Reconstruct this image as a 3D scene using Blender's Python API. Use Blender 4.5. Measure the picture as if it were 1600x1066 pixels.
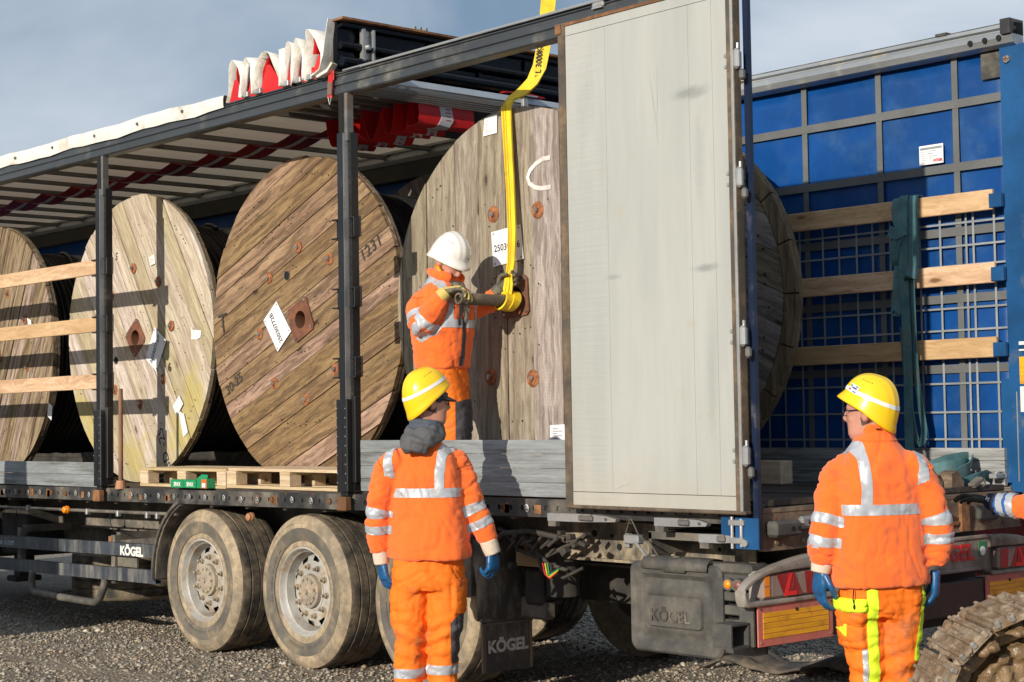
import bpy, math, random
import numpy as np
from mathutils import Vector, Matrix, noise, Quaternion

PI = math.pi
random.seed(7)
rng = np.random.default_rng(11)
scene = bpy.context.scene
for o in list(bpy.data.objects):
    bpy.data.objects.remove(o)

# ------------------------------------------------------------------ camera
CAM = Vector((5.5, -6.58, 1.665))
yaw, pitch, roll = map(math.radians, (-48.03, 2.65, -0.936))
fwd = Vector((math.cos(pitch) * math.sin(yaw), math.cos(pitch) * math.cos(yaw), math.sin(pitch)))
rgt = fwd.cross(Vector((0, 0, 1))).normalized()
upv = rgt.cross(fwd)
r2 = math.cos(roll) * rgt + math.sin(roll) * upv
u2 = -math.sin(roll) * rgt + math.cos(roll) * upv
cam_data = bpy.data.cameras.new("camera")
cam = bpy.data.objects.new("camera", cam_data)
scene.collection.objects.link(cam)
cam.matrix_world = Matrix(((r2.x, u2.x, -fwd.x, CAM.x), (r2.y, u2.y, -fwd.y, CAM.y), (r2.z, u2.z, -fwd.z, CAM.z), (0, 0, 0, 1)))
cam_data.sensor_width = 36
cam_data.lens = 59.535
cam_data.clip_start = 0.1
cam_data.clip_end = 2000
scene.camera = cam
scene.render.resolution_x = 1024
scene.render.resolution_y = 682

# ------------------------------------------------------------------ world + sun
SUN_FROM = Vector((0.235, -0.917, 0.30)).normalized()
world = bpy.data.worlds.new("World")
scene.world = world
world.use_nodes = True
wn = world.node_tree
wn.nodes.clear()
sky = wn.nodes.new("ShaderNodeTexSky")
sky.sky_type = 'NISHITA'
sky.sun_disc = False
sky.sun_elevation = math.asin(SUN_FROM.z)
sky.sun_rotation = math.atan2(SUN_FROM.x, SUN_FROM.y)
sky.air_density = 1.0
sky.dust_density = 1.5
wtc = wn.nodes.new("ShaderNodeTexCoord")
wmap = wn.nodes.new("ShaderNodeMapping")
wmap.inputs['Scale'].default_value = (1.0, 1.0, 3.2)
wmap.inputs['Location'].default_value = (0.35, 0.2, 0.0)
wnoi = wn.nodes.new("ShaderNodeTexNoise")
wnoi.inputs['Scale'].default_value = 2.0
wnoi.inputs['Detail'].default_value = 9
wnoi.inputs['Roughness'].default_value = 0.5
wnoi.inputs['Distortion'].default_value = 0.4
wr = wn.nodes.new("ShaderNodeValToRGB")
wr.color_ramp.elements[0].position = 0.42
wr.color_ramp.elements[0].color = (1.95, 2.9, 4.15, 1)
wr.color_ramp.elements[1].position = 0.64
wr.color_ramp.elements[1].color = (6.3, 6.9, 7.7, 1)
wmix = wn.nodes.new("ShaderNodeMix")
wmix.data_type = 'RGBA'
wmix.inputs[0].default_value = 0.88
wbg = wn.nodes.new("ShaderNodeBackground")
wbg.inputs['Strength'].default_value = 0.105
wo = wn.nodes.new("ShaderNodeOutputWorld")
wn.links.new(wtc.outputs['Generated'], wmap.inputs['Vector'])
wn.links.new(wmap.outputs['Vector'], wnoi.inputs['Vector'])
wn.links.new(wnoi.outputs['Fac'], wr.inputs['Fac'])
wn.links.new(sky.outputs['Color'], wmix.inputs[6])
wn.links.new(wr.outputs['Color'], wmix.inputs[7])
wn.links.new(wmix.outputs[2], wbg.inputs['Color'])
wn.links.new(wbg.outputs['Background'], wo.inputs['Surface'])

sun_d = bpy.data.lights.new("sun", 'SUN')
sun_d.energy = 4.6
sun_d.angle = math.radians(0.55)
sun_d.color = (1.0, 0.91, 0.78)
sun = bpy.data.objects.new("sun", sun_d)
scene.collection.objects.link(sun)
sun.rotation_euler = (-SUN_FROM).to_track_quat('-Z', 'Y').to_euler()
sun.location = (3, -20, 12)

scene.view_settings.view_transform = 'Standard'
scene.view_settings.look = 'None'
scene.view_settings.exposure = 0.0
scene.view_settings.gamma = 1.0
scene.view_settings.use_curve_mapping = False

# ------------------------------------------------------------------ materials
class NT:
    def __init__(s, name):
        s.m = bpy.data.materials.new(name)
        s.m.use_nodes = True
        s.t = s.m.node_tree
        s.b = s.t.nodes['Principled BSDF']
    def n(s, typ, ins=None, **kw):
        nd = s.t.nodes.new('ShaderNode' + typ)
        for k, v in kw.items():
            setattr(nd, k, v)
        for k, v in (ins or {}).items():
            s.set(nd.inputs[k], v)
        return nd
    def set(s, sock, v):
        if isinstance(v, bpy.types.NodeSocket):
            s.t.links.new(v, sock)
        else:
            if sock.type == 'RGBA' and len(v) == 3:
                v = (*v, 1)
            sock.default_value = v
    def mix(s, f, a, b, mode='MIX'):
        nd = s.n('Mix', data_type='RGBA', blend_type=mode)
        s.set(nd.inputs[0], f); s.set(nd.inputs[6], a); s.set(nd.inputs[7], b)
        return nd.outputs[2]
    def math(s, op, a, b=0.0, c=None, clamp=False):
        nd = s.n('Math', operation=op, use_clamp=clamp)
        s.set(nd.inputs[0], a); s.set(nd.inputs[1], b)
        if c is not None: s.set(nd.inputs[2], c)
        return nd.outputs[0]
    def step(s, v, lo, hi):
        nd = s.n('MapRange', {'Value': v, 'From Min': lo, 'From Max': hi}, interpolation_type='SMOOTHSTEP')
        return nd.outputs[0]
    def noise(s, vec, scale, detail=3, rough=0.55, dist=0.0):
        return s.n('TexNoise', {'Vector': vec, 'Scale': scale, 'Detail': detail, 'Roughness': rough, 'Distortion': dist}).outputs['Fac']
    def coords(s, scale=(1, 1, 1), rnd=True, kind='Object'):
        tc = s.n('TexCoord').outputs[kind]
        v = s.n('Mapping', {'Vector': tc, 'Scale': scale}).outputs[0]
        if rnd:
            r = s.n('ObjectInfo').outputs['Random']
            off = s.n('CombineXYZ', {'X': s.math('MULTIPLY', r, 37.0), 'Y': s.math('MULTIPLY', r, 11.0), 'Z': s.math('MULTIPLY', r, 23.0)}).outputs[0]
            v = s.n('VectorMath', {0: v, 1: off}, operation='ADD').outputs[0]
        return v
    def bump(s, h, strength, dist=0.01, prev=None):
        nd = s.n('Bump', {'Height': h, 'Strength': strength, 'Distance': dist})
        if prev is not None: s.set(nd.inputs['Normal'], prev)
        return nd.outputs[0]

MATS = {}
def surf(name, col, rough=0.6, metal=0.0, var=0.25, vscale=3.0, stretch=(1, 1, 1), dirt=None, dthr=0.55, dscale=2.5,
         dsoft=0.12, dstretch=(1, 1, 1), fine=0.15, fscale=60, bump=0.15, bdist=0.004, coat=0.0, sheen=0.0, rnd=0.0,
         rust=None, rthr=0.62, rscale=6, spec=0.5):
    if name in MATS: return MATS[name]
    k = NT(name)
    v = k.coords(stretch)
    n1 = k.noise(v, vscale, 4)
    c = k.mix(k.step(n1, 0.3, 0.7), tuple(x * (1 - var) for x in col), tuple(min(1, x * (1 + var)) for x in col))
    nf = k.noise(v, fscale, 3, 0.6)
    c = k.mix(k.math('MULTIPLY', k.step(nf, 0.35, 0.7), fine), c, tuple(x * 0.45 for x in col))
    rg = rough
    if dirt is not None:
        vd = k.coords(dstretch)
        nd = k.noise(vd, dscale, 6, 0.62)
        d = k.step(nd, dthr - dsoft, dthr + dsoft)
        dc = k.mix(k.step(k.noise(vd, dscale * 5, 3), 0.3, 0.7), tuple(x * 0.75 for x in dirt), tuple(min(1, x * 1.2) for x in dirt))
        c = k.mix(d, c, dc)
        rg = k.math('ADD', rough, k.math('MULTIPLY', d, max(0, 0.85 - rough)))
        if metal > 0:
            k.set(k.b.inputs['Metallic'], k.math('MULTIPLY', k.math('SUBTRACT', 1.0, d), metal))
    elif metal > 0:
        k.b.inputs['Metallic'].default_value = metal
    if rust is not None:
        nr = k.noise(k.coords(), rscale, 6, 0.7)
        c = k.mix(k.step(nr, rthr - 0.03, rthr + 0.05), c, rust)
    if rnd:
        r = k.n('ObjectInfo').outputs['Random']
        c = k.mix(1.0, c, k.n('CombineColor', {0: k.math('ADD', 1 - rnd, k.math('MULTIPLY', r, 2 * rnd)), 1: k.math('ADD', 1 - rnd, k.math('MULTIPLY', r, 2 * rnd)), 2: k.math('ADD', 1 - rnd, k.math('MULTIPLY', r, 2 * rnd))}).outputs[0], 'MULTIPLY')
    k.set(k.b.inputs['Base Color'], c)
    k.set(k.b.inputs['Roughness'], rg)
    k.b.inputs['Specular IOR Level'].default_value = spec
    if coat: k.b.inputs['Coat Weight'].default_value = coat
    if sheen:
        k.b.inputs['Sheen Weight'].default_value = sheen
        k.b.inputs['Sheen Roughness'].default_value = 0.6
    if bump:
        k.set(k.b.inputs['Normal'], k.bump(nf, bump, bdist, k.bump(n1, bump, bdist * 3)))
    MATS[name] = k.m
    return k.m

def wood(name, c1, c2, dark, streak=0.5, knots=0.5, moss=None, mthr=0.5, gsc=1.0, axis='x', rnd=0.14, saw=0.0, rough=0.75, bump=0.35, rustc=None):
    """planks with their length along local x (or z)"""
    if name in MATS: return MATS[name]
    k = NT(name)
    L = (0.75, 12.0, 12.0) if axis == 'x' else (12.0, 12.0, 0.75)
    L = tuple(l * gsc for l in L)
    v = k.coords(L)
    warp = k.n('VectorMath', {0: k.n('TexNoise', {'Vector': k.coords((2, 3, 3) if axis == 'x' else (3, 3, 2)), 'Scale': 1.6, 'Detail': 2.0}).outputs['Color'], 1: (0.2, 0.9, 0.9) if axis == 'x' else (0.9, 0.9, .2)}, operation='MULTIPLY').outputs[0]
    v = k.n('VectorMath', {0: v, 1: warp}, operation='ADD').outputs[0]
    nA = k.noise(v, 1.3, 4, 0.6)
    nB = k.noise(v, 7.0, 5, 0.7)
    nD = k.noise(v, 26.0, 3, 0.7)
    nC = k.noise(k.n('VectorMath', {0: v, 1: (31, 17, 7)}, operation='ADD').outputs[0], 2.4, 5, 0.65)
    c = k.mix(k.step(nA, 0.33, 0.67), c1, c2)
    r = k.n('ObjectInfo').outputs['Random']
    br = k.math('ADD', 1 - rnd, k.math('MULTIPLY', k.n('TexWhiteNoise', {'W': k.math('MULTIPLY', r, 91.7)}, noise_dimensions='1D').outputs[0], 2 * rnd))
    c = k.mix(1.0, c, k.n('CombineColor', {0: br, 1: br, 2: k.math('MULTIPLY', br, br)}).outputs[0], 'MULTIPLY')
    c = k.mix(k.math('MULTIPLY', k.step(nC, 0.43, 0.62), streak), c, dark)
    c = k.mix(k.math('MULTIPLY', k.step(nB, 0.44, 0.66), 0.36), c, dark)
    c = k.mix(k.math('MULTIPLY', k.step(nD, 0.45, 0.66), 0.26), c, dark)
    h = k.math('SUBTRACT', 1.0, k.math('ADD', k.step(nB, 0.44, 0.66), k.math('MULTIPLY', nD, .6)))
    if knots > 0:
        kv = k.coords((1.6, 4.2, 4.2) if axis == 'x' else (4.2, 4.2, 1.6))
        vo = k.n('TexVoronoi', {'Vector': kv, 'Scale': 1.25, 'Randomness': 1.0}, distance='EUCLIDEAN')
        dd = vo.outputs['Distance']
        dd = k.math('ADD', dd, k.math('MULTIPLY', k.math('SUBTRACT', k.noise(kv, 9, 3), 0.5), 0.09))
        kk = k.math('SUBTRACT', 1.0, k.step(dd, 0.045, 0.12))
        ring = k.math('MULTIPLY', k.math('SUBTRACT', 1.0, k.step(dd, 0.1, 0.3)), 0.35)
        c = k.mix(k.math('MULTIPLY', ring, knots), c, dark)
        c = k.mix(k.math('MULTIPLY', kk, knots), c, tuple(x * 0.55 for x in dark))
    if saw:
        sv = k.coords((1, 0.05, 0.05) if axis == 'x' else (0.05, 0.05, 1), rnd=False)
        w = k.n('TexWave', {'Vector': sv, 'Scale': 16.0, 'Distortion': 2.0, 'Detail': 2.0, 'Detail Scale': 2.0}, wave_type='BANDS', bands_direction='X' if axis == 'x' else 'Z').outputs['Fac']
        c = k.mix(k.math('MULTIPLY', k.step(w, 0.45, 0.8), saw), c, tuple(x * 0.8 for x in c1))
    if moss is not None:
        pos = k.n('NewGeometry').outputs['Position']
        nm = k.noise(pos, 1.5, 5, 0.6)
        mz = k.n('SeparateXYZ', {0: pos}).outputs
        low = k.step(mz[2], 3.0, 1.3)
        mm = k.step(k.math('ADD', nm, k.math('MULTIPLY', low, 0.16)), mthr, mthr + 0.16)
        c = k.mix(k.math('MULTIPLY', mm, 0.75), c, k.mix(k.step(nB, 0.4, 0.6), moss, tuple(x * 1.4 for x in moss)))
    k.set(k.b.inputs['Base Color'], c)
    k.b.inputs['Roughness'].default_value = rough
    k.b.inputs['Specular IOR Level'].default_value = 0.25
    k.set(k.b.inputs['Normal'], k.bump(h, bump, 0.004))
    MATS[name] = k.m
    return k.m

def flat(name, col, rough=0.6, metal=0.0, emit=0):
    if name in MATS: return MATS[name]
    k = NT(name)
    k.set(k.b.inputs['Base Color'], col)
    k.b.inputs['Roughness'].default_value = rough
    k.b.inputs['Metallic'].default_value = metal
    MATS[name] = k.m
    return k.m

# ------------------------------------------------------------------ mesh building
class MB:
    def __init__(s):
        s.v = []; s.f = []; s.mi = []; s.cur = 0; s.parts = []
    def add(s, vs, fs):
        o = len(s.v)
        s.v += [tuple(v) for v in vs]
        s.f += [tuple(i + o for i in f) for f in fs]
        s.mi += [s.cur] * len(fs)
        s.parts.append((o, len(s.v), len(s.f) - len(fs), len(s.f)))
        return s
    def box(s, c, size, rot=None, ch=0.0):
        hx, hy, hz = (d / 2 for d in size)
        c = Vector(c)
        if ch <= 0:
            vs = [Vector((x * hx, y * hy, z * hz)) for x in (-1, 1) for y in (-1, 1) for z in (-1, 1)]
            fs = [(0, 1, 3, 2), (4, 6, 7, 5), (0, 4, 5, 1), (2, 3, 7, 6), (0, 2, 6, 4), (1, 5, 7, 3)]
        else:
            ch = min(ch, hx * .9, hy * .9, hz * .9)
            vs = []; idx = {}
            for x in (-1, 1):
                for y in (-1, 1):
                    for z in (-1, 1):
                        for a in range(3):
                            p = [x * (hx - ch), y * (hy - ch), z * (hz - ch)]
                            p[a] = (x * hx, y * hy, z * hz)[a]
                            idx[(x, y, z, a)] = len(vs); vs.append(Vector(p))
            fs = []
            for a in range(3):
                b, d = (a + 1) % 3, (a + 2) % 3
                for sg in (-1, 1):
                    q = []
                    for (pb, pd) in ((-1, -1), (1, -1), (1, 1), (-1, 1)):
                        k = [0, 0, 0]; k[a] = sg; k[b] = pb; k[d] = pd
                        q.append(idx[(*k, a)])
                    fs.append(tuple(q) if sg > 0 else tuple(q[::-1]))
                    for sg2 in (-1, 1):
                        q = []
                        for (t, ax) in ((-1, a), (1, a), (1, b), (-1, b)):
                            k = [0, 0, 0]; k[a] = sg; k[b] = sg2; k[d] = t
                            q.append(idx[(*k, ax)])
                        fs.append(tuple(q) if sg * sg2 < 0 else tuple(q[::-1]))
            for x in (-1, 1):
                for y in (-1, 1):
                    for z in (-1, 1):
                        q = [idx[(x, y, z, 0)], idx[(x, y, z, 1)], idx[(x, y, z, 2)]]
                        fs.append(tuple(q) if x * y * z > 0 else tuple(q[::-1]))
        if rot is not None:
            vs = [rot @ v for v in vs]
        return s.add([c + v for v in vs], fs)
    def bb(s, x0, x1, y0, y1, z0, z1, ch=0.0):
        return s.box(((x0 + x1) / 2, (y0 + y1) / 2, (z0 + z1) / 2), (abs(x1 - x0), abs(y1 - y0), abs(z1 - z0)), None, ch)
    def cyl(s, p0, p1, r0, r1=None, n=16, caps=True):
        p0, p1 = Vector(p0), Vector(p1); r1 = r0 if r1 is None else r1
        d = (p1 - p0).normalized()
        a = d.orthogonal().normalized(); b = d.cross(a)
        vs = []
        for p, r in ((p0, r0), (p1, r1)):
            for i in range(n):
                t = 2 * PI * i / n
                vs.append(p + (a * math.cos(t) + b * math.sin(t)) * r)
        fs = [(i, (i + 1) % n, n + (i + 1) % n, n + i) for i in range(n)]
        if caps: fs += [tuple(range(n))[::-1], tuple(range(n, 2 * n))]
        return s.add(vs, fs)
    def lathe(s, prof, c=(0, 0, 0), axis='y', n=32, closed=False):
        """prof: list of (r, t) with t along axis"""
        c = Vector(c); vs = []
        for r, t in prof:
            for i in range(n):
                a = 2 * PI * i / n
                x, y = r * math.cos(a), r * math.sin(a)
                vs.append(c + (Vector((x, t, y)) if axis == 'y' else Vector((x, y, t)) if axis == 'z' else Vector((t, x, y))))
        m = len(prof); fs = []
        for j in range(m if closed else m - 1):
            j2 = (j + 1) % m
            for i in range(n):
                i2 = (i + 1) % n
                q = (j * n + i, j * n + i2, j2 * n + i2, j2 * n + i)
                fs.append(q if axis != 'y' else q[::-1])
        return s.add(vs, fs)
    def tube(s, pts, r, n=8, caps=True, closed=False):
        pts = [Vector(p) for p in pts]; m = len(pts)
        rr = r if isinstance(r, (list, tuple)) else [r] * m
        vs = []; a = None
        for i, p in enumerate(pts):
            if closed: d = (pts[(i + 1) % m] - pts[i - 1]).normalized()
            else: d = (pts[min(i + 1, m - 1)] - pts[max(i - 1, 0)]).normalized()
            if a is None: a = d.orthogonal().normalized()
            a = (a - d * a.dot(d)).normalized(); b = d.cross(a)
            for k in range(n):
                t = 2 * PI * k / n
                vs.append(p + (a * math.cos(t) + b * math.sin(t)) * rr[i])
        fs = []
        for i in range(m if closed else m - 1):
            j = (i + 1) % m
            for k in range(n):
                k2 = (k + 1) % n
                fs.append((i * n + k, i * n + k2, j * n + k2, j * n + k))
        if caps and not closed: fs += [tuple(range(n))[::-1], tuple(range((m - 1) * n, m * n))]
        return s.add(vs, fs)
    def prism(s, poly, off, both=True):
        """poly: list of 3d points; off: extrude vector"""
        poly = [Vector(p) for p in poly]; off = Vector(off); n = len(poly)
        vs = poly + [p + off for p in poly]
        fs = [tuple(range(n))[::-1], tuple(range(n, 2 * n))] + [(i, (i + 1) % n, n + (i + 1) % n, n + i) for i in range(n)]
        return s.add(vs, fs)
    def ribbon(s, pts, side, w, t):
        """flat strap along pts; side vec, width w, thickness t"""
        pts = [Vector(p) for p in pts]; m = len(pts); vs = []
        ss = side if isinstance(side, list) else [Vector(side)] * m
        for i, p in enumerate(pts):
            d = (pts[min(i + 1, m - 1)] - pts[max(i - 1, 0)]).normalized()
            sd = Vector(ss[i]); sd = (sd - d * sd.dot(d)).normalized(); nn = d.cross(sd)
            ww = w[i] if isinstance(w, list) else w
            for (a, b) in ((-1, -1), (1, -1), (1, 1), (-1, 1)):
                vs.append(p + sd * a * ww / 2 + nn * b * t / 2)
        fs = []
        for i in range(m - 1):
            for k in range(4):
                k2 = (k + 1) % 4
                fs.append((i * 4 + k, i * 4 + k2, i * 4 + 4 + k2, i * 4 + 4 + k))
        fs += [(3, 2, 1, 0), tuple(range(m * 4 - 4, m * 4))]
        return s.add(vs, fs)
    def ellipsoid(s, c, rad, rot=None, n=14, m=10):
        c = Vector(c); vs = []
        for j in range(m + 1):
            ph = PI * j / m
            for i in range(n):
                t = 2 * PI * i / n
                p = Vector((rad[0] * math.sin(ph) * math.cos(t), rad[1] * math.sin(ph) * math.sin(t), rad[2] * math.cos(ph)))
                if rot is not None: p = rot @ p
                vs.append(c + p)
        fs = [(j * n + i, (j + 1) * n + i, (j + 1) * n + (i + 1) % n, j * n + (i + 1) % n) for j in range(m) for i in range(n)]
        return s.add(vs, fs)
    def rings(s, rings, n=24, ex=2.0):
        """rings: (center, side, fwd, a, b[, ex]) closed loft"""
        vs = []
        for rg_ in rings:
            c, sd, fw, a, b = rg_[:5]; e = rg_[5] if len(rg_) > 5 else ex
            c, sd, fw = Vector(c), Vector(sd), Vector(fw)
            for i in range(n):
                t = 2 * PI * i / n
                ct, st = math.cos(t), math.sin(t)
                vs.append(c + sd * (a * math.copysign(abs(ct) ** (2 / e), ct)) + fw * (b * math.copysign(abs(st) ** (2 / e), st)))
        m = len(rings)
        fs = [(j * n + i, j * n + (i + 1) % n, (j + 1) * n + (i + 1) % n, (j + 1) * n + i) for j in range(m - 1) for i in range(n)]
        fs += [tuple(range(n))[::-1], tuple(range((m - 1) * n, m * n))]
        return s.add(vs, fs)
    def mesh(s, name, mats, smooth=False):
        me = bpy.data.meshes.new(name)
        me.from_pydata(s.v, [], s.f)
        for m in (mats if isinstance(mats, (list, tuple)) else [mats]): me.materials.append(m)
        if len(me.materials) > 1: me.polygons.foreach_set('material_index', s.mi)
        if smooth == 'auto':
            me.polygons.foreach_set('use_smooth', [True] * len(me.polygons))
            me.set_sharp_from_angle(angle=math.radians(38))
        elif smooth: me.polygons.foreach_set('use_smooth', [True] * len(me.polygons))
        me.update()
        return me
    def each(s, name, mats, parent=None, smooth=False, world=True):
        """one object for every primitive that was added"""
        out = []
        for (v0, v1, f0, f1) in s.parts:
            q = MB(); q.v = s.v[v0:v1]; q.f = [tuple(i - v0 for i in f) for f in s.f[f0:f1]]; q.mi = s.mi[f0:f1]
            out.append(q.obj(name, mats, parent, smooth, world))
        return out
    def obj(s, name, mats, parent=None, smooth=False, world=True, **tags):
        return link(name, s.mesh(name, mats, smooth), parent, world, **tags)

def link(name, me, parent=None, world=True, loc=None, rot=None, **tags):
    o = bpy.data.objects.new(name, me)
    scene.collection.objects.link(o)
    if parent is not None:
        o.parent = parent
        if world:
            root = parent
            o.matrix_parent_inverse = MW[root.name].inverted()
    if loc is not None: o.location = loc
    if rot is not None: o.rotation_euler = rot
    MW[o.name] = (MW[parent.name] @ o.matrix_parent_inverse if parent is not None else Matrix()) @ Matrix.LocRotScale(o.location, o.rotation_euler, None)
    for k_, v_ in tags.items():
        o['category' if k_ == 'cat' else k_] = v_
    return o
MW = {}
def thing(name, loc, label, cat, rotz=0.0, group=None):
    o = link(name, None, None, loc=loc, rot=(0, 0, rotz), label=label, cat=cat)
    if group: o['group'] = group
    return o
def text_mesh(txt, size, depth=0.001, bold=0.0, mat=None, spacing=1.0, mirror=False):
    cu = bpy.data.curves.new('txt', 'FONT')
    cu.body = txt; cu.size = size; cu.extrude = depth; cu.offset = bold
    cu.align_x = 'CENTER'; cu.align_y = 'CENTER'; cu.space_character = spacing
    cu.resolution_u = 3
    to = bpy.data.objects.new('txt', cu)
    scene.collection.objects.link(to)
    bpy.context.view_layer.update()
    me = bpy.data.meshes.new_from_object(to.evaluated_get(bpy.context.evaluated_depsgraph_get()))
    bpy.data.objects.remove(to)
    me.materials.clear()
    if mat: me.materials.append(mat)
    return me
def text(name, txt, size, origin, xdir, ydir, mat, parent=None, depth=0.001, bold=0.0, spacing=1.0, xscale=1.0):
    me = text_mesh(txt, size, depth, bold, mat, spacing)
    x = Vector(xdir).normalized(); y = Vector(ydir).normalized(); z = x.cross(y)
    M_ = Matrix(((x.x * xscale, y.x, z.x, origin[0]), (x.y * xscale, y.y, z.y, origin[1]), (x.z * xscale, y.z, z.z, origin[2]), (0, 0, 0, 1)))
    me.transform(M_)
    me.name = name
    return link(name, me, parent)
# ------------------------------------------------------------------ palette
MUD = (0.33, 0.25, 0.16)
DUST = (0.30, 0.26, 0.20)
m_frame = surf('dusty_black_steel', (0.035, 0.036, 0.038), 0.45, 0.0, dirt=(0.17, 0.15, 0.12), dthr=0.56, dscale=3, dsoft=.15, dstretch=(1, 1, 1), rust=(0.20, 0.075, 0.03), rthr=0.66, rscale=5)
m_post = surf('black_post_steel', (0.013, 0.014, 0.016), 0.36, var=.3, dirt=(0.07, 0.063, 0.05), dthr=0.70, dscale=6, fine=.1)
m_dark = surf('underbody_and_shade_black', (0.022, 0.021, 0.02), 0.8, dirt=(0.07, 0.06, 0.048), dthr=0.52, dscale=4, dsoft=.2)
m_chassis = surf('chassis_grey_dusty', (0.075, 0.073, 0.068), 0.6, dirt=(0.22, 0.19, 0.15), dthr=0.5, dscale=3, dsoft=.2, rust=(0.17, 0.08, 0.04), rthr=0.68)
m_rail = surf('anodised_roof_rail', (0.068, 0.076, 0.083), 0.42, 0.35, var=.12, vscale=2, stretch=(.4, 3, 3), dirt=(0.16, 0.155, 0.14), dthr=0.64, dscale=3, fine=.1)
m_alu = surf('aluminium_worn', (0.42, 0.43, 0.43), 0.45, 0.6, var=.15, dirt=(0.2, 0.18, 0.15), dthr=.64, dscale=7)
m_dside = surf('galvanised_dropside', (0.30, 0.325, 0.335), 0.55, 0.15, var=.22, vscale=2.5, stretch=(.45, 4, 5), dirt=(0.13, 0.135, 0.13), dthr=0.57, dscale=3, dstretch=(.5, 4, 6), fine=.35, fscale=30)
m_zinc = surf('galvanised_rail', (0.40, 0.42, 0.43), 0.42, 0.6, var=.15, stretch=(.4, 3, 3), dirt=(0.3, 0.27, 0.22), dthr=.66, dscale=5)
m_skirt = surf('skirt_rail_blue_grey', (0.060, 0.072, 0.092), 0.42, 0.25, var=.2, stretch=(.6, 3, 3), dirt=(0.17, 0.165, 0.15), dthr=.56, dscale=3.4, dstretch=(3, 1, .6), dsoft=.16)
m_door_unused = surf('door_core_paint', (0.44, 0.45, 0.42), 0.42, 0.0, var=.04, vscale=1.5, stretch=(4, 4, .5), dirt=(0.36, 0.36, 0.325), dthr=.66, dscale=1.1, dstretch=(5, 5, .8), dsoft=.2, fine=.04, fscale=40, bump=.05)
m_doorseal = surf('door_rubber_seal', (0.075, 0.062, 0.048), 0.7, dirt=(0.17, 0.12, 0.075), dthr=.52, dscale=5)
m_rusty = surf('rusty_strip', (0.24, 0.11, 0.045), 0.8, var=.4, vscale=8, dirt=(0.12, 0.06, 0.03), dthr=.55, dscale=12)
m_rust = surf('rust_plate', (0.19, 0.075, 0.038), 0.78, var=.35, vscale=6, dirt=(0.11, 0.055, 0.04), dthr=.6, dscale=9, bump=.4)
m_rustbright = surf('rust_orange', (0.33, 0.12, 0.045), 0.8, var=.45, vscale=25, dirt=(0.12, 0.05, 0.03), dthr=.6, dscale=30, bump=.5)
m_bolt = surf('zinc_bolt', (0.45, 0.42, 0.38), 0.35, 0.7, rust=(0.25, 0.1, 0.04), rthr=.55, rscale=40)
m_blue = surf('blue_corner_post', (0.010, 0.075, 0.21), 0.35, var=.25, dirt=(0.10, 0.12, 0.14), dthr=.68, dscale=5)
m_navy = surf('navy_frame', (0.008, 0.018, 0.050), 0.35, var=.2, dirt=(0.08, 0.08, 0.09), dthr=.66, dscale=6)
m_curtain = surf('blue_tarpaulin', (0.0025, 0.058, 0.240), 0.36, var=.2, vscale=2.2, dirt=(0.012, 0.085, 0.24), dthr=.62, dscale=3, dsoft=.2, fine=.08, bump=.22, bdist=.003)
m_tape = surf('grey_webbing', (0.135, 0.14, 0.14), 0.7, var=.15, fine=.3, fscale=120)
m_tapel = surf('light_webbing', (0.27, 0.295, 0.31), 0.65, var=.2, fine=.3, fscale=120)
m_tarpw = surf('white_roof_tarpaulin', (0.76, 0.75, 0.70), 0.42, var=.06, vscale=9, dirt=(0.48, 0.43, 0.34), dthr=.60, dscale=5, dsoft=.15, fine=.03, bump=.4, bdist=.006)
m_tarpu = surf('roof_underside_cream', (0.62, 0.55, 0.45), 0.6, var=.08, dirt=(0.3, 0.26, 0.2), dthr=.62, dscale=2)
m_red = surf('red_webbing', (0.62, 0.012, 0.014), 0.42, var=.15, fine=.15, fscale=90)
m_redlab = surf('pale_strap_tape', (0.62, 0.63, 0.66), 0.6, var=.05)
m_bow = surf('roof_bow_steel', (0.20, 0.20, 0.19), 0.45, 0.5, var=.2, stretch=(3, .5, 3), dirt=(0.15, 0.12, 0.1), dthr=.6)
m_shiny = surf('glossy_black_plastic', (0.0022, 0.003, 0.006), 0.10, var=.3, bump=.12, bdist=.01, vscale=9, spec=.22)
m_lath = wood('pine_lath', (0.62, 0.41, 0.235), (0.72, 0.50, 0.30), (0.34, 0.19, 0.09), .4, 1.0, gsc=.7, rnd=.14, rough=.65, bump=.15)
m_pallet = wood('fresh_pallet_pine', (0.60, 0.46, 0.30), (0.72, 0.58, 0.39), (0.36, 0.24, 0.13), .35, .8, rnd=.14, bump=.15)
m_tyre = surf('tyre_tread_rubber', (0.035, 0.032, 0.029), 0.85, dirt=(0.22, 0.175, 0.12), dthr=.50, dscale=7, dsoft=.2, fine=.4, fscale=160, bump=.5)
m_tyres = surf('tyre_side_muddy', (0.17, 0.145, 0.11), 0.85, dirt=(0.38, 0.30, 0.20), dthr=.47, dscale=4.5, dsoft=.16, fine=.3, fscale=110, bump=.35)
m_tyref = surf('tyre_face_grey', (0.115, 0.105, 0.09), 0.8, dirt=(0.27, 0.215, 0.14), dthr=.58, dscale=5, dsoft=.2, fine=.3, fscale=110, bump=.3)
m_rim = surf('dusty_silver_rim', (0.46, 0.45, 0.42), 0.5, 0.2, var=.15, dirt=(0.33, 0.26, 0.18), dthr=.56, dscale=7, dsoft=.12)
m_hub = surf('dusty_hub', (0.30, 0.26, 0.21), 0.7, .1, dirt=(0.40, 0.32, 0.22), dthr=.52, dscale=14, rust=(0.24, 0.12, 0.06), rthr=.66, rscale=16)
m_rubber = surf('mudguard_plastic', (0.075, 0.070, 0.062), 0.65, dirt=(0.22, 0.19, 0.145), dthr=.55, dscale=6, dstretch=(2, 2, .7), dsoft=.14, fine=.4, fscale=140)
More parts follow.
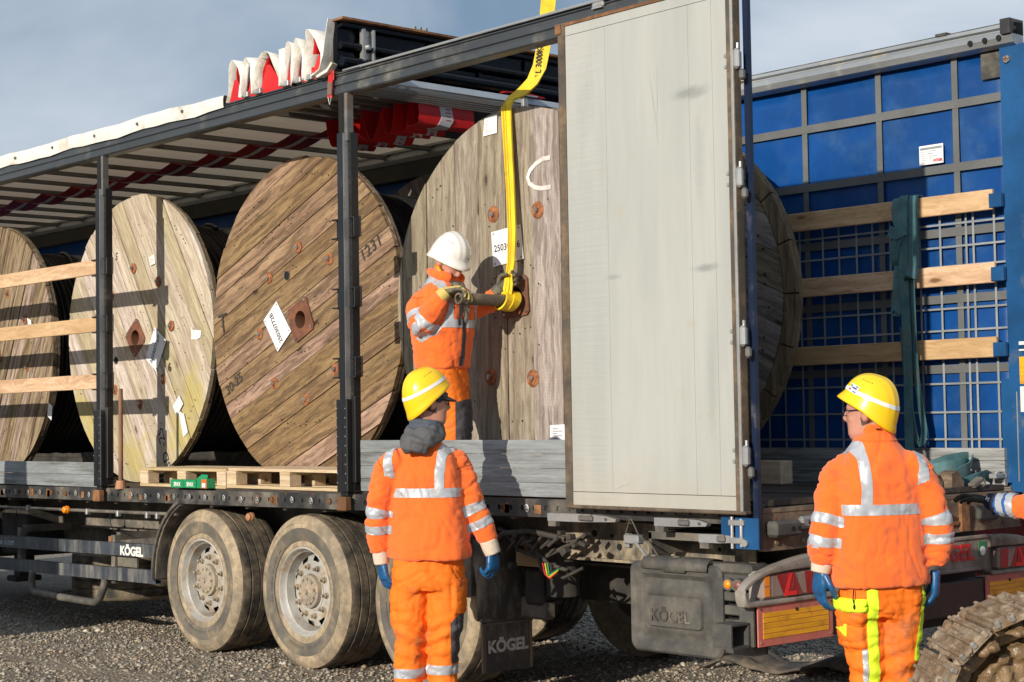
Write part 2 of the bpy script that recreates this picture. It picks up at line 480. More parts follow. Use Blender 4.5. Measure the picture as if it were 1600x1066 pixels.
m_boxp = surf('storage_box_plastic', (0.058, 0.059, 0.057), 0.6, dirt=(0.15, 0.135, 0.11), dthr=.57, dscale=3.2, dsoft=.2, fine=.4, fscale=130, bump=.2)
m_white = flat('white_print', (0.75, 0.74, 0.70), 0.6)
m_wornwhite = surf('worn_white_print', (0.60, 0.59, 0.55), 0.7, dirt=(0.2, 0.18, 0.15), dthr=.62, dscale=30)
m_black = flat('black_print', (0.02, 0.02, 0.022), 0.7)
m_blk = flat('dark_hole', (0.008, 0.008, 0.008), 0.9)
m_redp = flat('red_print', (0.55, 0.02, 0.02), 0.5)
m_amber = flat('amber_lens', (0.95, 0.28, 0.01), 0.25)
m_lampgrey = surf('lamp_lens_smoky', (0.30, 0.24, 0.21), 0.25, var=.15, stretch=(1, 14, 1), vscale=5, dirt=(0.22, 0.17, 0.13), dthr=.6, dscale=9)
m_redlens = surf('red_lens', (0.30, 0.018, 0.02), 0.28, var=.2, dirt=(.22, .08, .06), dthr=.62, dscale=14)
m_redbr = flat('red_reflector', (0.85, 0.03, 0.03), 0.25)
m_lamphouse = surf('lamp_housing_grey', (0.30, 0.27, 0.235), 0.6, dirt=(0.18, 0.145, 0.11), dthr=.54, dscale=5)
m_pink = surf('faded_red_marker', (0.60, 0.17, 0.13), 0.55, var=.12, dirt=(0.33, 0.17, 0.12), dthr=.58, dscale=6)
m_yel = surf('yellow_marker', (0.86, 0.42, 0.015), 0.4, var=.15, stretch=(1, 1, 12), vscale=5, dirt=(0.5, 0.24, 0.02), dthr=.62, dscale=8)
m_bump = surf('bumper_brown_black', (0.035, 0.023, 0.02), 0.5, var=.3, dirt=(0.09, 0.06, 0.045), dthr=.58, dscale=5, stretch=(1, 1, .5))
m_sill = surf('muddy_rear_sill', (0.12, 0.085, 0.06), 0.75, dirt=(0.24, 0.175, 0.115), dthr=.5, dscale=6, dsoft=.18, rust=(0.2, 0.07, 0.03), rthr=.64, rscale=9, bump=.4)
m_deck = wood('trailer_deck_boards', (0.06, 0.05, 0.042), (0.10, 0.082, 0.066), (0.025, 0.02, 0.017), .5, 0, axis='x', rough=.55)
m_deckedge = surf('deck_edge_timber', (0.25, 0.18, 0.12), .8, var=.3, stretch=(6, 1, 6), dirt=(0.12, .09, .065), dthr=.55, dscale=6)
m_cable = surf('black_cable_sheath', (0.016, 0.016, 0.017), 0.33, var=.3, dirt=(0.12, 0.11, 0.09), dthr=.7, dscale=8, bump=.2)
m_yellow = surf('yellow_sling_web', (0.92, 0.62, 0.015), 0.6, var=.12, stretch=(3, 3, 1), vscale=8, dirt=(0.6, 0.4, 0.03), dthr=.66, dscale=10, fine=.3, fscale=120)
m_teal = surf('teal_lashing_strap', (0.085, 0.215, 0.235), 0.7, var=.3, vscale=6, dirt=(0.12, 0.17, 0.16), dthr=.6, dscale=8, fine=.4, fscale=150)
m_paper = surf('weathered_paper', (0.80, 0.80, 0.78), 0.6, var=.04, dirt=(0.55, 0.52, 0.45), dthr=.68, dscale=20)
m_label = flat('white_label', (0.80, 0.80, 0.82), 0.5)
m_steelbar = surf('old_steel_tube', (0.15, 0.13, 0.10), 0.55, .5, dirt=(0.24, 0.17, 0.1), dthr=.58, dscale=10)
# clothing
m_orange = surf('orange_fleece', (1.0, 0.165, 0.022), 0.9, var=.06, vscale=11, dirt=(0.55, 0.12, 0.04), dthr=.66, dscale=5, dsoft=.1, fine=.10, fscale=260, bump=.2, bdist=.006, sheen=.25, spec=.2)
m_orange2 = surf('orange_trouser_cloth', (1.0, 0.205, 0.018), 0.75, var=.07, vscale=12, dirt=(0.50, 0.15, 0.055), dthr=.62, dscale=6, dsoft=.1, fine=.12, fscale=300, bump=.25, bdist=.006, spec=.25)
m_reflect = surf('silver_reflective_tape', (0.50, 0.53, 0.58), 0.40, 0.2, var=.08, vscale=12, dirt=(.36, .34, .32), dthr=.62, dscale=14, dsoft=.1, fine=.12, fscale=200, bump=.25)
m_hivis = flat('hivis_yellow', (0.72, 0.95, 0.03), 0.8)
m_greycl = surf('charcoal_cloth', (0.075, 0.07, 0.078), 0.85, var=.15, fine=.25, fscale=200)
m_hood = surf('grey_hoodie', (0.105, 0.105, 0.112), 0.9, var=.2, vscale=8, fine=.3, fscale=250)
m_scarf = surf('blue_grey_neck_warmer', (0.085, 0.10, 0.135), 0.9, var=.2, fine=.3, fscale=200)
m_blueov = surf('blue_overall', (0.03, 0.13, 0.42), .8, var=.15)
m_glove = surf('blue_nitrile', (0.012, 0.10, 0.26), 0.35, var=.25, vscale=20, dirt=(0.02, .03, .06), dthr=.66, dscale=20)
m_cuff = surf('cream_glove_cuff', (0.66, 0.56, 0.45), .9, var=.12)
m_gloveo = surf('olive_work_glove', (0.10, 0.095, 0.07), .7, var=.3, dirt=(0.24, .20, .12), dthr=.6, dscale=20)
m_glovey = surf('yellow_glove_back', (0.62, 0.47, 0.14), .85, var=.2, fine=.3, fscale=200)
m_gloveb = surf('black_glove', (0.03, 0.03, 0.025), .8, var=.3, dirt=(0.08, .07, .04), dthr=.6, dscale=20)
m_skin = surf('skin', (0.52, 0.25, 0.18), .5, var=.10, vscale=12, fine=.06, fscale=150, bump=.06)
m_hair = surf('short_grey_hair', (0.12, 0.085, 0.065), .8, var=.3, fine=.5, fscale=400, bump=.4)
m_hely = surf('yellow_helmet', (0.95, 0.60, 0.012), .28, var=.03, dirt=(0.70, 0.42, 0.03), dthr=.72, dscale=14, fine=.03, bump=.03, coat=.3)
m_helw = surf('white_helmet', (0.78, 0.77, 0.72), .3, var=.03, dirt=(0.55, 0.50, 0.40), dthr=.68, dscale=12, fine=.04, bump=.03, coat=.3)
m_boot = surf('brown_work_boot', (0.06, 0.04, 0.028), .75, dirt=MUD, dthr=.5, dscale=8)
m_glass = flat('dark_glasses_frame', (0.01, 0.015, 0.05), .25)
m_mudwet = surf('wet_brown_mud', (0.20, 0.13, 0.068), 0.36, var=.28, vscale=7, dirt=(0.30, 0.20, 0.11), dthr=.58, dscale=6, fine=.2, fscale=30, bump=.9, bdist=.01)
m_mudshoe = surf('dried_mud_track_steel', (0.31, 0.245, 0.175), 0.7, .0, var=.3, vscale=14, dirt=(0.19, 0.12, 0.065), dthr=.50, dscale=9, bump=.5, bdist=.006)
m_shoe = surf('polished_grouser_steel', (0.33, 0.31, 0.28), 0.4, .5, var=.2, dirt=(0.28, 0.2, 0.12), dthr=.55, dscale=9)

def door_mat():
    k = NT('door_panel_pale_paint')
    pos = k.n('NewGeometry').outputs['Position']
    def nz(sc, scale, det=4):
        return k.noise(k.n('Mapping', {'Vector': pos, 'Scale': sc}).outputs[0], scale, det, .6)
    sp = k.n('SeparateXYZ', {0: pos}).outputs
    c = k.mix(k.step(nz((1.5, 1, .25), 2.2), .3, .7), (0.37, 0.385, 0.365), (0.435, 0.445, 0.42))
    c = k.mix(k.math('MULTIPLY', k.step(nz((9, 1, .35), 4), .48, .70), .20), c, (0.36, 0.365, 0.34))      # faint runs
    c = k.mix(k.math('MULTIPLY', k.step(nz((40, 1, 1.2), 5), .48, .7), .09), c, (0.36, 0.36, 0.33))        # brushed grain
    c = k.mix(k.math('MULTIPLY', k.step(nz((1, 1, 1), 7, 6), .62, .74), .35), c, (0.40, 0.35, 0.24))       # specks of grime
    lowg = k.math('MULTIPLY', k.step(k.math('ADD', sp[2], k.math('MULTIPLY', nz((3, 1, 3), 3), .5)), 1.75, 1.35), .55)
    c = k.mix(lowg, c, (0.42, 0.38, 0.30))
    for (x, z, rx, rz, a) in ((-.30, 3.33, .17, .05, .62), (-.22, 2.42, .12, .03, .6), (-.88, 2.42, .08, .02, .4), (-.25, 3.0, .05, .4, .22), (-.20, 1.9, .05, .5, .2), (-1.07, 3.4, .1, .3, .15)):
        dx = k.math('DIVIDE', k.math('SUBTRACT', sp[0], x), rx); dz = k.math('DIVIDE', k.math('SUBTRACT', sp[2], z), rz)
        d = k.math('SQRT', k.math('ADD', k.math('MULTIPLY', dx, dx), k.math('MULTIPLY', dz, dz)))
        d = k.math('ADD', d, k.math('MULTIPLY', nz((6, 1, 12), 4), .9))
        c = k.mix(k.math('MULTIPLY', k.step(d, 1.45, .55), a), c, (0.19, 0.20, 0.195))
    w = nz((1.2, 1, 26), 1.6, 3)
    left = k.step(sp[0], -.86, -1.0)
    k.set(k.b.inputs['Base Color'], c); k.b.inputs['Roughness'].default_value = .36
    k.set(k.b.inputs['Normal'], k.bump(k.math('MULTIPLY', w, left), .35, .01, k.bump(nz((2.5, 1, .6), 1.3, 2), .5, .02)))
    return k.m
m_door = door_mat()

# ------------------------------------------------------------------ ground
def ground_mat():
    k = NT('gravel_ground')
    pos = k.n('NewGeometry').outputs['Position']
    vo = k.n('TexVoronoi', {'Vector': pos, 'Scale': 38.0, 'Randomness': 1.0})
    fin = k.noise(pos, 3.2, 6, .65)
    vo2 = k.n('TexVoronoi', {'Vector': pos, 'Scale': 95.0, 'Randomness': 1.0})
    big = k.noise(pos, 0.7, 4)
    rr = k.n('SeparateColor', {0: vo.outputs['Color']}).outputs
    rr2 = k.n('SeparateColor', {0: vo2.outputs['Color']}).outputs
    c = k.mix(rr[0], (0.18, 0.152, 0.118), (0.50, 0.43, 0.34))
    c = k.mix(k.step(rr[1], 0.7, 0.9), c, (0.28, 0.20, 0.13))
    c2 = k.mix(rr2[0], (0.13, 0.11, 0.085), (0.38, 0.325, 0.25))
    c = k.mix(k.step(rr[2], 0.45, 0.5), c, c2)
    c = k.mix(k.step(big, 0.40, 0.60), c, k.mix(0.6, c, (0.17, 0.135, 0.095)))
    c = k.mix(k.math('MULTIPLY', k.step(fin, .52, .62), .7), c, k.mix(k.step(fin, .5, .75), (0.27, 0.215, 0.15), (0.18, 0.14, 0.10)))
    k.set(k.b.inputs['Base Color'], c)
    k.b.inputs['Roughness'].default_value = 0.9
    h = k.math('ADD', k.math('SUBTRACT', 0.6, vo.outputs['Distance']), k.math('MULTIPLY', k.math('SUBTRACT', 0.6, vo2.outputs['Distance']), 0.4))
    k.set(k.b.inputs['Normal'], k.bump(h, 0.9, 0.02))
    return k.m
m_ground = ground_mat()
def ground():
    # fine grid near the trailer, coarse skirt out to the horizon
    def h(x, y):
        n = noise.noise(Vector((x * .35, y * .35, 0))) * .028 - .022 * math.exp(-((y + .95 + .1 * math.sin(x)) / .16) ** 2) + .016 * math.exp(-((y + .68 + .1 * math.sin(x)) / .10) ** 2) + noise.noise(Vector((x * 1.3, y * 1.3, 3))) * .014
        f = max(0, min(1, (12 - math.hypot(x + 3, y - .5)) / 4))
        return n * f
    xs = sorted(set([-600, -300, -120, -60, -30, -20] + [-15 + i * .22 for i in range(105)] + [9, 14, 30, 60, 150, 600]))
    ys = sorted(set([-600, -200, -60, -25, -12] + [-7 + i * .22 for i in range(75)] + [10.5, 14, 20, 40, 60, 150, 600]))
    v = [(x, y, h(x, y)) for y in ys for x in xs]
    n = len(xs)
    f = [(j * n + i, j * n + i + 1, (j + 1) * n + i + 1, (j + 1) * n + i) for j in range(len(ys) - 1) for i in range(n - 1)]
    mb = MB(); mb.add(v, f)
    mb.obj('ground', m_ground, smooth=True, kind='structure')
    # loose gravel stones in front of and beneath the trailer
    N = 60000
    x = rng.uniform(-10.5, 1.6, N * 2); y = rng.uniform(-2.6, 5.0, N * 2)
    # keep only the wedge the camera sees
    keep = (y > -0.95 * (x + 6.7) - .2 - 2.2) & (y < 5)
    x, y = x[keep][:N], y[keep][:N]
    N = len(x)
    octv = np.array([(1, 0, 0), (0, 1, 0), (-1, 0, 0), (0, -1, 0), (0, 0, 1), (0, 0, -1)], float)
    octf = np.array([(0, 1, 4), (1, 2, 4), (2, 3, 4), (3, 0, 4), (1, 0, 5), (2, 1, 5), (3, 2, 5), (0, 3, 5)])
    s = rng.gamma(2.6, .0030, N) + .0035
    s = np.minimum(s, .034)
    s[:160] *= 1.7
    V = octv[None] * rng.uniform(.6, 1.3, (N, 6, 1)) * s[:, None, None]
    V[:, :, 2] *= .62
    a = rng.uniform(0, 2 * PI, N)
    ca, sa = np.cos(a)[:, None], np.sin(a)[:, None]
    X = V[:, :, 0] * ca - V[:, :, 1] * sa; Y = V[:, :, 0] * sa + V[:, :, 1] * ca
    zz = np.array([h(a_, b_) for a_, b_ in zip(x, y)])
    V = np.stack([X + x[:, None], Y + y[:, None], V[:, :, 2] + (zz + s * .25)[:, None]], 2).reshape(-1, 3)
    Fc = (octf[None] + (np.arange(N) * 6)[:, None, None]).reshape(-1, 3)
    me = bpy.data.meshes.new('loose_gravel')
    me.vertices.add(len(V)); me.vertices.foreach_set('co', V.ravel())
    me.loops.add(len(Fc) * 3); me.loops.foreach_set('vertex_index', Fc.ravel().astype(np.int32))
    me.polygons.add(len(Fc)); me.polygons.foreach_set('loop_start', (np.arange(len(Fc)) * 3).astype(np.int32))
    me.update(calc_edges=True)
    k = NT('gravel_stone')
    wn_ = k.n('NewGeometry').outputs['Random Per Island']
    rp = k.n('ValToRGB', {'Fac': wn_})
    cr = rp.color_ramp
    cr.elements[0].color = (0.13, 0.115, 0.09, 1); cr.elements[1].color = (0.62, 0.55, 0.44, 1)
    for p_, c_ in ((.3, (0.27, 0.235, 0.185, 1)), (.55, (0.39, 0.34, 0.265, 1)), (.72, (0.32, 0.23, 0.15, 1)), (.85, (0.26, 0.25, 0.235, 1))):
        e = cr.elements.new(p_); e.color = c_
    k.set(k.b.inputs['Base Color'], rp.outputs[0]); k.b.inputs['Roughness'].default_value = .85
    me.materials.append(k.m)
    link('loose_gravel', me, label='loose grey and brown gravel stones scattered over the yard around the trailer', cat='gravel', kind='stuff')
    # far earth bank round the yard
    mb = MB(); m = 90; vs = []
    for i in range(m):
        t = 2 * PI * i / m
        for r, z in ((85, 0.0), (90, 1.0), (97, 1.6), (110, -.3)):
            vs.append((r * math.cos(t) - 3, r * math.sin(t), z * (1 + .35 * noise.noise(Vector((math.cos(t) * 4, math.sin(t) * 4, r)))) - .02))
    fs = [(i * 4 + j, ((i + 1) % m) * 4 + j, ((i + 1) % m) * 4 + j + 1, i * 4 + j + 1) for i in range(m) for j in range(3)]
    mb.add(vs, fs)
    mb.obj('terrain', surf('earth_bank', (0.09, 0.075, 0.05), .95, var=.4, vscale=.4, dirt=(0.06, 0.08, 0.03), dthr=.5, dscale=.5), smooth=True, kind='structure')
ground()
# ------------------------------------------------------------------ the trailer
TR = thing('curtainside_trailer', (-6.8, 1.19, 0), 'long curtainside semi-trailer with open side, folded roof and opened pale rear door', 'trailer')
def zd(x): return 1.235 + 0.0065 * x
def sbox(mb, x0, x1, y0, y1, a, b):
    """box that follows the slight fall of the deck"""
    v = [(x, y, zd(x) + z) for x in (x0, x1) for y in (y0, y1) for z in (a, b)]
    return mb.add(v, [(0, 1, 3, 2), (4, 6, 7, 5), (0, 4, 5, 1), (2, 3, 7, 6), (0, 2, 6, 4), (1, 5, 7, 3)])
W = 2.35
# deck
for i in range(8):
    y0 = .06 + i * (W - .1) / 8
    mb = MB(); sbox(mb, -13.55, -.045, y0 + .002, y0 + (W - .1) / 8 - .002, -.03, -.002 * (i % 3))
    mb.obj('deck_board', m_deck, TR)
mb = MB(); sbox(mb, -13.6, -.05, .05, W - .05, -.06, -.032); mb.obj('deck_frame', m_dark, TR)
def side_rail(y, s):
    """perforated steel side rail; s = -1 near side, +1 far side"""
    mb = MB()
    sbox(mb, -13.6, .0, y - s * .012, y - s * .055, -.105, -.028)
    fx = y
    step = .1; n = 136
    for i in range(n):
        x0 = -13.6 + i * step; x1 = x0 + step; hx0 = x0 + .037; hx1 = x0 + .063
        xs = (x0, hx0, hx1, x1); zs = (-.110, -.080, -.054, -.026)
        v = [(x, fx, zd(x) + z) for z in zs for x in xs]
        f = [(j * 4 + k, j * 4 + k + 1, j * 4 + k + 5, j * 4 + k + 4) for j in range(3) for k in range(3) if not (j == 1 and k == 1)]
        v2 = [(x, fx - s * .012, zd(x) + z) for z in zs[1:3] for x in xs[1:3]]
        o = len(v); v += v2
        hs = (5, 6, 10, 9); h2 = (o, o + 1, o + 3, o + 2)
        f += [(hs[k], hs[(k + 1) % 4], h2[(k + 1) % 4], h2[k]) for k in range(4)]
        mb.add(v, f)
    sbox(mb, -13.6, 0, fx, fx - s * .058, -.026, -.016)
    sbox(mb, -13.6, 0, fx, fx - s * .058, -.118, -.110)
    r = mb.obj('side_rail', m_frame, TR)
    if s < 0:
        for i in range(34):
            x = -8.62 + i * .217 + random.uniform(-.03, .03)
            if -6.8 < x < -6.45 or -3.6 < x < -3.15 or x > -1.45: continue
            z = zd(x) - .068 + random.uniform(-.006, .006)
            ringm = MB()
            pts = [(x + .016 * math.cos(t), fx + s * .010 - .004 * math.sin(t), z + .020 * math.sin(t)) for t in [2 * PI * k / 10 for k in range(10)]]
            ringm.tube(pts, .0042, 5, closed=True)
            ringm.bb(x - .012, x + .012, fx + s * .008, fx, z - .006, z + .010)
            ringm.obj('lashing_ring', m_alu if random.random() < .7 else m_rusty, r)
        for i in range(22):
            x = -8.7 + random.random() * 7.1
            q = MB(); z = zd(x)
            q.bb(x, x + random.uniform(.03, .09), fx - .002, fx, z - .10, z - .035 - random.random() * .03)
            q.obj('rust_patch', m_rusty, r)
    return r
side_rail(0, -1); side_rail(W + .02, 1)
# chassis: two main beams, crossmembers, outriggers
for y in (.62, 1.73):
    mb = MB()
    mb.bb(-12.9, -.12, y - .005, y + .005, .80, 1.10); mb.bb(-12.9, -.12, y - .06, y + .06, .785, .80); mb.bb(-12.9, -.12, y - .06, y + .06, 1.08, 1.095)
    mb.obj('main_beam', m_chassis, TR)
for i in range(28):
    x = -13.2 + i * .47
    mb = MB(); sbox(mb, x, x + .04, .06, W - .06, -.14, -.062); mb.obj('cross_member', m_chassis, TR)
# rear sill
mb = MB(); mb.bb(-.05, .012, .02, W + .03, 1.00, 1.175); mb.bb(-.10, .016, .02, W + .03, 1.176, 1.196); mb.bb(-.02, .02, .02, W + .03, .985, 1.0)
sill = mb.obj('rear_sill', m_sill, TR)
mb = MB(); mb.bb(-.16, -.102, .06, W - .04, 1.19, 1.226); mb.obj('deck_edge', m_deckedge, TR)
def buffer(y0, y1, z0, z1, d, mat):
    mb = MB(); mb.box((.012 + d / 2, (y0 + y1) / 2, (z0 + z1) / 2), (d, y1 - y0, z1 - z0), None, .014)
    b = mb.obj('dock_buffer', mat, TR)
    for t in (.62, .86) if y1 - y0 > .15 else (.5,):
        q = MB(); yy = y0 + (y1 - y0) * t; q.cyl((.012 + d, yy, (z0 + z1) / 2), (.012 + d + .004, yy, (z0 + z1) / 2), .013, n=10); q.obj('bolt', m_blk, b)
buffer(.035, .245, 1.055, 1.135, .075, m_boxp); buffer(.285, .415, 1.085, 1.148, .04, m_alu)
buffer(1.90, 2.095, 1.04, 1.125, .05, m_boxp)
for y in (.12, .33, .62, 1.4, 1.6, 1.78, 2.2):
    q = MB(); q.cyl((.012, y, 1.025), (.022, y, 1.025), .012, n=8); q.obj('bolt', m_sill, sill)
# things bolted along the sill on the right
mb = MB(); mb.bb(.013, .03, 1.3, 1.72, 1.03, 1.05); mb.bb(.013, .045, 1.32, 1.62, 1.075, 1.105); mb.bb(.013, .035, 1.74, 1.82, .99, 1.15); mb.obj('sill_bracket', m_rusty, sill)

# roof rails (ribbed extrusion)
def roof_rail(y, s, mat, z0, z1):
    h = z1 - z0
    pr = [(0, 0), (s * .018, .0), (s * .030, .06), (s * .030, .30), (s * .020, .34), (s * .020, .40), (s * .032, .45), (s * .032, .66), (s * .020, .70), (s * .018, .80), (s * .03, .84), (s * .03, .88), (s * .006, .90), (s * .006, .94), (s * .022, .95), (s * .022, 1.0), (-s * .06, 1.0), (-s * .06, 0)]
    poly = [(-13.6, y + a, z0 + b * h) for a, b in pr]
    mb = MB(); mb.prism(poly, (13.62 if s < 0 else 13.70, 0, 0))
    return mb.obj('roof_rail', mat, TR)
rr = roof_rail(0, -1, m_rail, 3.812, 3.962)
def far_rail():
    pr = [(-.05, 3.835), (-.085, 3.85), (-.10, 3.885), (-.085, 3.92), (-.05, 3.932), (-.05, 3.945), (-.075, 3.95), (-.07, 3.972), (.02, 3.975), (.03, 3.84)]
    mb = MB(); mb.bb(-13.6, -3.45, W - .10, W + .0, 3.70, 3.832); mb.obj('inner_rail', surf('dark_olive_beam', (.035, .036, .026), .6, var=.3, dirt=(.07, .06, .045), dthr=.6), TR)
    mb = MB(); mb.prism([(-13.6, W + a + .02, b) for a, b in pr], (13.72, 0, 0))
    r = mb.obj('far_roof_rail', m_zinc, TR, smooth='auto')
    for x in (-.16, -.06, .035):
        q = MB(); q.cyl((x, W - .081, 3.885), (x, W - .088, 3.885), .017, n=12); q.obj('rail_hole', m_blk, r)
    q = MB(); q.bb(-.42, -.34, W - .06, W + .03, 3.974, 3.99); q.bb(.055, .12, W - .1, W + .05, 3.90, 3.99); q.each('rail_clamp', m_frame, r)
    q = MB(); q.cyl((-3.3, W + .0, 3.985), (.05, W + .0, 3.985), .006, n=6); q.obj('roof_cable', m_frame, r)
far_rail()
q = MB(); q.cyl((-3.2, -.035, 3.958), (0, -.035, 3.958), .004, n=6); q.obj('roof_cable', m_alu, rr)
q = MB(); q.bb(-3.40, .0, -.030, .03, 3.9625, 3.972); q.obj('rail_top_lip', m_alu, rr)
q = MB(); q.box((-1.02, -.035, 3.935), (.09, .03, .035), None, .01); q.bb(-1.06, -.98, -.05, -.02, 3.915, 3.925); q.each('rail_clamp', m_alu, rr)
# white tarpaulin edge over the near rail
def tarp_edge():
    mb = MB(); n = 46
    vs = []
    for i in range(n + 1):
        x = -13.6 + (13.6 - 4.83) * i / n
        w = .008 * math.sin(x * 5.1) + .006 * math.sin(x * 11.3 + 1); b = .01 * math.sin(x * 7.7)
        sc = 1 - .25 * max(0, (x + 5.6) / .8)
        for (y, z) in ((-.036 + w * .4, 3.930 + w), (-.040 + w * .4, 3.955), (-.041 + b * .5, 3.96 + .045 * sc), (-.037 + b * .5, 3.96 + .074 * sc + w * .5), (-.024, 3.96 + .080 * sc + w * .6), (.10, 3.96 + .072 * sc), (.3, 4.02)):
            vs.append((x, y, z))
    m = 7
    fs = [(i * m + j, (i + 1) * m + j, (i + 1) * m + j + 1, i * m + j + 1) for i in range(n) for j in range(m - 1)]
    mb.add(vs, fs)
    te = mb.obj('roof_tarp_edge', m_tarpw, TR, smooth=True)
    for x in (-8.13, -7.44, -6.72, -6.04, -5.38, -8.9, -9.6):
        q = MB(); q.cyl((x, -.038, 3.985), (x, -.050, 3.985), .013, n=10); q.cyl((x, -.05, 3.985), (x, -.056, 3.985), .007, n=6); q.obj('eyelet', m_bow, te)
tarp_edge()
# roof sheet: white above, cream and faintly translucent beneath
k = NT('roof_sheet_translucent')
tr = k.n('BsdfTranslucent', {'Color': (0.70, 0.56, 0.40, 1)})
ms = k.n('MixShader', {0: .26})
nn_ = k.noise(k.coords(), 2.0, 4)
k.set(k.b.inputs['Base Color'], k.mix(k.step(nn_, .3, .7), (0.50, 0.43, 0.34), (0.64, 0.57, 0.47)))
k.b.inputs['Roughness'].default_value = .6
k.t.links.new(k.b.outputs[0], ms.inputs[1]); k.t.links.new(tr.outputs[0], ms.inputs[2])
k.t.links.new(ms.outputs[0], k.t.nodes['Material Output'].inputs['Surface'])
m_sheet = k.m
bows = [-4.74 - .6 * i for i in range(15)]
def roof_sheet():
    mb = MB(); nx = 90; ny = 8; vs = []
    for i in range(nx + 1):
        x = -13.6 + (13.6 - 4.75) * i / nx
        ph = ((x + 4.74) / .6) % 1
        sag = .035 * math.sin(PI * ph)
        for j in range(ny + 1):
            y = .02 + (W + .02) * j / ny
            vs.append((x, y, 3.985 - sag * math.sin(PI * min(1, max(0, j / ny))) ** .5))
    m = ny + 1
    mb.add(vs, [(i * m + j, i * m + j + 1, (i + 1) * m + j + 1, (i + 1) * m + j) for i in range(nx) for j in range(ny)])
    mb.obj('roof_sheet', m_sheet, TR, smooth=True)
roof_sheet()
def bow(x, z=3.905):
    mb = MB(); mb.bb(x - .022, x + .022, .02, W, z, z + .035); mb.bb(x - .03, x + .03, .0, .09, z - .02, z + .05)
    mb.obj('roof_bow', m_bow, TR)
for x in bows: bow(x)
for i in range(7): bow(-3.46 - .17 * i, 3.90)
m_reddim = surf('shaded_red_webbing', (0.30, 0.012, 0.014), 0.7, var=.2)  # the red webbing darkened: dim light under the roof put into the colour
# scalloped red webbing under the roof with its pale centre stripe
def scallop(y0, y1, mat, name, dz=0):
    for i in range(len(bows) - 1):
        x1, x0 = bows[i], bows[i + 1]
        mb = MB(); pts = [(x0 + (x1 - x0) * t, (y0 + y1) / 2, 3.905 - .05 * math.sin(PI * t) + dz) for t in [k / 6 for k in range(7)]]
        mb.ribbon(pts, (0, 1, 0), y1 - y0, .003); mb.obj(name, mat, TR, smooth=False)
scallop(.90, 1.20, m_reddim, 'red_roof_strap'); scallop(1.03, 1.07, m_redlab, 'roof_strap_tape', -.004)
# folded red webbing loops hanging where the roof is pushed together
def loops():
    tops = [-4.73, -4.52, -4.27, -4.02, -3.86, -3.72, -3.56]
    lows = [3.70, 3.70, 3.68, 3.70, 3.70, 3.74]
    for i in range(6):
        x0, x1 = tops[i], tops[i + 1]; zl = lows[i]; c = (x0 + x1) / 2; hw = (x1 - x0) * .46
        if i == 2: hw = (x1 - x0) * .5
        pts = []
        for t in [k / 14 for k in range(15)]:
            s_ = 2 * t - 1
            z = 3.93 - (3.93 - zl) * (1 - abs(s_) ** (3.2 if i != 2 else 1.6))
            pts.append((c + hw * s_ * (0.75 + .25 * abs(s_)) + .012 * math.sin(i * 2.1 + t * 3), 1.02 + .02 * math.sin(i * 1.7), z))
        mb = MB(); mb.ribbon([(p[0], p[1] - .06, p[2]) for p in pts], (0, 1, 0), .36, .003); lp = mb.obj('red_strap_loop', m_red, TR, smooth='auto')
        q = MB(); q.ribbon([(p[0] + (.0025 if t > 7 else -.0025), p[1], p[2] - .003) for t, p in enumerate(pts)], (0, 1, 0), .085, .003); q.obj('strap_tape', m_redlab, lp, smooth='auto')
        # printed ticks on the tape
        q = MB()
        for t in range(8, 14):
            p = Vector(pts[t]); q.box(p + Vector((.005, 0, -.004)), (.006, .032, .006))
        q.obj('tape_print', m_redp, lp)
    # last loop faces the open bay, broad and flat
    pts = [(-3.56, .97, 3.93), (-3.545, .97, 3.86), (-3.535, .97, 3.77), (-3.55, .97, 3.725), (-3.60, .97, 3.71), (-3.68, .97, 3.72)]
    mb = MB(); mb.ribbon(pts, (0, 1, 0), .50, .003); lp = mb.obj('red_strap_loop', m_red, TR, smooth='auto')
    q = MB(); q.ribbon([(p[0] + .004, p[1] + .02 * math.sin(p[2] * 40), p[2] - .003) for p in pts], (0, 1, 0), .11, .003); q.obj('strap_tape', m_redlab, lp, smooth='auto')
    q = MB()
    for kz in range(6): q.bb(-3.533, -3.528, .955, 1.0, 3.76 + kz * .026, 3.764 + kz * .026)
    q.obj('tape_print', m_redp, lp)
loops()
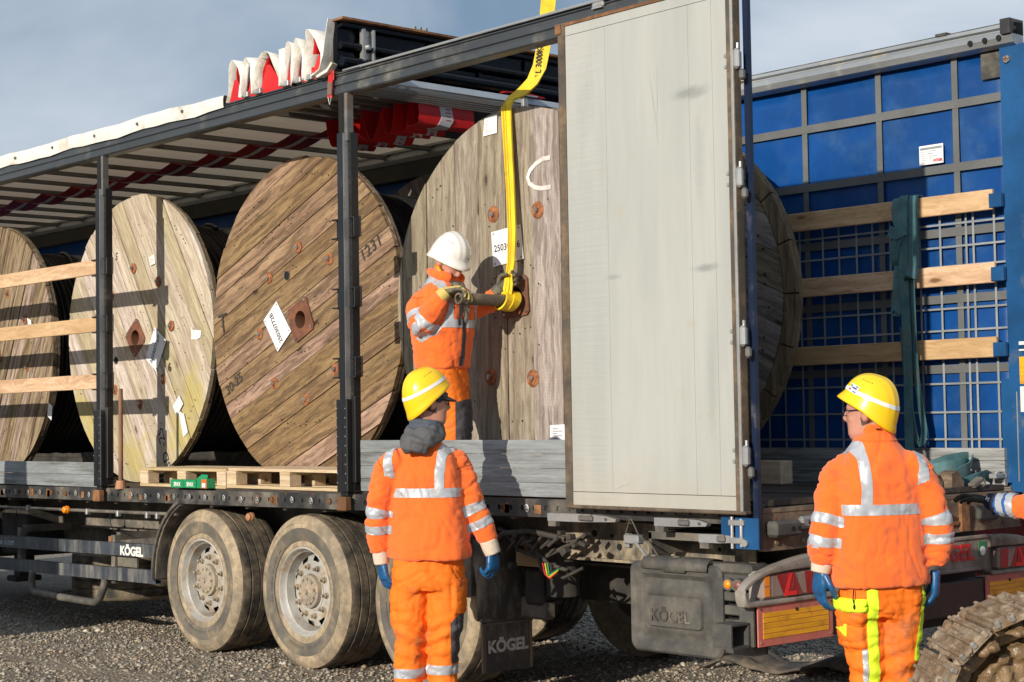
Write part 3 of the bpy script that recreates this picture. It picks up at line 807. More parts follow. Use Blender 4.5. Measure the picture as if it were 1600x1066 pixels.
# folded roof pleats: white outside, red webbing lining inside each arch
def pleats():
    val = [-4.80, -4.50, -4.24, -3.98, -3.82, -3.66]
    top = [4.235, 4.238, 4.240, 4.245, 4.250]
    vx = [-4.80, -4.575, -4.415, -4.075, -3.93, -3.80, -3.60]
    tz = [4.245, 4.245, 4.235, 4.255, 4.26, 4.295]
    rings_ = []
    for i in range(6):
        x0, x1 = vx[i], vx[i + 1]; c = (x0 + x1) / 2; hw = (x1 - x0) / 2
        for t in [k / 12 for k in range(13)]:
            if i > 0 and t == 0: continue
            s_ = 2 * t - 1
            sg = math.copysign(1, s_)
            # steep legs and a rounded crown leaning to one side
            x = c + hw * sg * abs(s_) ** .9 + .03 * (1 - s_ * s_) * math.sin(i * 2.3 + .6)
            z = 3.962 + (tz[i] - 3.962) * (1 - abs(s_) ** 2.0)
            rings_.append((x, z))
    ny = 26
    def sheet(off, y0, y1, nm, mat):
        vs = []; n = len(rings_)
        for j in range(ny + 1):
            y = y0 + (y1 - y0) * j / ny
            for i, (x, z) in enumerate(rings_):
                f = .012 * noise.noise(Vector((x * 9, y * 6, z * 8))) * 2 + .006 * noise.noise(Vector((x * 30, y * 20, 1)))
                hgt = (z - 3.962) / .27
                pinch = .014 * math.sin(i * 1.9 + y * 9) * (1 - hgt)
                yy = y + (.045 * (1 - hgt) * math.sin(i * .9) if j == 0 else 0)
                vs.append((x + f + pinch * .6, yy - .03 * hgt * (j == 0), z + f * .8 - off + .01 * math.sin(y * 5 + i)))
        fs = [(j * n + i, (j + 1) * n + i, (j + 1) * n + i + 1, j * n + i + 1) for j in range(ny) for i in range(n - 1)]
        mb = MB(); mb.add(vs, fs)
        o = mb.obj(nm, mat, TR, smooth=True)
        md = o.modifiers.new('thickness', 'SOLIDIFY'); md.thickness = .003; md.offset = 0
        return o
    sheet(0, -.035, W, 'roof_pleats', m_tarpw)
    sheet(.010, .03, .34, 'pleat_lining', m_red)
    for i in range(6):
        x0, x1 = vx[i] + .015, vx[i + 1] - .015; xm = x0 + (x1 - x0) * (.42, .6, .35, .55, .6, .62)[i]; h = (.15, .15, .19, .17, .15, .15)[i]
        mb = MB(); mb.prism([(x0, -.012, 3.966), (x1, -.012, 3.966), (xm + .022, -.012, 3.966 + h), (xm - .018, -.012, 3.966 + h)], (0, .004, 0)); mb.obj('pleat_strap', m_red, TR)
    # gathered white lobes at the bottom of every valley, on the carriage blocks
    for i, x in enumerate(vx):
        if i == 0: continue
        h = .235 if i != 3 else .26; w = (.085, .085, .10, .17, .085, .07, .12)[i]
        n = 9; vs = []
        for j in range(n):
            t = j / (n - 1); ww = w * (.22 + .66 * t ** 1.1) * .5
            for k_ in range(9):
                s_ = k_ / 4 - 1
                yy = -.040 - .032 * math.cos(s_ * PI / 2) * (1 - .5 * t) + .010 * math.sin(s_ * 7 + t * 5 + i) * t
                vs.append((x + ww * s_ + .03 * t * math.sin(i * 2.1), yy + .03 * abs(s_), 3.965 + h * t))
        fs = [(j * 9 + k_, j * 9 + k_ + 1, (j + 1) * 9 + k_ + 1, (j + 1) * 9 + k_) for j in range(n - 1) for k_ in range(8)]
        mb = MB(); mb.add(vs, fs); o = mb.obj('tarp_fold', m_tarpw, TR, smooth=True)
        md = o.modifiers.new('thickness', 'SOLIDIFY'); md.thickness = .004; md.offset = 0
        mb = MB(); mb.box((x + .035, -.02, 3.982), (.06, .05, .04), None, .005); mb.obj('roof_carriage', m_alu, TR)
pleats()
# white upright flap and the raised rear roof header
mb = MB(); mb.ribbon([(-3.66, -.05, 3.96), (-3.56, -.055, 3.99), (-3.52, -.05, 4.08), (-3.50, -.045, 4.2), (-3.475, -.04, 4.315)], (0, 1, 0), .10, .006)
mb.ribbon([(-3.70, -.03, 3.985), (-3.60, -.06, 3.955), (-3.50, -.06, 3.975), (-3.46, -.05, 4.02)], (0, 1, 0), .05, .02)
mb.obj('tarp_flap', m_tarpw, TR, smooth='auto')
hx = -3.45
mb = MB(); mb.bb(hx - .05, hx, -.03, W, 3.98, 4.30); hd = mb.obj('roof_header', m_shiny, TR)
q = MB()
q.prism([(hx, -.03, 4.255), (hx + .05, -.03, 4.262), (hx + .05, -.03, 4.285), (hx, -.03, 4.275)], (0, W, 0)); q.cyl((hx + .03, -.03, 4.14), (hx + .03, W, 4.14), .028, n=10); q.cyl((hx + .04, -.03, 4.03), (hx + .04, W, 4.03), .038, n=12)
q.obj('header_tube', m_shiny, hd)
q = MB(); q.bb(hx - .07, hx + .09, -.05, W, 4.301, 4.316); q.obj('header_cap', m_rusty, hd)
for y in (.72, 1.18, 1.62, 2.05): 
    q = MB(); q.bb(hx + .001, hx + .022, y, y + .012, 3.99, 4.25); q.obj('header_rib', m_shiny, hd)
q = MB(); q.bb(hx + .03, hx + .07, .13, .15, 3.985, 4.262); q.bb(hx + .03, hx + .075, .21, .225, 3.985, 4.262); q.bb(hx + .03, hx + .035, .15, .21, 3.985, 4.262); q.cyl((hx + .04, .15, 4.14), (hx + .09, .17, 4.14), .018, n=10); q.obj('roof_lock', m_alu, hd)
q = MB(); q.tube([(hx + .10, .20, 4.12), (hx + .10, .21, 4.05), (hx + .09, .22, 4.0)], .004, 6); q.obj('release_cord', m_blk, hd)
q = MB(); 
for i in range(3): q.cyl((hx, .62 + i * .05, 4.316), (hx, .62 + i * .05, 4.36), .018, .012, n=8)
q.obj('header_stud', m_bow, hd)
mb = MB(); mb.bb(-3.14, -3.10, .02, W, 3.855, 3.895); fb = mb.obj('front_roof_bow', surf('pale_blue_bow', (.50, .56, .62), .4, .2, var=.1), TR)
q = MB(); q.box((-3.09, 1.30, 3.86), (.03, .05, .07), None, .006); q.bb(-3.10, -3.06, 1.22, 1.40, 3.90, 3.908); q.obj('bow_clip', m_alu, fb)
for i in range(5):
    mb = MB(); x = -3.20 - i * .045; mb.bb(x - .01, x + .01, .02, W, 3.83 - i * .003, 3.85); mb.obj('folding_bow', m_bow, TR)
mb = MB(); mb.ribbon([(-3.12, 1.12, 3.915), (-3.12, 1.3, 3.93), (-3.12, 1.5, 3.912)], (1, 0, 0), .05, .004); mb.obj('red_pull_strap', m_red, TR)
# red tag with loop on the near rail
mb = MB(); mb.box((-3.50, -.045, 3.945), (.055, .012, .07), None, .01); mb.ribbon([(-3.50, -.05, 3.96), (-3.505, -.052, 3.88), (-3.515, -.05, 3.80)], (1, 0, 0), .05, .006)
pt = mb.obj('pull_tab', m_redp, TR)
q = MB(); q.tube([(-3.535, -.05, 3.81), (-3.515, -.05, 3.755), (-3.495, -.05, 3.81)], .004, 6); q.obj('tab_hook', m_alu, pt)
q = MB(); q.ribbon([(-3.503, -.057, 3.90), (-3.51, -.057, 3.82)], (1, 0, 0), .048, .004); q.obj('tab_worn_end', surf('worn_brown_strap', (0.20, .13, .10), .8), pt)

# posts with lath clips
def post(x):
    b = zd(x)
    mb = MB()
    mb.bb(x - .050, x - .006, -.030, .020, 3.50, 3.815); mb.bb(x + .008, x + .040, -.028, .020, 3.50, 3.815); mb.bb(x - .006, x + .008, -.006, .02, 3.5, 3.815)
    up = mb.obj('post_upper', m_bow, TR)
    q = MB(); q.bb(x - .051, x - .005, -.0315, -.030, 3.52, 3.815); q.obj('post_stripe', m_blk, up)
    mb = MB()
    mb.box((x - .020, -.02, (b - .03 + 3.555) / 2), (.070, .055, 3.555 - b + .03), None, .004)
    mb.bb(x + .017, x + .052, -.010, .045, b + .01, 3.553)
    lo = mb.obj('post', m_post, TR)
    q = MB(); q.bb(x + .0155, x + .0175, -.049, .02, b, 3.55); q.obj('post_edge', m_alu, lo)
    q = MB()
    for i in range(34): q.bb(x + .028, x + .040, -.0115, -.010, b + .3 + i * .058, b + .316 + i * .058)
    q.obj('perforation', m_blk, lo)
    q = MB(); q.box((x - .015, -.035, b + .30), (.115, .060, .60), None, .006); q.box((x + .062, .0, b + .34), (.035, .05, .56), None, .004); q.obj('post_foot', m_post, lo)
    q = MB()
    for i in range(9):
        for dx in (-.060, .030): q.cyl((x + dx, -.065, b + .06 + i * .06), (x + dx, -.069, b + .06 + i * .06), .005, n=6)
    q.obj('rivet', m_alu, lo)
    q = MB(); q.bb(x - .022, x - .008, -.0675, -.065, b + .12, b + .26); q.bb(x - .022, x - .008, -.0675, -.065, b + .34, b + .44); q.obj('slot', m_blk, lo)
    q = MB(); q.box((x - .01, -.055, b - .075), (.10, .05, .09), None, .006); q.obj('post_lock', m_rusty, lo)
    for z in (2.93, 2.475, 2.02):
        for s in (-1, 1):
            q = MB(); cx = x - .02 + s * .085
            q.box((cx - .0 + (.018 if s > 0 else 0), .012, z + .004 * s), (.07, .012, .135), None, .003)
            q.box((cx + (.018 if s > 0 else 0), -.018, z + .06), (.06, .05, .010), None, .002)
            q.box((cx + (.018 if s > 0 else 0), -.018, z - .064), (.06, .05, .010), None, .002)
            if s > 0: q.box((cx + .045, -.018, z), (.012, .05, .12), None, .002)
            q.obj('lath_clip', m_post, lo)
for x in (-6.655, -3.395, -9.9): post(x)
# pine laths left bay
def lath(x0, x1, y, z, h=.118, t=.026, tilt=0):
    mb = MB(); mb.box((0, 0, 0), (x1 - x0, t, h), None, .004)
    o = link('timber_lath', mb.mesh('timber_lath', m_lath), TR, loc=((x0 + x1) / 2, y, z + random.uniform(-.004, .004)), rot=(0, tilt + random.uniform(-.0025, .0025), 0))
    return o
for z in (2.940, 2.475, 2.022): lath(-9.82, -6.745, -.012, z)
# dropsides
def dropside(x0, x1, y, n, h, zb=.0, mat=None):
    for i in range(n):
        mb = MB(); z0 = zb + i * h
        v = []
        for x in (x0, x1):
            zz = zd((x0 + x1) / 2)
            for (a, b) in ((-.013, .001), (-.013, h * .30), (-.0145, h * .34), (-.0145, h * .66), (-.013, h * .70), (-.013, h - .0015), (.013, h - .003), (.013, .002)):
                v.append((x, y + a, zz + z0 + b))
        m = 8
        mb.add(v, [tuple(range(8)), tuple(range(8, 16))[::-1]] + [(j, m + j, m + (j + 1) % m, (j + 1) % m) for j in range(8)])
        mb.obj('dropside_profile', mat or m_dside, TR)
dropside(-9.82, -6.735, -.005, 2, .10, -.002)
dropside(-3.268, -.09, -.005, 4, .0815, -.002)
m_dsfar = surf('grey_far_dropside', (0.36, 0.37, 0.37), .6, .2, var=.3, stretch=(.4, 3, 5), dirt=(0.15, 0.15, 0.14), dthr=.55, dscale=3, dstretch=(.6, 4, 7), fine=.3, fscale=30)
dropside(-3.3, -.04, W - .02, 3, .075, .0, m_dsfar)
dropside(-13.5, -3.32, W - .02, 3, .075, .0, m_dark)  # front stretch near-black: the shade behind the drums is put into its colour

# far side curtain and its webbing grid
def wavy_sheet(x0, x1, y, z0, z1, nx, nz, amp, mat, name):
    vs = []
    for i in range(nx + 1):
        for j in range(nz + 1):
            x = x0 + (x1 - x0) * i / nx; z = z0 + (z1 - z0) * j / nz
            vs.append((x, y + amp * noise.noise(Vector((x * 1.1, 5, z * .8))) + amp * .4 * noise.noise(Vector((x * 4, 2, z * 1.5))), z))
    m = nz + 1
    mb = MB(); mb.add(vs, [(i * m + j, (i + 1) * m + j, (i + 1) * m + j + 1, i * m + j + 1) for i in range(nx) for j in range(nz)])
    o = mb.obj(name, mat, TR, smooth=True)
    md = o.modifiers.new('thickness', 'SOLIDIFY'); md.thickness = .004; md.offset = 0
    return o
cu = wavy_sheet(-13.6, .03, W + .035, 1.10, 3.85, 140, 24, .017, m_curtain, 'far_curtain')
CY = W + .014
for x in (-4.5, -3.9, -3.3, -2.7, -2.1, -1.50, -.905, -.34):
    q = MB(); q.bb(x - .021, x + .021, CY - .002, CY + .002, 1.40, 3.842); q.obj('curtain_strap', m_tape, cu)
for z in (3.555, 3.165, 2.77, 2.36, 1.93):
    q = MB(); q.bb(-6, -.0, CY - .0045, CY - .002, z - .026, z + .026); q.obj('curtain_strap', m_tape, cu)
for x in (-.09, -.235, -.285, -.47, -.62, -.84, -.975, -1.10, -1.24, -1.37, -1.56, -1.71, -1.85, -2.0, -2.17, -2.35):
    q = MB(); q.bb(x - .007, x + .007, CY - .0065, CY - .0045, 1.42, 2.93); q.obj('light_strap', m_tapel, cu)
for z in (2.82, 2.68, 2.30, 2.165, 2.0, 1.84, 1.665, 1.50, 2.56):
    q = MB(); q.bb(-3.2, -.0, CY - .0085, CY - .0065, z - .006, z + .006); q.obj('light_strap', m_tapel, cu)
q = MB(); q.bb(-.145, -.0, CY - .011, CY - .009, 3.67, 3.83); q.obj('black_patch', surf('black_rubber_patch', (0.05, .048, .042), .6, dirt=(.12, .11, .09), dthr=.5, dscale=8), cu)
# paper label on the curtain
q = MB(); q.bb(-.602, -.428, CY - .010, CY - .008, 3.205, 3.325); lb = q.obj('curtain_label', m_label, cu)
q = MB(); q.bb(-.594, -.436, CY - .0115, CY - .010, 3.298, 3.312)
for i in range(6): q.bb(-.594, -.594 + (.05, .07, .04, .06, .045, .03)[i], CY - .0115, CY - .010, 3.285 - i * .013, 3.287 - i * .013)
for i in range(4): q.bb(-.53, -.53 + (.05, .03, .06, .02)[i], CY - .0115, CY - .010, 3.285 - i * .016, 3.288 - i * .016)
q.obj('label_print', surf('grey_print', (.2, .24, .24), .7), lb)
text('label_print', 'KÖGEL', .021, (-.465, CY - .012, 3.225), (1, 0, 0), (0, 0, 1), m_redp, lb, bold=.0008)
for z in (2.937, 2.497, 2.048):
    lath(-4.6, -.05, W - .055, z, .122, .026, 0)
    q = MB(); q.box((-.028, W - .06, z - .015), (.085, .035, .085), None, .004); q.obj('lath_clip', m_blue, TR)
# corner posts
mb = MB(); mb.bb(.004, .30, W - .03, W + .10, 1.19, 3.84); mb.box((-.03, W + .02, 1.55), (.07, .06, .62), None, .004)
fp = mb.obj('rear_corner_post', m_blue, TR)
for (a, b, m_) in ((2.075, 2.02, m_white), (2.055, 2.03, m_blue), (1.985, 1.825, m_yel), (1.81, 1.66, m_white)):
    q = MB(); q.bb(.078, .2, W - .034, W - .031 - (.002 if m_ is m_blue else 0), b, a); q.obj('sticker', m_, fp)
q = MB(); q.cyl((.055, W - .03, 3.76), (.055, W - .045, 3.76), .022, n=14); q.obj('post_bolt', m_bolt, fp)
q = MB(); q.bb(.052, .058, W - .036, W - .030, 1.25, 1.78); q.obj('scratch_trim', m_alu, fp)
mb = MB(); mb.bb(.014, .044, -.050, -.022, 1.00, 3.99); np_ = mb.obj('rear_corner_post', m_navy, TR)
q = MB(); q.bb(-.10, .050, -.058, -.051, 1.00, 1.155); q.bb(-.20, -.13, -.05, -.03, 1.06, 1.16); q.each('post_foot', m_blue, np_)

# rear door folded 270 degrees against the side
DY = -.10
xs = [-1.222, -.915, -.312, -.152, -.052]
for i in range(len(xs) - 1):
    mb = MB(); mb.box(((xs[i] + xs[i + 1]) / 2, DY + .012, (1.265 + 3.787) / 2), (xs[i + 1] - xs[i] - .0012, .024, 3.787 - 1.265), None, .0008)
    if i == 0:
        dr = mb.obj('rear_door', m_door, TR, label='opened pale rear door folded flat against the side')
    else: mb.obj('door_panel', m_door, dr)
q = MB(); q.bb(-1.222, -.052, DY + .001, DY + .026, 3.790, 3.842); q.bb(-1.222, -.052, DY + .001, DY + .026, 1.192, 1.262); q.each('door_edge_panel', m_door, dr)
q = MB(); q.bb(-1.222, -.052, DY + .026, DY + .045, 1.19, 3.842); q.obj('door_core', m_boxp, dr)
q = MB(); q.box((-1.252, DY + .012, 2.515), (.056, .05, 2.70), None, .012); q.obj('door_seal', m_doorseal, dr)
q = MB(); q.box((-1.262, DY - .014, 3.83), (.045, .02, .06), None, .006); q.obj('seal_corner', m_rusty, dr)
q = MB(); q.bb(-1.27, -.03, DY - .004, DY + .04, 3.845, 3.862); q.obj('door_top_strip', m_rusty, dr)
q = MB(); q.box((-.63, DY + .01, 1.182), (1.29, .05, .018), None, .005); q.obj('door_bottom_seal', surf('muddy_seal', (.16, .12, .08), .8, dirt=(.09, .065, .045), dthr=.5, dscale=9), dr)
q = MB(); q.box((-.038, DY + .01, 2.515), (.026, .04, 2.66), None, .006); q.obj('door_seal', m_doorseal, dr)
q = MB(); q.box((-.012, DY + .01, 2.515), (.022, .046, 2.66), None, .006); q.obj('door_frame', m_alu, dr)
q = MB(); q.box((.003, DY + .012, 2.515), (.006, .05, 2.66)); q.obj('door_frame', m_doorseal, dr)
for z in (3.45, 2.853, 2.06, 1.465):
    q = MB(); q.box((.025, DY - .012, z + .0), (.036, .036, .105), None, .012); q.cyl((.030, DY - .01, z + .05), (.030, DY - .01, z + .078), .008, n=8); q.bb(.0, .02, DY + .0, DY + .03, z - .04, z + .04); h_ = q.obj('hinge', m_alu, dr)
    q = MB(); q.box((.046, DY + .0, z - .082), (.030, .04, .058), None, .012); q.obj('hinge_eye', m_bow, h_)
    q = MB()
    for dz in (-.028, .028): q.cyl((-.060, DY - .001, z + dz), (-.060, DY - .006, z + dz), .012, .009, n=8)
    q.obj('rivet', m_alu, h_)
# scuffs and dents on the door skin
q = MB()
for (x, z, l, a) in ((-.56, 3.30, .42, -1.42), (-.535, 3.30, .42, -1.60), (-.84, 1.30, .12, .3)):
    d = Vector((math.cos(a), 0, math.sin(a))) * l / 2; c = Vector((x, DY - .0006, z)); w_ = Vector((-d.z, 0, d.x)).normalized() * .0014
    q.prism([c - d, c + w_, c + d, c - w_], (0, .0004, 0))
q.obj('scratch', surf('scratch_grey', (.30, .30, .27), .5), dr)
text('faint_number', 'V', .0001, (0, 0, -5), (1, 0, 0), (0, 0, 1), m_blk, None) if False else None
# latches below the door
def latch(x0, x1, z, nm='door_latch'):
    q = MB(); L = x1 - x0
    q.prism([(x0, -.06, z - .022), (x0, -.06, z + .022), (x0 + L * .55, -.06, z + .024), (x0 + L * .85, -.06, z + .018), (x1, -.06, z + .004), (x1 - .01, -.06, z - .012), (x0 + L * .5, -.06, z - .020)], (0, .035, 0))
    l_ = q.obj(nm, m_alu, TR)
    q = MB(); q.box((x0 + L * .58, -.068, z + .003), (L * .2, .02, .03), None, .006); q.cyl((x0 + L * .86, -.064, z + .002), (x0 + L * .86, -.07, z + .002), .008, n=8); q.each('latch_pin', m_bow, l_)
    q = MB(); q.bb(x0 + L * .5, x0 + L * .66, -.0705, -.061, z + .018, z + .024); q.bb(x0 + .01, x0 + .07, -.064, -.03, z - .05, z - .02); q.each('latch_block', m_chassis, l_)
latch(-1.475, -.935, 1.115); latch(-.655, -.285, 1.115); latch(-.345, -.075, 1.042, 'door_latch')
q = MB(); q.cyl((-.115, -.065, 1.0), (-.115, -.065, 1.16), .009, n=8); q.cyl((-.055, -.065, 1.01), (-.055, -.065, 1.15), .009, n=8); q.box((-.085, -.065, 1.13), (.10, .02, .03), None, .004); q.box((-.085, -.065, 1.04), (.09, .02, .03), None, .004); q.cyl((-.03, -.062, 1.03), (-.03, -.075, 1.03), .018, n=12); q.obj('locking_bar_foot', m_alu, TR)
V = Vector
# ------------------------------------------------------------------ wheels
def tyre_meshes():
    prof = [(.292, .012), (.300, .004), (.318, -.002), (.350, .004), (.352, -.001), (.385, -.010), (.388, -.006), (.43, -.012), (.462, -.008), (.465, -.012), (.487, -.003), (.503, .010), (.514, .020)]
    # tread with four grooves
    y = .026
    tw = .345; ribs = 5; g = .011
    rw = (tw - 2 * .006 - (ribs - 1) * g) / ribs
    tr_ = []
    for i in range(ribs):
        y0 = .030 + i * (rw + g)
        cr = .525 - .006 * abs((i - 2) / 2) ** 2
        tr_ += [(cr, y0), (cr, y0 + rw)]
        if i < ribs - 1: tr_ += [(cr - .014, y0 + rw + .0015), (cr - .014, y0 + rw + g - .0015)]
    back = [(.514, .370), (.49, .390), (.43, .40), (.35, .388), (.295, .375)]
    mb = MB()
    mb.cur = 0; mb.lathe(prof, n=72)
    o = MB()
    mb.cur = 1; mb.lathe([prof[-1]] + tr_ + [back[0]], n=72)
    mb.cur = 0; mb.lathe(back, n=72)
    # raised band on the sidewall
    mb.cur = 2; mb.lathe([(.345, -.0035), (.36, -.006), (.40, -.0135), (.43, -.0145), (.432, -.010)], n=72)
    for i in range(40):
        a = i * .053 + (2.2 if i >= 20 else 0) + (0 if i < 20 else 1.1)
        if random.random() < .2: continue
        r = .377; p = Vector((r * math.cos(a), -.0105, r * math.sin(a)))
        mb.cur = 2; mb.box(p, (.022, .004, .012), Matrix.Rotation(-a, 3, 'Y'))
    return mb.mesh('tyre', [m_tyres, m_tyre, m_tyref], smooth='auto')
me_tyre = tyre_meshes()
def rim_mesh():
    mb = MB()
    mb.lathe([(.300, .012), (.302, .002), (.292, -.001), (.286, .006), (.283, .030), (.268, .045), (.262, .10), (.255, .135)], n=60)
    n = 60; rs = (.256, .238, .205, .190)
    ys = (.130, .092, .078, .074)
    v = []
    for r, y in zip(rs, ys):
        for i in range(n):
            a = 2 * PI * i / n; v.append((r * math.cos(a), y, r * math.sin(a)))
    f = []
    for j in range(3):
        for i in range(n):
            if j == 1 and (i % 6) in (1, 2, 3): continue
            i2 = (i + 1) % n
            f.append((j * n + i, (j + 1) * n + i, (j + 1) * n + i2, j * n + i2))
    mb.add(v, f)
    mb.lathe([(.190, .074), (.135, .072), (.132, .066), (.118, .064)], n=60)
    mb.lathe([(.255, .135), (.26, .36), (.30, .385)], n=48)
    return mb.mesh('rim', m_rim, smooth='auto')
me_rim = rim_mesh()
q = MB(); q.lathe([(.0, .018), (.055, .018), (.062, .024), (.088, .026), (.092, .034), (.112, .038), (.116, .066)], n=40)
for i in range(10):
    a = 2 * PI * (i + .5) / 10; q.cyl((.083 * math.cos(a), .030, .083 * math.sin(a)), (.083 * math.cos(a), .016, .083 * math.sin(a)), .009, n=6)
q.cyl((0, .018, 0), (0, .008, 0), .02, n=12)
me_hub = q.mesh('hub', m_hub, smooth='auto')
q = MB(); q.lathe([(.24, .12), (.17, .13), (.0, .14)], n=30); me_drum = q.mesh('brake_drum', m_dark)
q = MB(); q.cyl((0, .074, 0), (0, .050, 0), .0175, n=6); q.cyl((0, .050, 0), (0, .026, 0), .0105, n=8); q.lathe([(.021, .075), (.021, .069), (.017, .068)], n=12)
me_nut = q.mesh('wheel_nut', m_hub)
def wheel(x, y, s, ang):
    w = link('wheel', me_tyre, TR, world=False)
    w.matrix_parent_inverse = MW[TR.name].inverted()
    w.location = (x, y, .525); w.rotation_euler = (0, ang, 0 if s < 0 else PI)
    MW[w.name] = Matrix.LocRotScale(w.location, w.rotation_euler, None)
    link('rim', me_rim, w, world=False); link('hub', me_hub, w, world=False); link('brake_drum', me_drum, w, world=False)
    for i in range(10):
        a = 2 * PI * i / 10
        link('wheel_nut', me_nut, w, world=False, loc=(.1675 * math.cos(a), 0, .1675 * math.sin(a)))
for i, x in enumerate((-5.30, -4.01, -2.72)):
    wheel(x, .045, -1, .3 + i * 1.7)
    wheel(x, W - .045, 1, .9 + i)
    mb = MB(); mb.cyl((x, .40, .525), (x, W - .40, .525), .06, n=14); mb.bb(x - .05, x + .05, .56, .68, .55, .80); mb.bb(x - .05, x + .05, 1.67, 1.79, .55, .80)
    for y in (.80, 1.55): mb.lathe([(.0, 0), (.10, .0), (.12, .05), (.10, .10), (.12, .15), (.10, .22), (.0, .22)], (x + .30, y, .56), 'z', 16)
    mb.obj('axle', m_dark, TR, smooth='auto')
    mb = MB(); mb.prism([(x - .62, .585, .75), (x - .60, .585, .62), (x + .1, .585, .46), (x + .30, .585, .50), (x + .1, .585, .55), (x - .5, .585, .80)], (0, .07, 0)); mb.obj('trailing_arm', m_dark, TR)
# mudguards over the wheels (quarter arcs, full between)
def arc_guard(cx, r, a0, a1, y0, y1, name, mat, th=.012, n=18):
    vs = []
    for i in range(n + 1):
        a = a0 + (a1 - a0) * i / n
        for (rr_, y) in ((r, y0), (r, y1), (r + th, y1), (r + th, y0)):
            vs.append((cx + rr_ * math.cos(a), y, .525 + rr_ * math.sin(a)))
    fs = []
    for i in range(n):
        for k_ in range(4): fs.append((i * 4 + k_, i * 4 + (k_ + 1) % 4, i * 4 + 4 + (k_ + 1) % 4, i * 4 + 4 + k_))
    fs += [(0, 1, 2, 3), tuple(range(n * 4, n * 4 + 4))[::-1]]
    mb = MB(); mb.add(vs, fs); return mb.obj(name, mat, TR, smooth='auto')
arc_guard(-5.30, .585, math.radians(112), math.radians(182), -.0, .42, 'mudguard', m_rubber)
arc_guard(-5.30, .600, math.radians(112), math.radians(183), -.02, -.002, 'mudguard_lip', m_rubber, .022)
# rear mudguard and flap behind the third wheel
vs = []
cols = [(-.0, 0), (.02, .03), (.12, .06), (.30, .06), (.395, .03), (.41, 0)]
rows = [(1.00, -.16), (.965, -.09), (.90, -.03), (.80, .0), (.68, .025), (.56, .03), (.475, .03)]
for z, dx in rows:
    for y, b in cols: vs.append((-2.19 + dx + b * .8, y, z))
m = len(cols)
mb = MB(); mb.add(vs, [(i * m + j, i * m + j + 1, (i + 1) * m + j + 1, (i + 1) * m + j) for i in range(len(rows) - 1) for j in range(m - 1)])
mb.bb(-2.50, -2.19, -.02, .0, .62, .97)
mg = mb.obj('rear_mudguard', m_rubber, TR, smooth='auto'); md = mg.modifiers.new('thickness', 'SOLIDIFY'); md.thickness = .008
q = MB()
for y in (.06, .13, .20, .27): q.box((-2.26, y, 1.0), (.10, .02, .03), None, .004)
q.box((-2.24, .18, .985), (.05, .30, .05), None, .006); q.obj('guard_bracket', m_dark, mg)
mb = MB(); mb.box((-2.13, .205, .315), (.010, .395, .30), None, .003); fl = mb.obj('mud_flap', m_rubber, TR)
q = MB(); q.box((-2.128, .205, .478), (.022, .42, .022), None, .004); q.box((-2.128, .205, .453), (.014, .415, .012), None, .003); q.obj('flap_clamp', m_chassis, fl)
q = MB(); q.bb(-2.136, -2.122, .005, .028, .168, .455); q.bb(-2.136, -2.122, .382, .403, .168, .455); q.obj('flap_edge', surf('muddy_edge', (.24, .185, .125), .85), fl)
text('flap_lettering', 'KÖGEL', .098, (-2.122, .205, .315), (0, 1, 0), (0, 0, 1), m_wornwhite, fl, depth=.0008, bold=.004, xscale=1.02)

# side underrun rails
def skirt(z0, z1, x0, x1, y):
    mb = MB(); dz = (x0 + 5.93) * .0125 * 0
    pr = [(y, z0), (y, z1), (y + .05, z1), (y + .05, z1 - .025), (y + .044, z1 - .025), (y + .044, z1 - .006), (y + .006, z1 - .006), (y + .006, z0 + .006), (y + .044, z0 + .006), (y + .044, z0 + .025), (y + .05, z0 + .025), (y + .05, z0)]
    # falls a little towards the front like the deck
    vs = [(x0, a, b - .032 * 2.0) for a, b in pr] + [(x1, a, b) for a, b in pr]
    n = len(pr)
    fs = [(j, (j + 1) % n, n + (j + 1) % n, n + j) for j in range(n)]
    mb.add(vs, fs)
    mb.add([vs[n + i] for i in range(n)], [(0, 1, 6, 7), (1, 2, 3, 4), (1, 4, 5, 6), (0, 7, 8, 11), (8, 9, 10, 11)])
    return mb.obj('side_guard_rail', m_skirt, TR)
s1 = skirt(.658, .757, -11.2, -5.935, .015); s2 = skirt(.462, .562, -11.2, -5.915, .015)
for y in (W - .06,):
    for (a, b) in ((.65, .75), (.46, .56)):
        mb = MB(); mb.bb(-11.2, -5.9, y, y + .05, a - .02, b - .02); mb.obj('side_guard_rail', m_skirt, TR)
text('rail_lettering', 'KÖGEL', .094, (-6.277, .0145, .690), (1, 0, -.0), (0, 0, 1), m_white, s1, depth=.0006, bold=.0045, xscale=1.17)
text('rail_lettering', 'www.koeg', .07, (-8.60, .0145, .672), (1, 0, 0), (0, 0, 1), surf('faded_blue_print', (.16, .22, .28), .6), s1, depth=.0005, bold=.0005, xscale=.8) if False else None
text('rail_lettering', 'oe el.com', .078, (-8.44, .0135, .674), (1, 0, .012), (0, 0, 1), surf('faded_blue_print', (.42, .48, .54), .6), s1, depth=.0005, bold=.0008, xscale=.98)
for x in (-6.65, -8.3, -9.9):
    mb = MB(); mb.bb(x - .03, x + .03, .062, .11, .42, .80); mb.bb(x - .03, x + .03, .11, .62, .76, .82); mb.obj('guard_bracket', m_chassis, TR)
mb = MB(); mb.bb(-6.72, -6.66, .06, .09, .74, .79); mb.obj('guard_hinge', m_rusty, TR)
mb = MB(); mb.bb(-6.60, -6.30, .075, .09, .56, .68); mb.obj('guard_plate', m_chassis, TR)
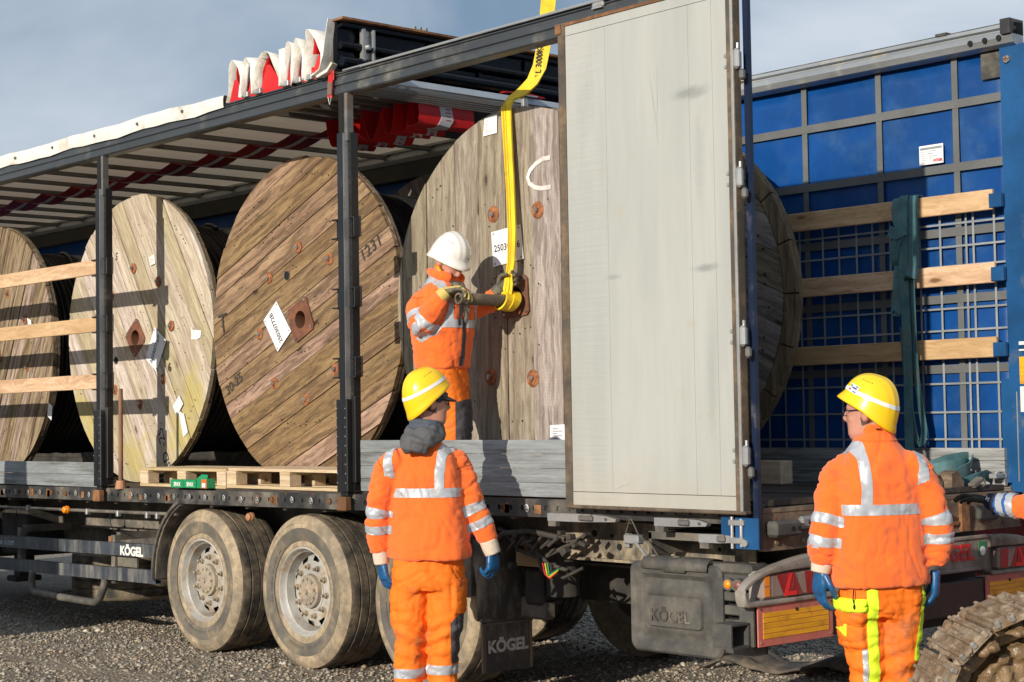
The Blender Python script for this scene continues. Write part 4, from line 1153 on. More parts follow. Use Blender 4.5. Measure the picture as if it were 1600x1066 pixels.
# conduit with marker lamps under the side rail
mb = MB(); mb.tube([(-11, .03, .965), (-8.5, .03, .972), (-7, .03, .985), (-5.62, .03, .998)], .0135, 8); cd = mb.obj('conduit', m_chassis, TR)
for x in (-9.1, -8.05, -7.0, -6.5, -6.05, -5.9):
    q = MB(); q.box((x, .03, .978), (.03, .04, .05), None, .006); q.obj('conduit_clip', m_alu, cd)
def marker(x, y, z, mat=None, axis='y'):
    q = MB(); q.lathe([(.0, -.028), (.018, -.026), (.027, -.018), (.029, .0)], (x, y, z), 'y', 16); q.lathe([(.029, 0), (.032, .002), (.032, .02), (0, .02)], (x, y, z), 'y', 16)
    q.obj('side_marker_lamp', mat or m_amber, TR, smooth='auto')
marker(-7.31, -.005, .985)
marker(-4.62, .02, 1.01, surf('dusty_amber', (.42, .2, .09), .6)); 
for x in (-8.4, -6.52):
    q = MB(); q.tube([(x + .12 * math.cos(t), .03, .93 + .10 * math.sin(t)) for t in [PI * (.75 + k / 9 * 1.5) for k in range(10)]], .0035, 5); q.obj('cable_loop', m_blk, TR)
# spare wheel cradle and tube
sp = link('spare_wheel', me_tyre, TR, world=False); sp.matrix_parent_inverse = MW[TR.name].inverted(); sp.location = (-7.75, .86, .20); sp.rotation_euler = (PI / 2, 0, 0)
MW[sp.name] = Matrix.LocRotScale(sp.location, sp.rotation_euler, None)
mb = MB(); mb.tube([(-7.95, .02, .45), (-7.97, .02, .40), (-7.98, .02, .335), (-7.96, .02, .29), (-7.90, .02, .27), (-7.4, .02, .262), (-6.95, .02, .258), (-6.86, .02, .262), (-6.79, .02, .30), (-6.73, .02, .38), (-6.70, .02, .45)], .030, 12)
mb.obj('guard_tube', m_chassis, TR, smooth=True)
# boxes, tanks and landing gear in the dark under the deck
mb = MB(); mb.box((-8.9, .55, .72), (.5, .5, .4), None, .02); mb.cyl((-9.0, .45, .42), (-9.0, .45, .95), .06); mb.box((-9.0, .45, .30), (.2, .25, .05), None, .01); mb.bb(-9.06, -8.94, .38, .52, .30, 1.0); mb.obj('landing_leg', m_dark, TR)
mb = MB(); mb.lathe([(.0, 0), (.13, .02), (.15, .08), (.15, .72), (.13, .78), (0, .8)], (-8.9, 1.0, .62), 'x', 20); mb.obj('air_tank', m_dark, TR, smooth='auto')
mb = MB(); mb.bb(-10.8, -5.75, .66, .68, .60, .80); mb.bb(-8.1, -6.2, .70, 1.5, .80, .83); mb.obj('spare_carrier', m_chassis, TR)
mb = MB(); mb.bb(-11.5, -9.7, .3, 2.1, .45, 1.0); mb.obj('pallet_box', m_dark, TR)
mb = MB(); mb.bb(-1.0, -.25, 1.5, W - .05, .42, .98); mb.obj('far_tool_box', m_dark, TR)
mb = MB(); mb.bb(-2.05, -1.55, .75, 1.6, .55, .78); mb.cyl((-1.8, .36, .62), (-1.8, .36, .92), .10, n=18); mb.box((-1.95, .35, .67), (.16, .20, .22), None, .02); mb.obj('brake_unit', m_dark, TR, smooth='auto')
mb = MB(); mb.box((-1.98, .32, .54), (.22, .1, .13), None, .015); mb.obj('brake_bracket', m_chassis, TR)
# side plate, brackets and hoses above the box
mb = MB(); mb.bb(-1.95, -.30, .335, .345, .86, 1.07); mb.bb(-1.95, -.1, .30, .40, .845, .86); pl_ = mb.obj('rear_side_plate', surf('speckled_mud_plate', (.10, .09, .075), .8, dirt=(.32, .26, .18), dthr=.5, dscale=7, dstretch=(1, 1, .6), fine=.5, fscale=70), TR)
for (x, z) in ((-1.5, 1.0), (-1.3, .93), (-1.2, 1.0), (-.9, .92), (-.55, .95), (-1.36, .99)):
    q = MB(); q.cyl((x, .335, z), (x, .331, z), random.choice((.012, .02)), n=10); q.obj('bolt_hole', m_blk, pl_)
mb = MB(); mb.bb(-.80, -.20, .05, .33, 1.015, 1.055); mb.bb(-.80, -.78, .05, .33, .93, 1.05); mb.obj('outrigger', m_alu if False else m_chassis, TR)
rb = MB(); rb.box((-.885, .02, 1.01), (.11, .05, .05), None, .006); rb.box((-.93, .03, 1.0), (.03, .04, .08), None, .006); br = rb.obj('box_bracket', m_alu, TR)
q = MB(); q.cyl((-.86, -.0, 1.005), (-.67, -.055, .885), .0085, n=8); q.obj('strut', m_alu, br)
q = MB(); q.tube([(-.95, .02, 1.02), (-.90, .0, 1.10), (-.86, -.02, 1.12), (-.80, -.03, 1.04), (-.70, -.03, .98), (-.62, -.04, .90)], .0035, 5); q.obj('wire', m_chassis, br)
hoses = [([(-2.0, .1, .98), (-1.85, .08, .90), (-1.7, .1, .86), (-1.55, .14, .93), (-1.42, .2, 1.0)], .014), ([(-2.05, .08, 1.02), (-1.8, .06, .97), (-1.62, .08, .83), (-1.5, .12, .80)], .012),
         ([(-1.9, .12, 1.04), (-1.72, .07, .93), (-1.66, .06, .80), (-1.52, .10, .76), (-1.40, .14, .82)], .010), ([(-2.1, .06, .93), (-1.95, .03, 1.0), (-1.75, .05, 1.02), (-1.5, .1, .98)], .016)]
hm = MB()
for p_, r_ in hoses: hm.tube(p_, r_, 8)
for i in range(16):
    x = -1.98 + .045 * i + random.uniform(-.02, .02); z = .92 + random.uniform(-.12, .10)
    hm.box((x, .08 + random.uniform(-.03, .06), z), (random.uniform(.02, .06), .05, random.uniform(.015, .05)), Matrix.Rotation(random.uniform(-1, 1), 3, 'Y'), .004)
for i in range(6):
    x = -1.95 + .07 * i; hm.cyl((x, .06, .90 + .02 * (i % 3)), (x + .09, .05, .97 + .02 * (i % 2)), .010, n=7)
hz = hm.obj('air_line_cluster', m_dark, TR)
for i, c_ in enumerate(((.5, .02, .02), (.55, .45, .03), (.03, .3, .08), (.02, .02, .02))):
    q = MB(); q.tube([(-1.64 + .02 * i, .05, .84), (-1.60 + .02 * i, .03, .78 - .01 * i), (-1.55, .02, .76 + .01 * i), (-1.50 + .01 * i, .03, .80 + .01 * i)], .0045, 6); q.obj('cable', flat('cable_%d' % i, c_, .4), hz)
q = MB(); q.bb(-2.0, -1.8, .17, .2, .80, .98); q.obj('valve_plate', surf('ochre_mud_metal', (.26, .18, .09), .8), hz)

# storage box
def storage_box():
    X0, X1, Z0, Z1, Y = -.852, -.205, .432, .905, -.055
    def rrect(x0, x1, z0, z1, r, y, n=5, cut=0):
        pts = []
        for (cx, cz, a0) in ((x1 - r, z1 - r, 0), (x0 + r, z1 - r, 90), (x0 + r, z0 + r, 180), (x1 - r, z0 + r, 270)):
            for i in range(n + 1):
                a = math.radians(a0 + 90 * i / n); pts.append((cx + r * math.cos(a), y, cz + r * math.sin(a)))
        return pts
    loops_ = [rrect(X0 + .02, X1 - .02, Z0 + .02, Z1 - .02, .05, .50), rrect(X0 + .01, X1 - .01, Z0 + .01, Z1 - .01, .05, -.02), rrect(X0, X1, Z0, Z1, .055, -.03), rrect(X0, X1, Z0, Z1, .055, Y + .012), rrect(X0 + .012, X1 - .012, Z0 + .012, Z1 - .012, .05, Y),
              rrect(X0 + .05, X1 - .06, Z0 + .05, Z1 - .06, .05, Y), rrect(X0 + .068, X1 - .082, Z0 + .07, Z1 - .085, .05, Y + .022), rrect(X0 + .085, X1 - .10, Z0 + .095, Z1 - .115, .04, Y + .022), rrect(X0 + .098, X1 - .112, Z0 + .11, Z1 - .13, .04, Y + .010),
              rrect(X0 + .112, X1 - .130, Z0 + .128, Z1 - .165, .03, Y + .010), rrect(X0 + .118, X1 - .136, Z0 + .134, Z1 - .172, .03, Y + .016), rrect(X0 + .125, X1 - .143, Z0 + .140, Z1 - .178, .02, Y + .004)]
    vs = [p for l in loops_ for p in l]; n = len(loops_[0]); m = len(loops_)
    fs = [(j * n + i, (j + 1) * n + i, (j + 1) * n + (i + 1) % n, j * n + (i + 1) % n) for j in range(m - 1) for i in range(n)]
    fs += [tuple(range((m - 1) * n, m * n))[::-1], tuple(range(n))]
    mb = MB(); mb.add(vs, fs); b = mb.obj('storage_box', m_boxp, TR, smooth='auto')
    text('embossed_lettering', 'KÖGEL', .088, (-.56, Y - .0005, .625), (1, 0, 0), (0, 0, 1), m_rubber, b, depth=.003, bold=.001, xscale=1.0)
    vs = []
    for (y, z) in ((.06, .925), (-.01, .938), (-.05, .93), (-.072, .905), (-.076, .872)):
        for x in (-.745, -.60, -.59, -.44, -.43, -.285):
            vs.append((x, y, z - (.012 if (z < .88 and -.6 < x < -.43) else 0)))
    mb = MB(); mb.add(vs, [(i * 6 + j, (i + 1) * 6 + j, (i + 1) * 6 + j + 1, i * 6 + j + 1) for i in range(4) for j in range(5)])
    l = mb.obj('box_lid', m_boxp, b, smooth='auto'); md = l.modifiers.new('thickness', 'SOLIDIFY'); md.thickness = .008
    q = MB()
    for x in (-.68, -.52): q.ellipsoid((x, -.045, .936), (.028, .018, .008), None, 10, 6)
    q.obj('lid_boss', m_rubber, b) 
storage_box()
# rear ladder of cross bars between box and bumper
for z in (.845, .755, .685, .615, .55, .49):
    mb = MB(); mb.box((-.12, .02, z), (.20, .10, .048), None, .006); mb.obj('rear_carrier_bar', m_boxp, TR)
mb = MB(); mb.bb(-.19, -.165, .05, .12, .46, .92); mb.bb(-.08, -.055, .05, .12, .46, .92); mb.obj('rear_carrier', m_dark, TR)
mb = MB(); mb.box((-.15, .02, .895), (.26, .12, .05), None, .01); mb.obj('rear_carrier_top', m_boxp, TR)
q = MB(); q.cyl((-.155, -.04, .82), (-.145, -.075, .82), .030, .030, n=16); q.cyl((-.10, -.03, .82), (-.07, -.09, .82), .034, .030, n=16); ml = q.obj('side_marker_lamp', m_boxp, TR)
q = MB(); q.lathe([(0, -.012), (.016, -.009), (.022, 0)], (-.145, -.076, .82), 'y', 16); q.obj('lens', m_amber, ml, smooth=True)
q = MB(); q.lathe([(0, -.010), (.016, -.008), (.024, 0)], (-.07, -.091, .82), 'y', 16); q.obj('lens', surf('dull_red_lens', (.22, .08, .06), .4), ml, smooth=True)
# lamp carrier across the rear
def lamp_unit(y0, y1, flip=False):
    """y0 outer end, y1 inner end"""
    s = 1 if y1 > y0 else -1
    def Y(t): return y0 + (y1 - y0) * t
    # housing: swept upper wing and lower lip
    q = MB()
    top = [(0.0, .80), (.03, .832), (.08, .857), (.17, .886), (.34, .918), (.54, .942), (.7, .954), (1.0, .957)]
    low = [(0.0, .79), (.05, .812), (.12, .845), (.25, .876), (.5, .885), (1.0, .887)]
    poly = [(.02, Y(t), z) for t, z in top] + [(.02, Y(t), z) for t, z in low[::-1]]
    def ip(cv, t):
        for (a, za), (b, zb_) in zip(cv, cv[1:]):
            if t <= b:
                u = (t - a) / (b - a); return za + (zb_ - za) * u
        return cv[-1][1]
    rg_ = []
    for i in range(25):
        t = (i / 24) ** 1.5; zt, zl = ip(top, t), ip(low, t)
        rg_.append((V((.030 + .010 * math.sin(PI * min(1, t * 1.4)), Y(t), (zt + zl) / 2)), (1, 0, 0), (0, 0, 1), .024 + .010 * min(1, t * 3), max(.008, (zt - zl) / 2)))
    q.rings(rg_, 20, 6.0)
    lo = [(0.0, .80), (-.005, .765), (.0, .735), (.03, .722), (.12, .718), (.3, .72), (1.0, .725)]
    up = [(.035, .80), (.035, .77), (.05, .757), (.08, .752), (.14, .750), (.3, .750), (1.0, .750)]
    q.rings([(V((.036, Y(t), z)), (1, 0, 0), (0, .5 * s, 1), .034, b) for t, z, b in ((.0, .80, .012), (.006, .775, .022), (.02, .752, .024), (.05, .738, .018), (.12, .735, .015), (.3, .736, .014), (1.0, .737, .013))], 16, 3.0)
    q.box((-.02, Y(.60), .81), (.06, abs(y1 - y0) * .78, .16), None, .01)
    h = q.obj('rear_lamp_housing', m_lamphouse, TR, smooth='auto')
    # lens block
    q = MB(); L = (y1 - y0); ya, yb = Y(.19), Y(.19) + s * .43
    q.box((.030, (ya + yb) / 2, .815), (.06, abs(yb - ya), .128), None, .014); ln = q.obj('rear_lamp', m_lampgrey, h, smooth=False)
    X = .0612
    def pan(pts, mat, nm, dx=0):
        p3 = [(X + dx, ya + s * a, .755 + b) for a, b in pts]
        if s > 0: p3 = p3
        q = MB(); q.prism(p3, (.0015, 0, 0)); q.obj(nm, mat, ln)
    pan([(.015, .012), (.052, .012), (.052, .058), (.015, .058)], m_amber, 'amber_lens'); pan([(.015, .064), (.052, .064), (.052, .112), (.015, .112)], m_amber, 'amber_lens')
    pan([(.165, .006), (.31, .006), (.245, .118), (.105, .118)], m_redlens, 'red_lens')
    pan([(.345, .006), (.42, .006), (.41, .118), (.33, .118)], m_redlens, 'red_lens')
    pan([(.160, .006), (.262, .006), (.262, .026), (.198, .026)], m_redbr, 'reflector', .002); pan([(.160, .006), (.198, .026), (.232, .118), (.212, .118)], m_redbr, 'reflector', .002)
    pan([(.225, .036), (.247, .036), (.238, .085)], m_redlens, 'reflector', .0025)
    return h
lamp_unit(-.19, .55); lamp_unit(2.62, 1.98)
mb = MB(); mb.prism([(.02, 1.28, .775), (.02, 1.93, .765), (.02, 1.99, .955), (.02, 1.28, .955)], (.03, 0, 0)); mb.box((.045, 1.62, .775), (.03, .66, .02), None, .004); mb.box((.045, 1.62, .952), (.03, .72, .02), None, .004)
np2 = mb.obj('number_plate_panel', m_lamphouse, TR)
mb = MB(); mb.prism([(.02, .55, .735), (.02, 1.28, .76), (.02, 1.28, .955), (.02, .55, .945)], (.03, 0, 0)); mb.obj('lamp_carrier_panel', m_lamphouse, TR)
text('panel_lettering', 'KÖGEL', .125, (.052, 1.60, .868), (0, 1, 0), (0, 0, 1), m_redp, np2, depth=.002, bold=.004, xscale=1.12)
q = MB(); q.bb(.051, .054, 1.875, 1.945, .84, .925); st_ = q.obj('green_sticker', flat('green_print', (.02, .2, .08), .5), np2)
q = MB(); q.cyl((.0545, 1.91, .872), (.056, 1.91, .872), .026, n=18); q.obj('sticker_disc', m_label, st_)
# red lettering of a neighbouring machine seen under the deck is part of the yard: see red_skip
# underrun bumper with marker plates
mb = MB(); mb.box((.0, 1.18, .62), (.09, 2.50, .19), None, .006); bp = mb.obj('underrun_bumper', m_bump, TR)
q = MB(); q.prism([(-.09, -.24, .535), (-.09, -.11, .53), (-.09, -.11, .64), (-.09, -.24, .64)], (.01, 0, 0)); 
q.bb(-.10, .02, -.245, -.235, .535, .64); q.bb(-.10, .02, -.115, -.105, .53, .64); q.bb(-.10, .02, -.24, -.11, .525, .535); q.bb(-.10, .02, -.24, -.11, .635, .645); q.obj('bumper_tube', m_boxp, bp)
q = MB(); q.bb(-.05, .04, -.10, -.088, .525, .735); q.obj('bumper_end', m_boxp, bp)
def plate(y0, y1, z0=.522, z1=.728):
    q = MB(); q.box((.052, (y0 + y1) / 2, (z0 + z1) / 2), (.008, y1 - y0, z1 - z0), None, .002); p_ = q.obj('marker_plate', m_pink, bp)
    for i in range(5):
        zz = z0 + .038 + i * .0262
        q = MB(); q.box((.0572, (y0 + y1) / 2, zz + .012), (.003, y1 - y0 - .075, .0235), None, .001); q.obj('reflective_strip', m_yel, p_)
    for (a, b) in ((.02, .02), (.02, -.02), (-.02, .02), (-.02, -.02)):
        q = MB(); yy = (y0 if a > 0 else y1) + a; zz = (z0 if b > 0 else z1) + b; q.cyl((.056, yy, zz), (.060, yy, zz), .006, n=8); q.obj('rivet', m_bolt, p_)
    q = MB(); q.cyl((.058, (y0 + y1) / 2, z1 - .04), (.062, (y0 + y1) / 2, z1 - .04), .009, n=10); q.obj('rivet', m_blk, p_)
plate(-.085, .512); plate(1.93, 2.42)
# front bulkhead
mb = MB(); mb.bb(-13.66, -13.6, 0, W, 1.0, 4.0); mb.obj('front_wall', m_dark, TR)
# ------------------------------------------------------------------ cable drums
R_ = 1.215
wd1 = wood('drum_wood_grey_brown', (0.30, 0.225, 0.145), (0.42, 0.325, 0.215), (0.095, 0.062, 0.038), .8, .7, rnd=.2)
wd2 = wood('drum_wood_pale', (0.50, 0.435, 0.335), (0.66, 0.585, 0.46), (0.27, 0.19, 0.125), .55, .95, moss=(0.40, 0.33, 0.10), mthr=.60, rnd=.17)
wd3 = wood('drum_wood_brown', (0.275, 0.172, 0.105), (0.44, 0.295, 0.18), (0.085, 0.052, 0.032), .72, 1.0, rnd=.24)
wd4 = wood('drum_wood_weathered', (0.33, 0.278, 0.218), (0.46, 0.40, 0.325), (0.12, 0.088, 0.064), .6, 1.0, rnd=.22, saw=.12)
wdk = wood('drum_wood_dark_inner', (0.22, 0.185, 0.145), (0.32, 0.275, 0.22), (0.06, 0.05, 0.04), .6, .8, rnd=.2)
wrim = wood('drum_rim_endgrain', (0.20, 0.155, 0.10), (0.29, 0.23, 0.15), (0.07, 0.05, 0.035), .7, .2, axis='z')
def plank_polys(z0, z1, R, rh, nn=7):
    """outline (left/right halves or whole) of one plank clipped to the disc and the bore"""
    def e(z, r): return math.sqrt(max(0, r * r - z * z))
    zs = [z0 + (z1 - z0) * i / nn for i in range(nn + 1)]
    z0c, z1c = max(z0, -R + 1e-4), min(z1, R - 1e-4)
    zs = [z0c + (z1c - z0c) * (.5 - .5 * math.cos(PI * i / nn)) for i in range(nn + 1)]
    right = [(e(z, R), z) for z in zs]; left = [(-e(z, R), z) for z in zs[::-1]]
    if rh <= 0 or z0 > rh or z1 < -rh: return [right + left]
    zi = sorted(set([z0c, z1c] + [max(z0c, min(z1c, rh * math.sin(math.radians(a)))) for a in range(-90, 91, 15)]))
    inner = [(e(z, rh), z) for z in zi]
    return [right + inner[::-1], [(-x, z) for x, z in (right + inner[::-1])][::-1]]
def drum(X, zc, ang, mat, widths, label, bolts, plate_rot, plate, hole=None, cable_r=.98, inner=False, width=1.36, y0=.6, seed=1, washer=.045):
    rs = random.Random(seed)
    T = thing('cable_drum', (X, y0 + width / 2, zc - R_), label, 'cable drum', group='wooden cable drums standing in the trailer')
    c = Vector((0, -width / 2, R_))
    # front flange planks
    off = -R_; i = 0
    while off < R_ - .002:
        w = widths[i % len(widths)] * rs.uniform(.92, 1.08); i += 1
        z1 = min(R_, off + w)
        if R_ - z1 < .05: z1 = R_
        mb = MB(); j = rs.uniform(-.005, .005); gp = rs.uniform(.002, .0055)
        for poly in plank_polys(off + gp, z1 - gp, R_ - rs.uniform(0, .016), .085):
            mb.prism([(x, j, z) for x, z in poly], (0, .034, 0))
        link('plank', mb.mesh('plank', mat), T, world=False, loc=c, rot=(0, -math.radians(ang), 0))
        off = z1
    # second layer, rim visible
    mb = MB()
    n = 26
    for i in range(n):
        a0, a1 = 2 * PI * i / n, 2 * PI * (i + 1) / n - .004
        r = R_ - .004 - rs.uniform(0, .008)
        pts = [(r * math.cos(a0 + (a1 - a0) * k_ / 4), .036, r * math.sin(a0 + (a1 - a0) * k_ / 4)) for k_ in range(5)] + [(.1 * math.cos(a1), .036, .1 * math.sin(a1)), (.1 * math.cos(a0), .036, .1 * math.sin(a0))]
        mb.prism(pts, (0, .034, 0))
    link('flange_backing', mb.mesh('flange_backing', wrim), T, world=False, loc=c)
    # barrel + bore tube
    mb = MB(); mb.lathe([(.085, .02), (.085, width - .04)], n=24); link('bore', mb.mesh('bore', wdk, True), T, world=False, loc=c)
    mb = MB(); mb.lathe([(.40, .07), (.40, width - .07)], n=28); link('barrel', mb.mesh('barrel', wdk), T, world=False, loc=c)
    # wound cable
    nw = 22; prof = []
    for i in range(nw):
        y = .075 + (width - .15) * i / nw; d = (width - .15) / nw
        rr_ = cable_r + rs.uniform(-.006, .006)
        prof += [(rr_ - .026, y), (rr_ - .006, y + d * .22), (rr_, y + d * .5), (rr_ - .006, y + d * .78)]
    prof.append((cable_r - .026, width - .075))
    prof = [(.4, .075)] + prof + [(.4, width - .075)]
    mb = MB(); mb.lathe(prof, n=60)
    if cable_r > .8:
        for i in range(5):
            a0 = rs.uniform(.2, 2.4); y = rs.uniform(.15, width - .2)
            mb.tube([((cable_r + .015) * math.cos(a0 + t * .16), y + t * .045, (cable_r + .015) * math.sin(a0 + t * .16)) for t in range(8)], .017, 6)
    link('cable', mb.mesh('cable', m_cable, 'auto'), T, world=False, loc=c)
    # far flange
    far = Vector((0, width / 2, R_))
    mb = MB(); mb.lathe([(.1, 0), (R_ - .004, 0)], n=72); mb.lathe([(R_ - .004, 0), (R_ - .004, -.035)], n=72); mb.lathe([(R_ - .004, -.035), (.1, -.035)], n=72)
    link('far_flange', mb.mesh('far_flange', wrim if inner else wdk), T, world=False, loc=far)
    off = -R_; ang2 = -24 if inner else ang + 90
    while off < R_ - .002:
        w = .21 * rs.uniform(.9, 1.1); z1 = min(R_, off + w)
        if R_ - z1 < .05: z1 = R_
        mb = MB(); j = rs.uniform(-.004, .004)
        rr2 = R_ - .11 if inner else R_ - .01
        if off < -rr2: off_ = -rr2
        else: off_ = off
        z1_ = min(z1, rr2)
        if z1_ > off_ + .01:
            for poly in plank_polys(off_ + .002, z1_ - .002, rr2, .12, 5): mb.prism([(x, -.065 + j, z) for x, z in poly], (0, .03, 0))
            link('plank', mb.mesh('plank', wdk), T, world=False, loc=far, rot=(0, -math.radians(ang2), 0))
        off = z1
    if inner:
        mb = MB()
        for i in range(22):
            a0, a1 = 2 * PI * i / 22, 2 * PI * (i + 1) / 22 - .01
            o_ = [(R_ * .998 * math.cos(a0 + (a1 - a0) * k_ / 3), -.068 - rs.uniform(0, .004), R_ * .998 * math.sin(a0 + (a1 - a0) * k_ / 3)) for k_ in range(4)]
            i_ = [((R_ - .10) * math.cos(a1 + (a0 - a1) * k_ / 3), -.070, (R_ - .10) * math.sin(a1 + (a0 - a1) * k_ / 3)) for k_ in range(4)]
            y_ = o_[0][1]; o_ = [(p[0], y_, p[2]) for p in o_]; i_ = [(p[0], y_, p[2]) for p in i_]
            mb.prism(o_ + i_, (0, .032, 0))
        link('rim_segment', mb.mesh('rim_segment', wrim), T, world=False, loc=far)
        q = MB(); nd = 0
        for i in range(60):
            a = rs.uniform(-1.3, 1.3); r = rs.choice((.72, .86, .98)) + rs.uniform(-.02, .02)
            q.cyl((r * math.cos(a), -.070, r * math.sin(a)), (r * math.cos(a), -.074, r * math.sin(a)), .007, n=6)
        link('nail', q.mesh('nail', m_blk), T, world=False, loc=far, kind='stuff')
    # centre plate with its bore
    s = plate / 2; n = 32; sq = []; ci = []
    for i in range(n):
        a = 2 * PI * (i + .5) / n; m_ = max(abs(math.cos(a)), abs(math.sin(a)))
        sq.append((s * math.cos(a) / m_, s * math.sin(a) / m_)); ci.append((.066 * math.cos(a), .066 * math.sin(a)))
    vs = [(x, y, z) for y in (-.012, -.003) for ring_ in (sq, ci) for x, z in ring_]
    fs = []
    for i in range(n):
        i2 = (i + 1) % n
        fs += [(i, i2, n + i2, n + i), (2 * n + i, 3 * n + i, 3 * n + i2, 2 * n + i2), (i, 2 * n + i, 2 * n + i2, i2), (n + i, n + i2, 3 * n + i2, 3 * n + i)]
    mb = MB(); mb.add(vs, fs)
    mb.lathe([(.066, -.003), (.064, .10), (.06, .3)], n=32)
    pl = link('centre_plate', mb.mesh('centre_plate', m_rust), T, world=False, loc=c, rot=(0, -math.radians(plate_rot), 0))
    for (a, b) in ((1, 1), (1, -1), (-1, 1), (-1, -1)):
        q = MB(); q.cyl((a * s * .8, -.012, b * s * .8), (a * s * .8, -.022, b * s * .8), .012, .009, n=8); link('plate_bolt', q.mesh('plate_bolt', m_bolt), pl, world=False)
    # washers, nuts
    for (x, z) in bolts:
        q = MB(); q.lathe([(.0, -.008), (washer * .5, -.009), (washer * .9, -.007), (washer, -.003), (washer, .0)], n=20)
        w_ = link('washer', q.mesh('washer', m_rustbright, 'auto'), T, world=False, loc=c + Vector((x, -.001, z)))
        q = MB(); a = rs.random(); q.cyl((0, -.008, 0), (0, -.024, 0), .019, n=6); q.cyl((0, -.024, 0), (0, -.032, 0), .010, n=8)
        link('nut', q.mesh('nut', m_bolt), w_, world=False, rot=(0, a, 0))
    if hole:
        q = MB(); q.lathe([(.0, .030), (.032, .028), (.034, -.0045), (.037, -.005)], n=20); link('open_hole', q.mesh('open_hole', wdk), T, world=False, loc=c + Vector((hole[0], 0, hole[1])))
        q = MB(); q.cyl((hole[0], -.0035, hole[1]), (hole[0], -.0045, hole[1]), .031, n=18); link('hole_shadow', q.mesh('hole_shadow', m_blk), T, world=False, loc=c)
    # nail heads, in arcs and at random
    q = MB()
    for r, st in ((1.08, 3.0), (.78, 4.3), (.23, 13)):
        a = 0
        while a < 360:
            a += st * rs.uniform(.5, 1.6)
            if rs.random() < .35: a += rs.uniform(0, 30); continue
            rr_ = r + rs.uniform(-.012, .012); t = math.radians(a)
            x, z = rr_ * math.cos(t), rr_ * math.sin(t)
            q.cyl((x, -.003, z), (x, -.005, z), rs.uniform(.004, .0065), n=5)
    for i in range(70 if ang != 90 else 30):
        r = 1.1 * math.sqrt(rs.random()); t = rs.random() * 6.28
        x, z = r * math.cos(t), r * math.sin(t); q.cyl((x, -.003, z), (x, -.005, z), rs.uniform(.003, .006), n=5)
    link('nail', q.mesh('nail', m_blk), T, world=False, loc=c, kind='stuff')
    return T, c
def card(T, c, pts, txt=None, tsize=.05, tdir=None, mat=None, nails=True, curl=0, tpos=None, name='number_card'):
    """flat card given by four corners in the flange plane (x, z)"""
    p3 = [Vector((x, -.010 - (curl if i in (1,) else 0), z)) for i, (x, z) in enumerate(pts)]
    q = MB(); q.prism(p3, (0, .003, 0)); o = link(name, q.mesh(name, mat or m_label), T, world=False, loc=c)
    ctr = sum(p3, Vector()) / len(p3)
    if nails:
        q = MB()
        for p in p3:
            d = p + (ctr - p) * .14; q.cyl((d.x, -.010, d.z), (d.x, -.013, d.z), .0055, n=6)
        link('card_nail', q.mesh('card_nail', m_greycl), o, world=False)
    if txt:
        x = Vector((tdir[0], 0, tdir[1])).normalized(); y = Vector((-x.z, 0, x.x)); z = x.cross(y)
        me = text_mesh(txt, tsize, .0004, .0006, m_black)
        o0 = Vector((tpos[0], -.0115, tpos[1])) if tpos else Vector((ctr.x, -.0115, ctr.z))
        me.transform(Matrix(((x.x, y.x, z.x, o0.x), (x.y, y.y, z.y, o0.y), (x.z, y.z, z.z, o0.z), (0, 0, 0, 1))))
        link('card_print', me, o, world=False)
    return o
def lines(T, c, x0, x1, z0, z1, n, mat=None, tilt=0):
    q = MB()
    for i in range(n):
        z = z1 + (z0 - z1) * (i + .5) / n; w = (x1 - x0) * random.uniform(.35, 1)
        q.bb(x0, x0 + w, -.0118, -.0105, z - .0016, z + .0016)
    link('paper_print', q.mesh('paper_print', mat or surf('grey_print2', (.35, .35, .38), .7)), T, world=False, loc=c)
def stencil(T, c, txt, size, pos, ang, mat, bold=.001, name='stencil', sp=1.0):
    a = math.radians(ang); x = Vector((math.cos(a), 0, math.sin(a))); y = Vector((-math.sin(a), 0, math.cos(a))); z = x.cross(y)
    me = text_mesh(txt, size, .0003, bold, mat, sp)
    me.transform(Matrix(((x.x, y.x, z.x, pos[0]), (x.y, y.y, z.y, -.0045), (x.z, y.z, z.z, pos[1]), (0, 0, 0, 1))))
    link(name, me, T, world=False, loc=c)
m_sten = surf('faded_stencil_ink', (0.05, 0.042, 0.035), .8, dirt=(.25, .19, .13), dthr=.70, dscale=30)
m_chalk = surf('white_chalk_paint', (0.74, 0.70, 0.66), .8, dirt=(.45, .38, .3), dthr=.66, dscale=25)

T1, c1 = drum(-9.92, 2.385, 64, wd1, (.17, .2, .15), 'grey brown wooden cable drum at the far left edge, behind the three pine laths', [(.64, .29), (.69, -.16), (.29, .55), (-.1, .6)], 20, .26, seed=3)
card(T1, c1, [(.70, .30), (.78, .27), (.80, .19), (.73, .22)], mat=m_paper, nails=False, name='paper_scrap')
card(T1, c1, [(1.12, -.50), (1.20, -.53), (1.18, -.66), (1.10, -.62)], mat=m_paper, nails=False, name='paper_scrap')
T2, c2 = drum(-7.217, 2.404, -57, wd2, (.19, .16, .21, .17), 'pale cable drum stained greenish yellow, striped by lath shadows, papers pinned to it', [(-.04, .59), (.37, .45), (.57, .07), (.44, -.36), (.06, -.56), (-.36, -.43), (-.41, .38)], 37, .245, hole=(-.34, -.18), seed=5)
card(T2, c2, [(.32, .075), (.50, -.045), (.345, -.295), (.165, -.18)], '25030772/7', .055, (.155, .25), tpos=(.325, -.11))
card(T2, c2, [(.23, .66), (.32, .68), (.335, .60), (.25, .59)], mat=m_paper, nails=False, name='paper_scrap'); lines(T2, c2, .25, .31, .61, .66, 4)
card(T2, c2, [(.90, .045), (.94, .02), (1.045, .01), (1.03, -.045), (.98, -.06), (.89, -.055)], mat=m_paper, nails=False, curl=.012, name='paper_scrap')
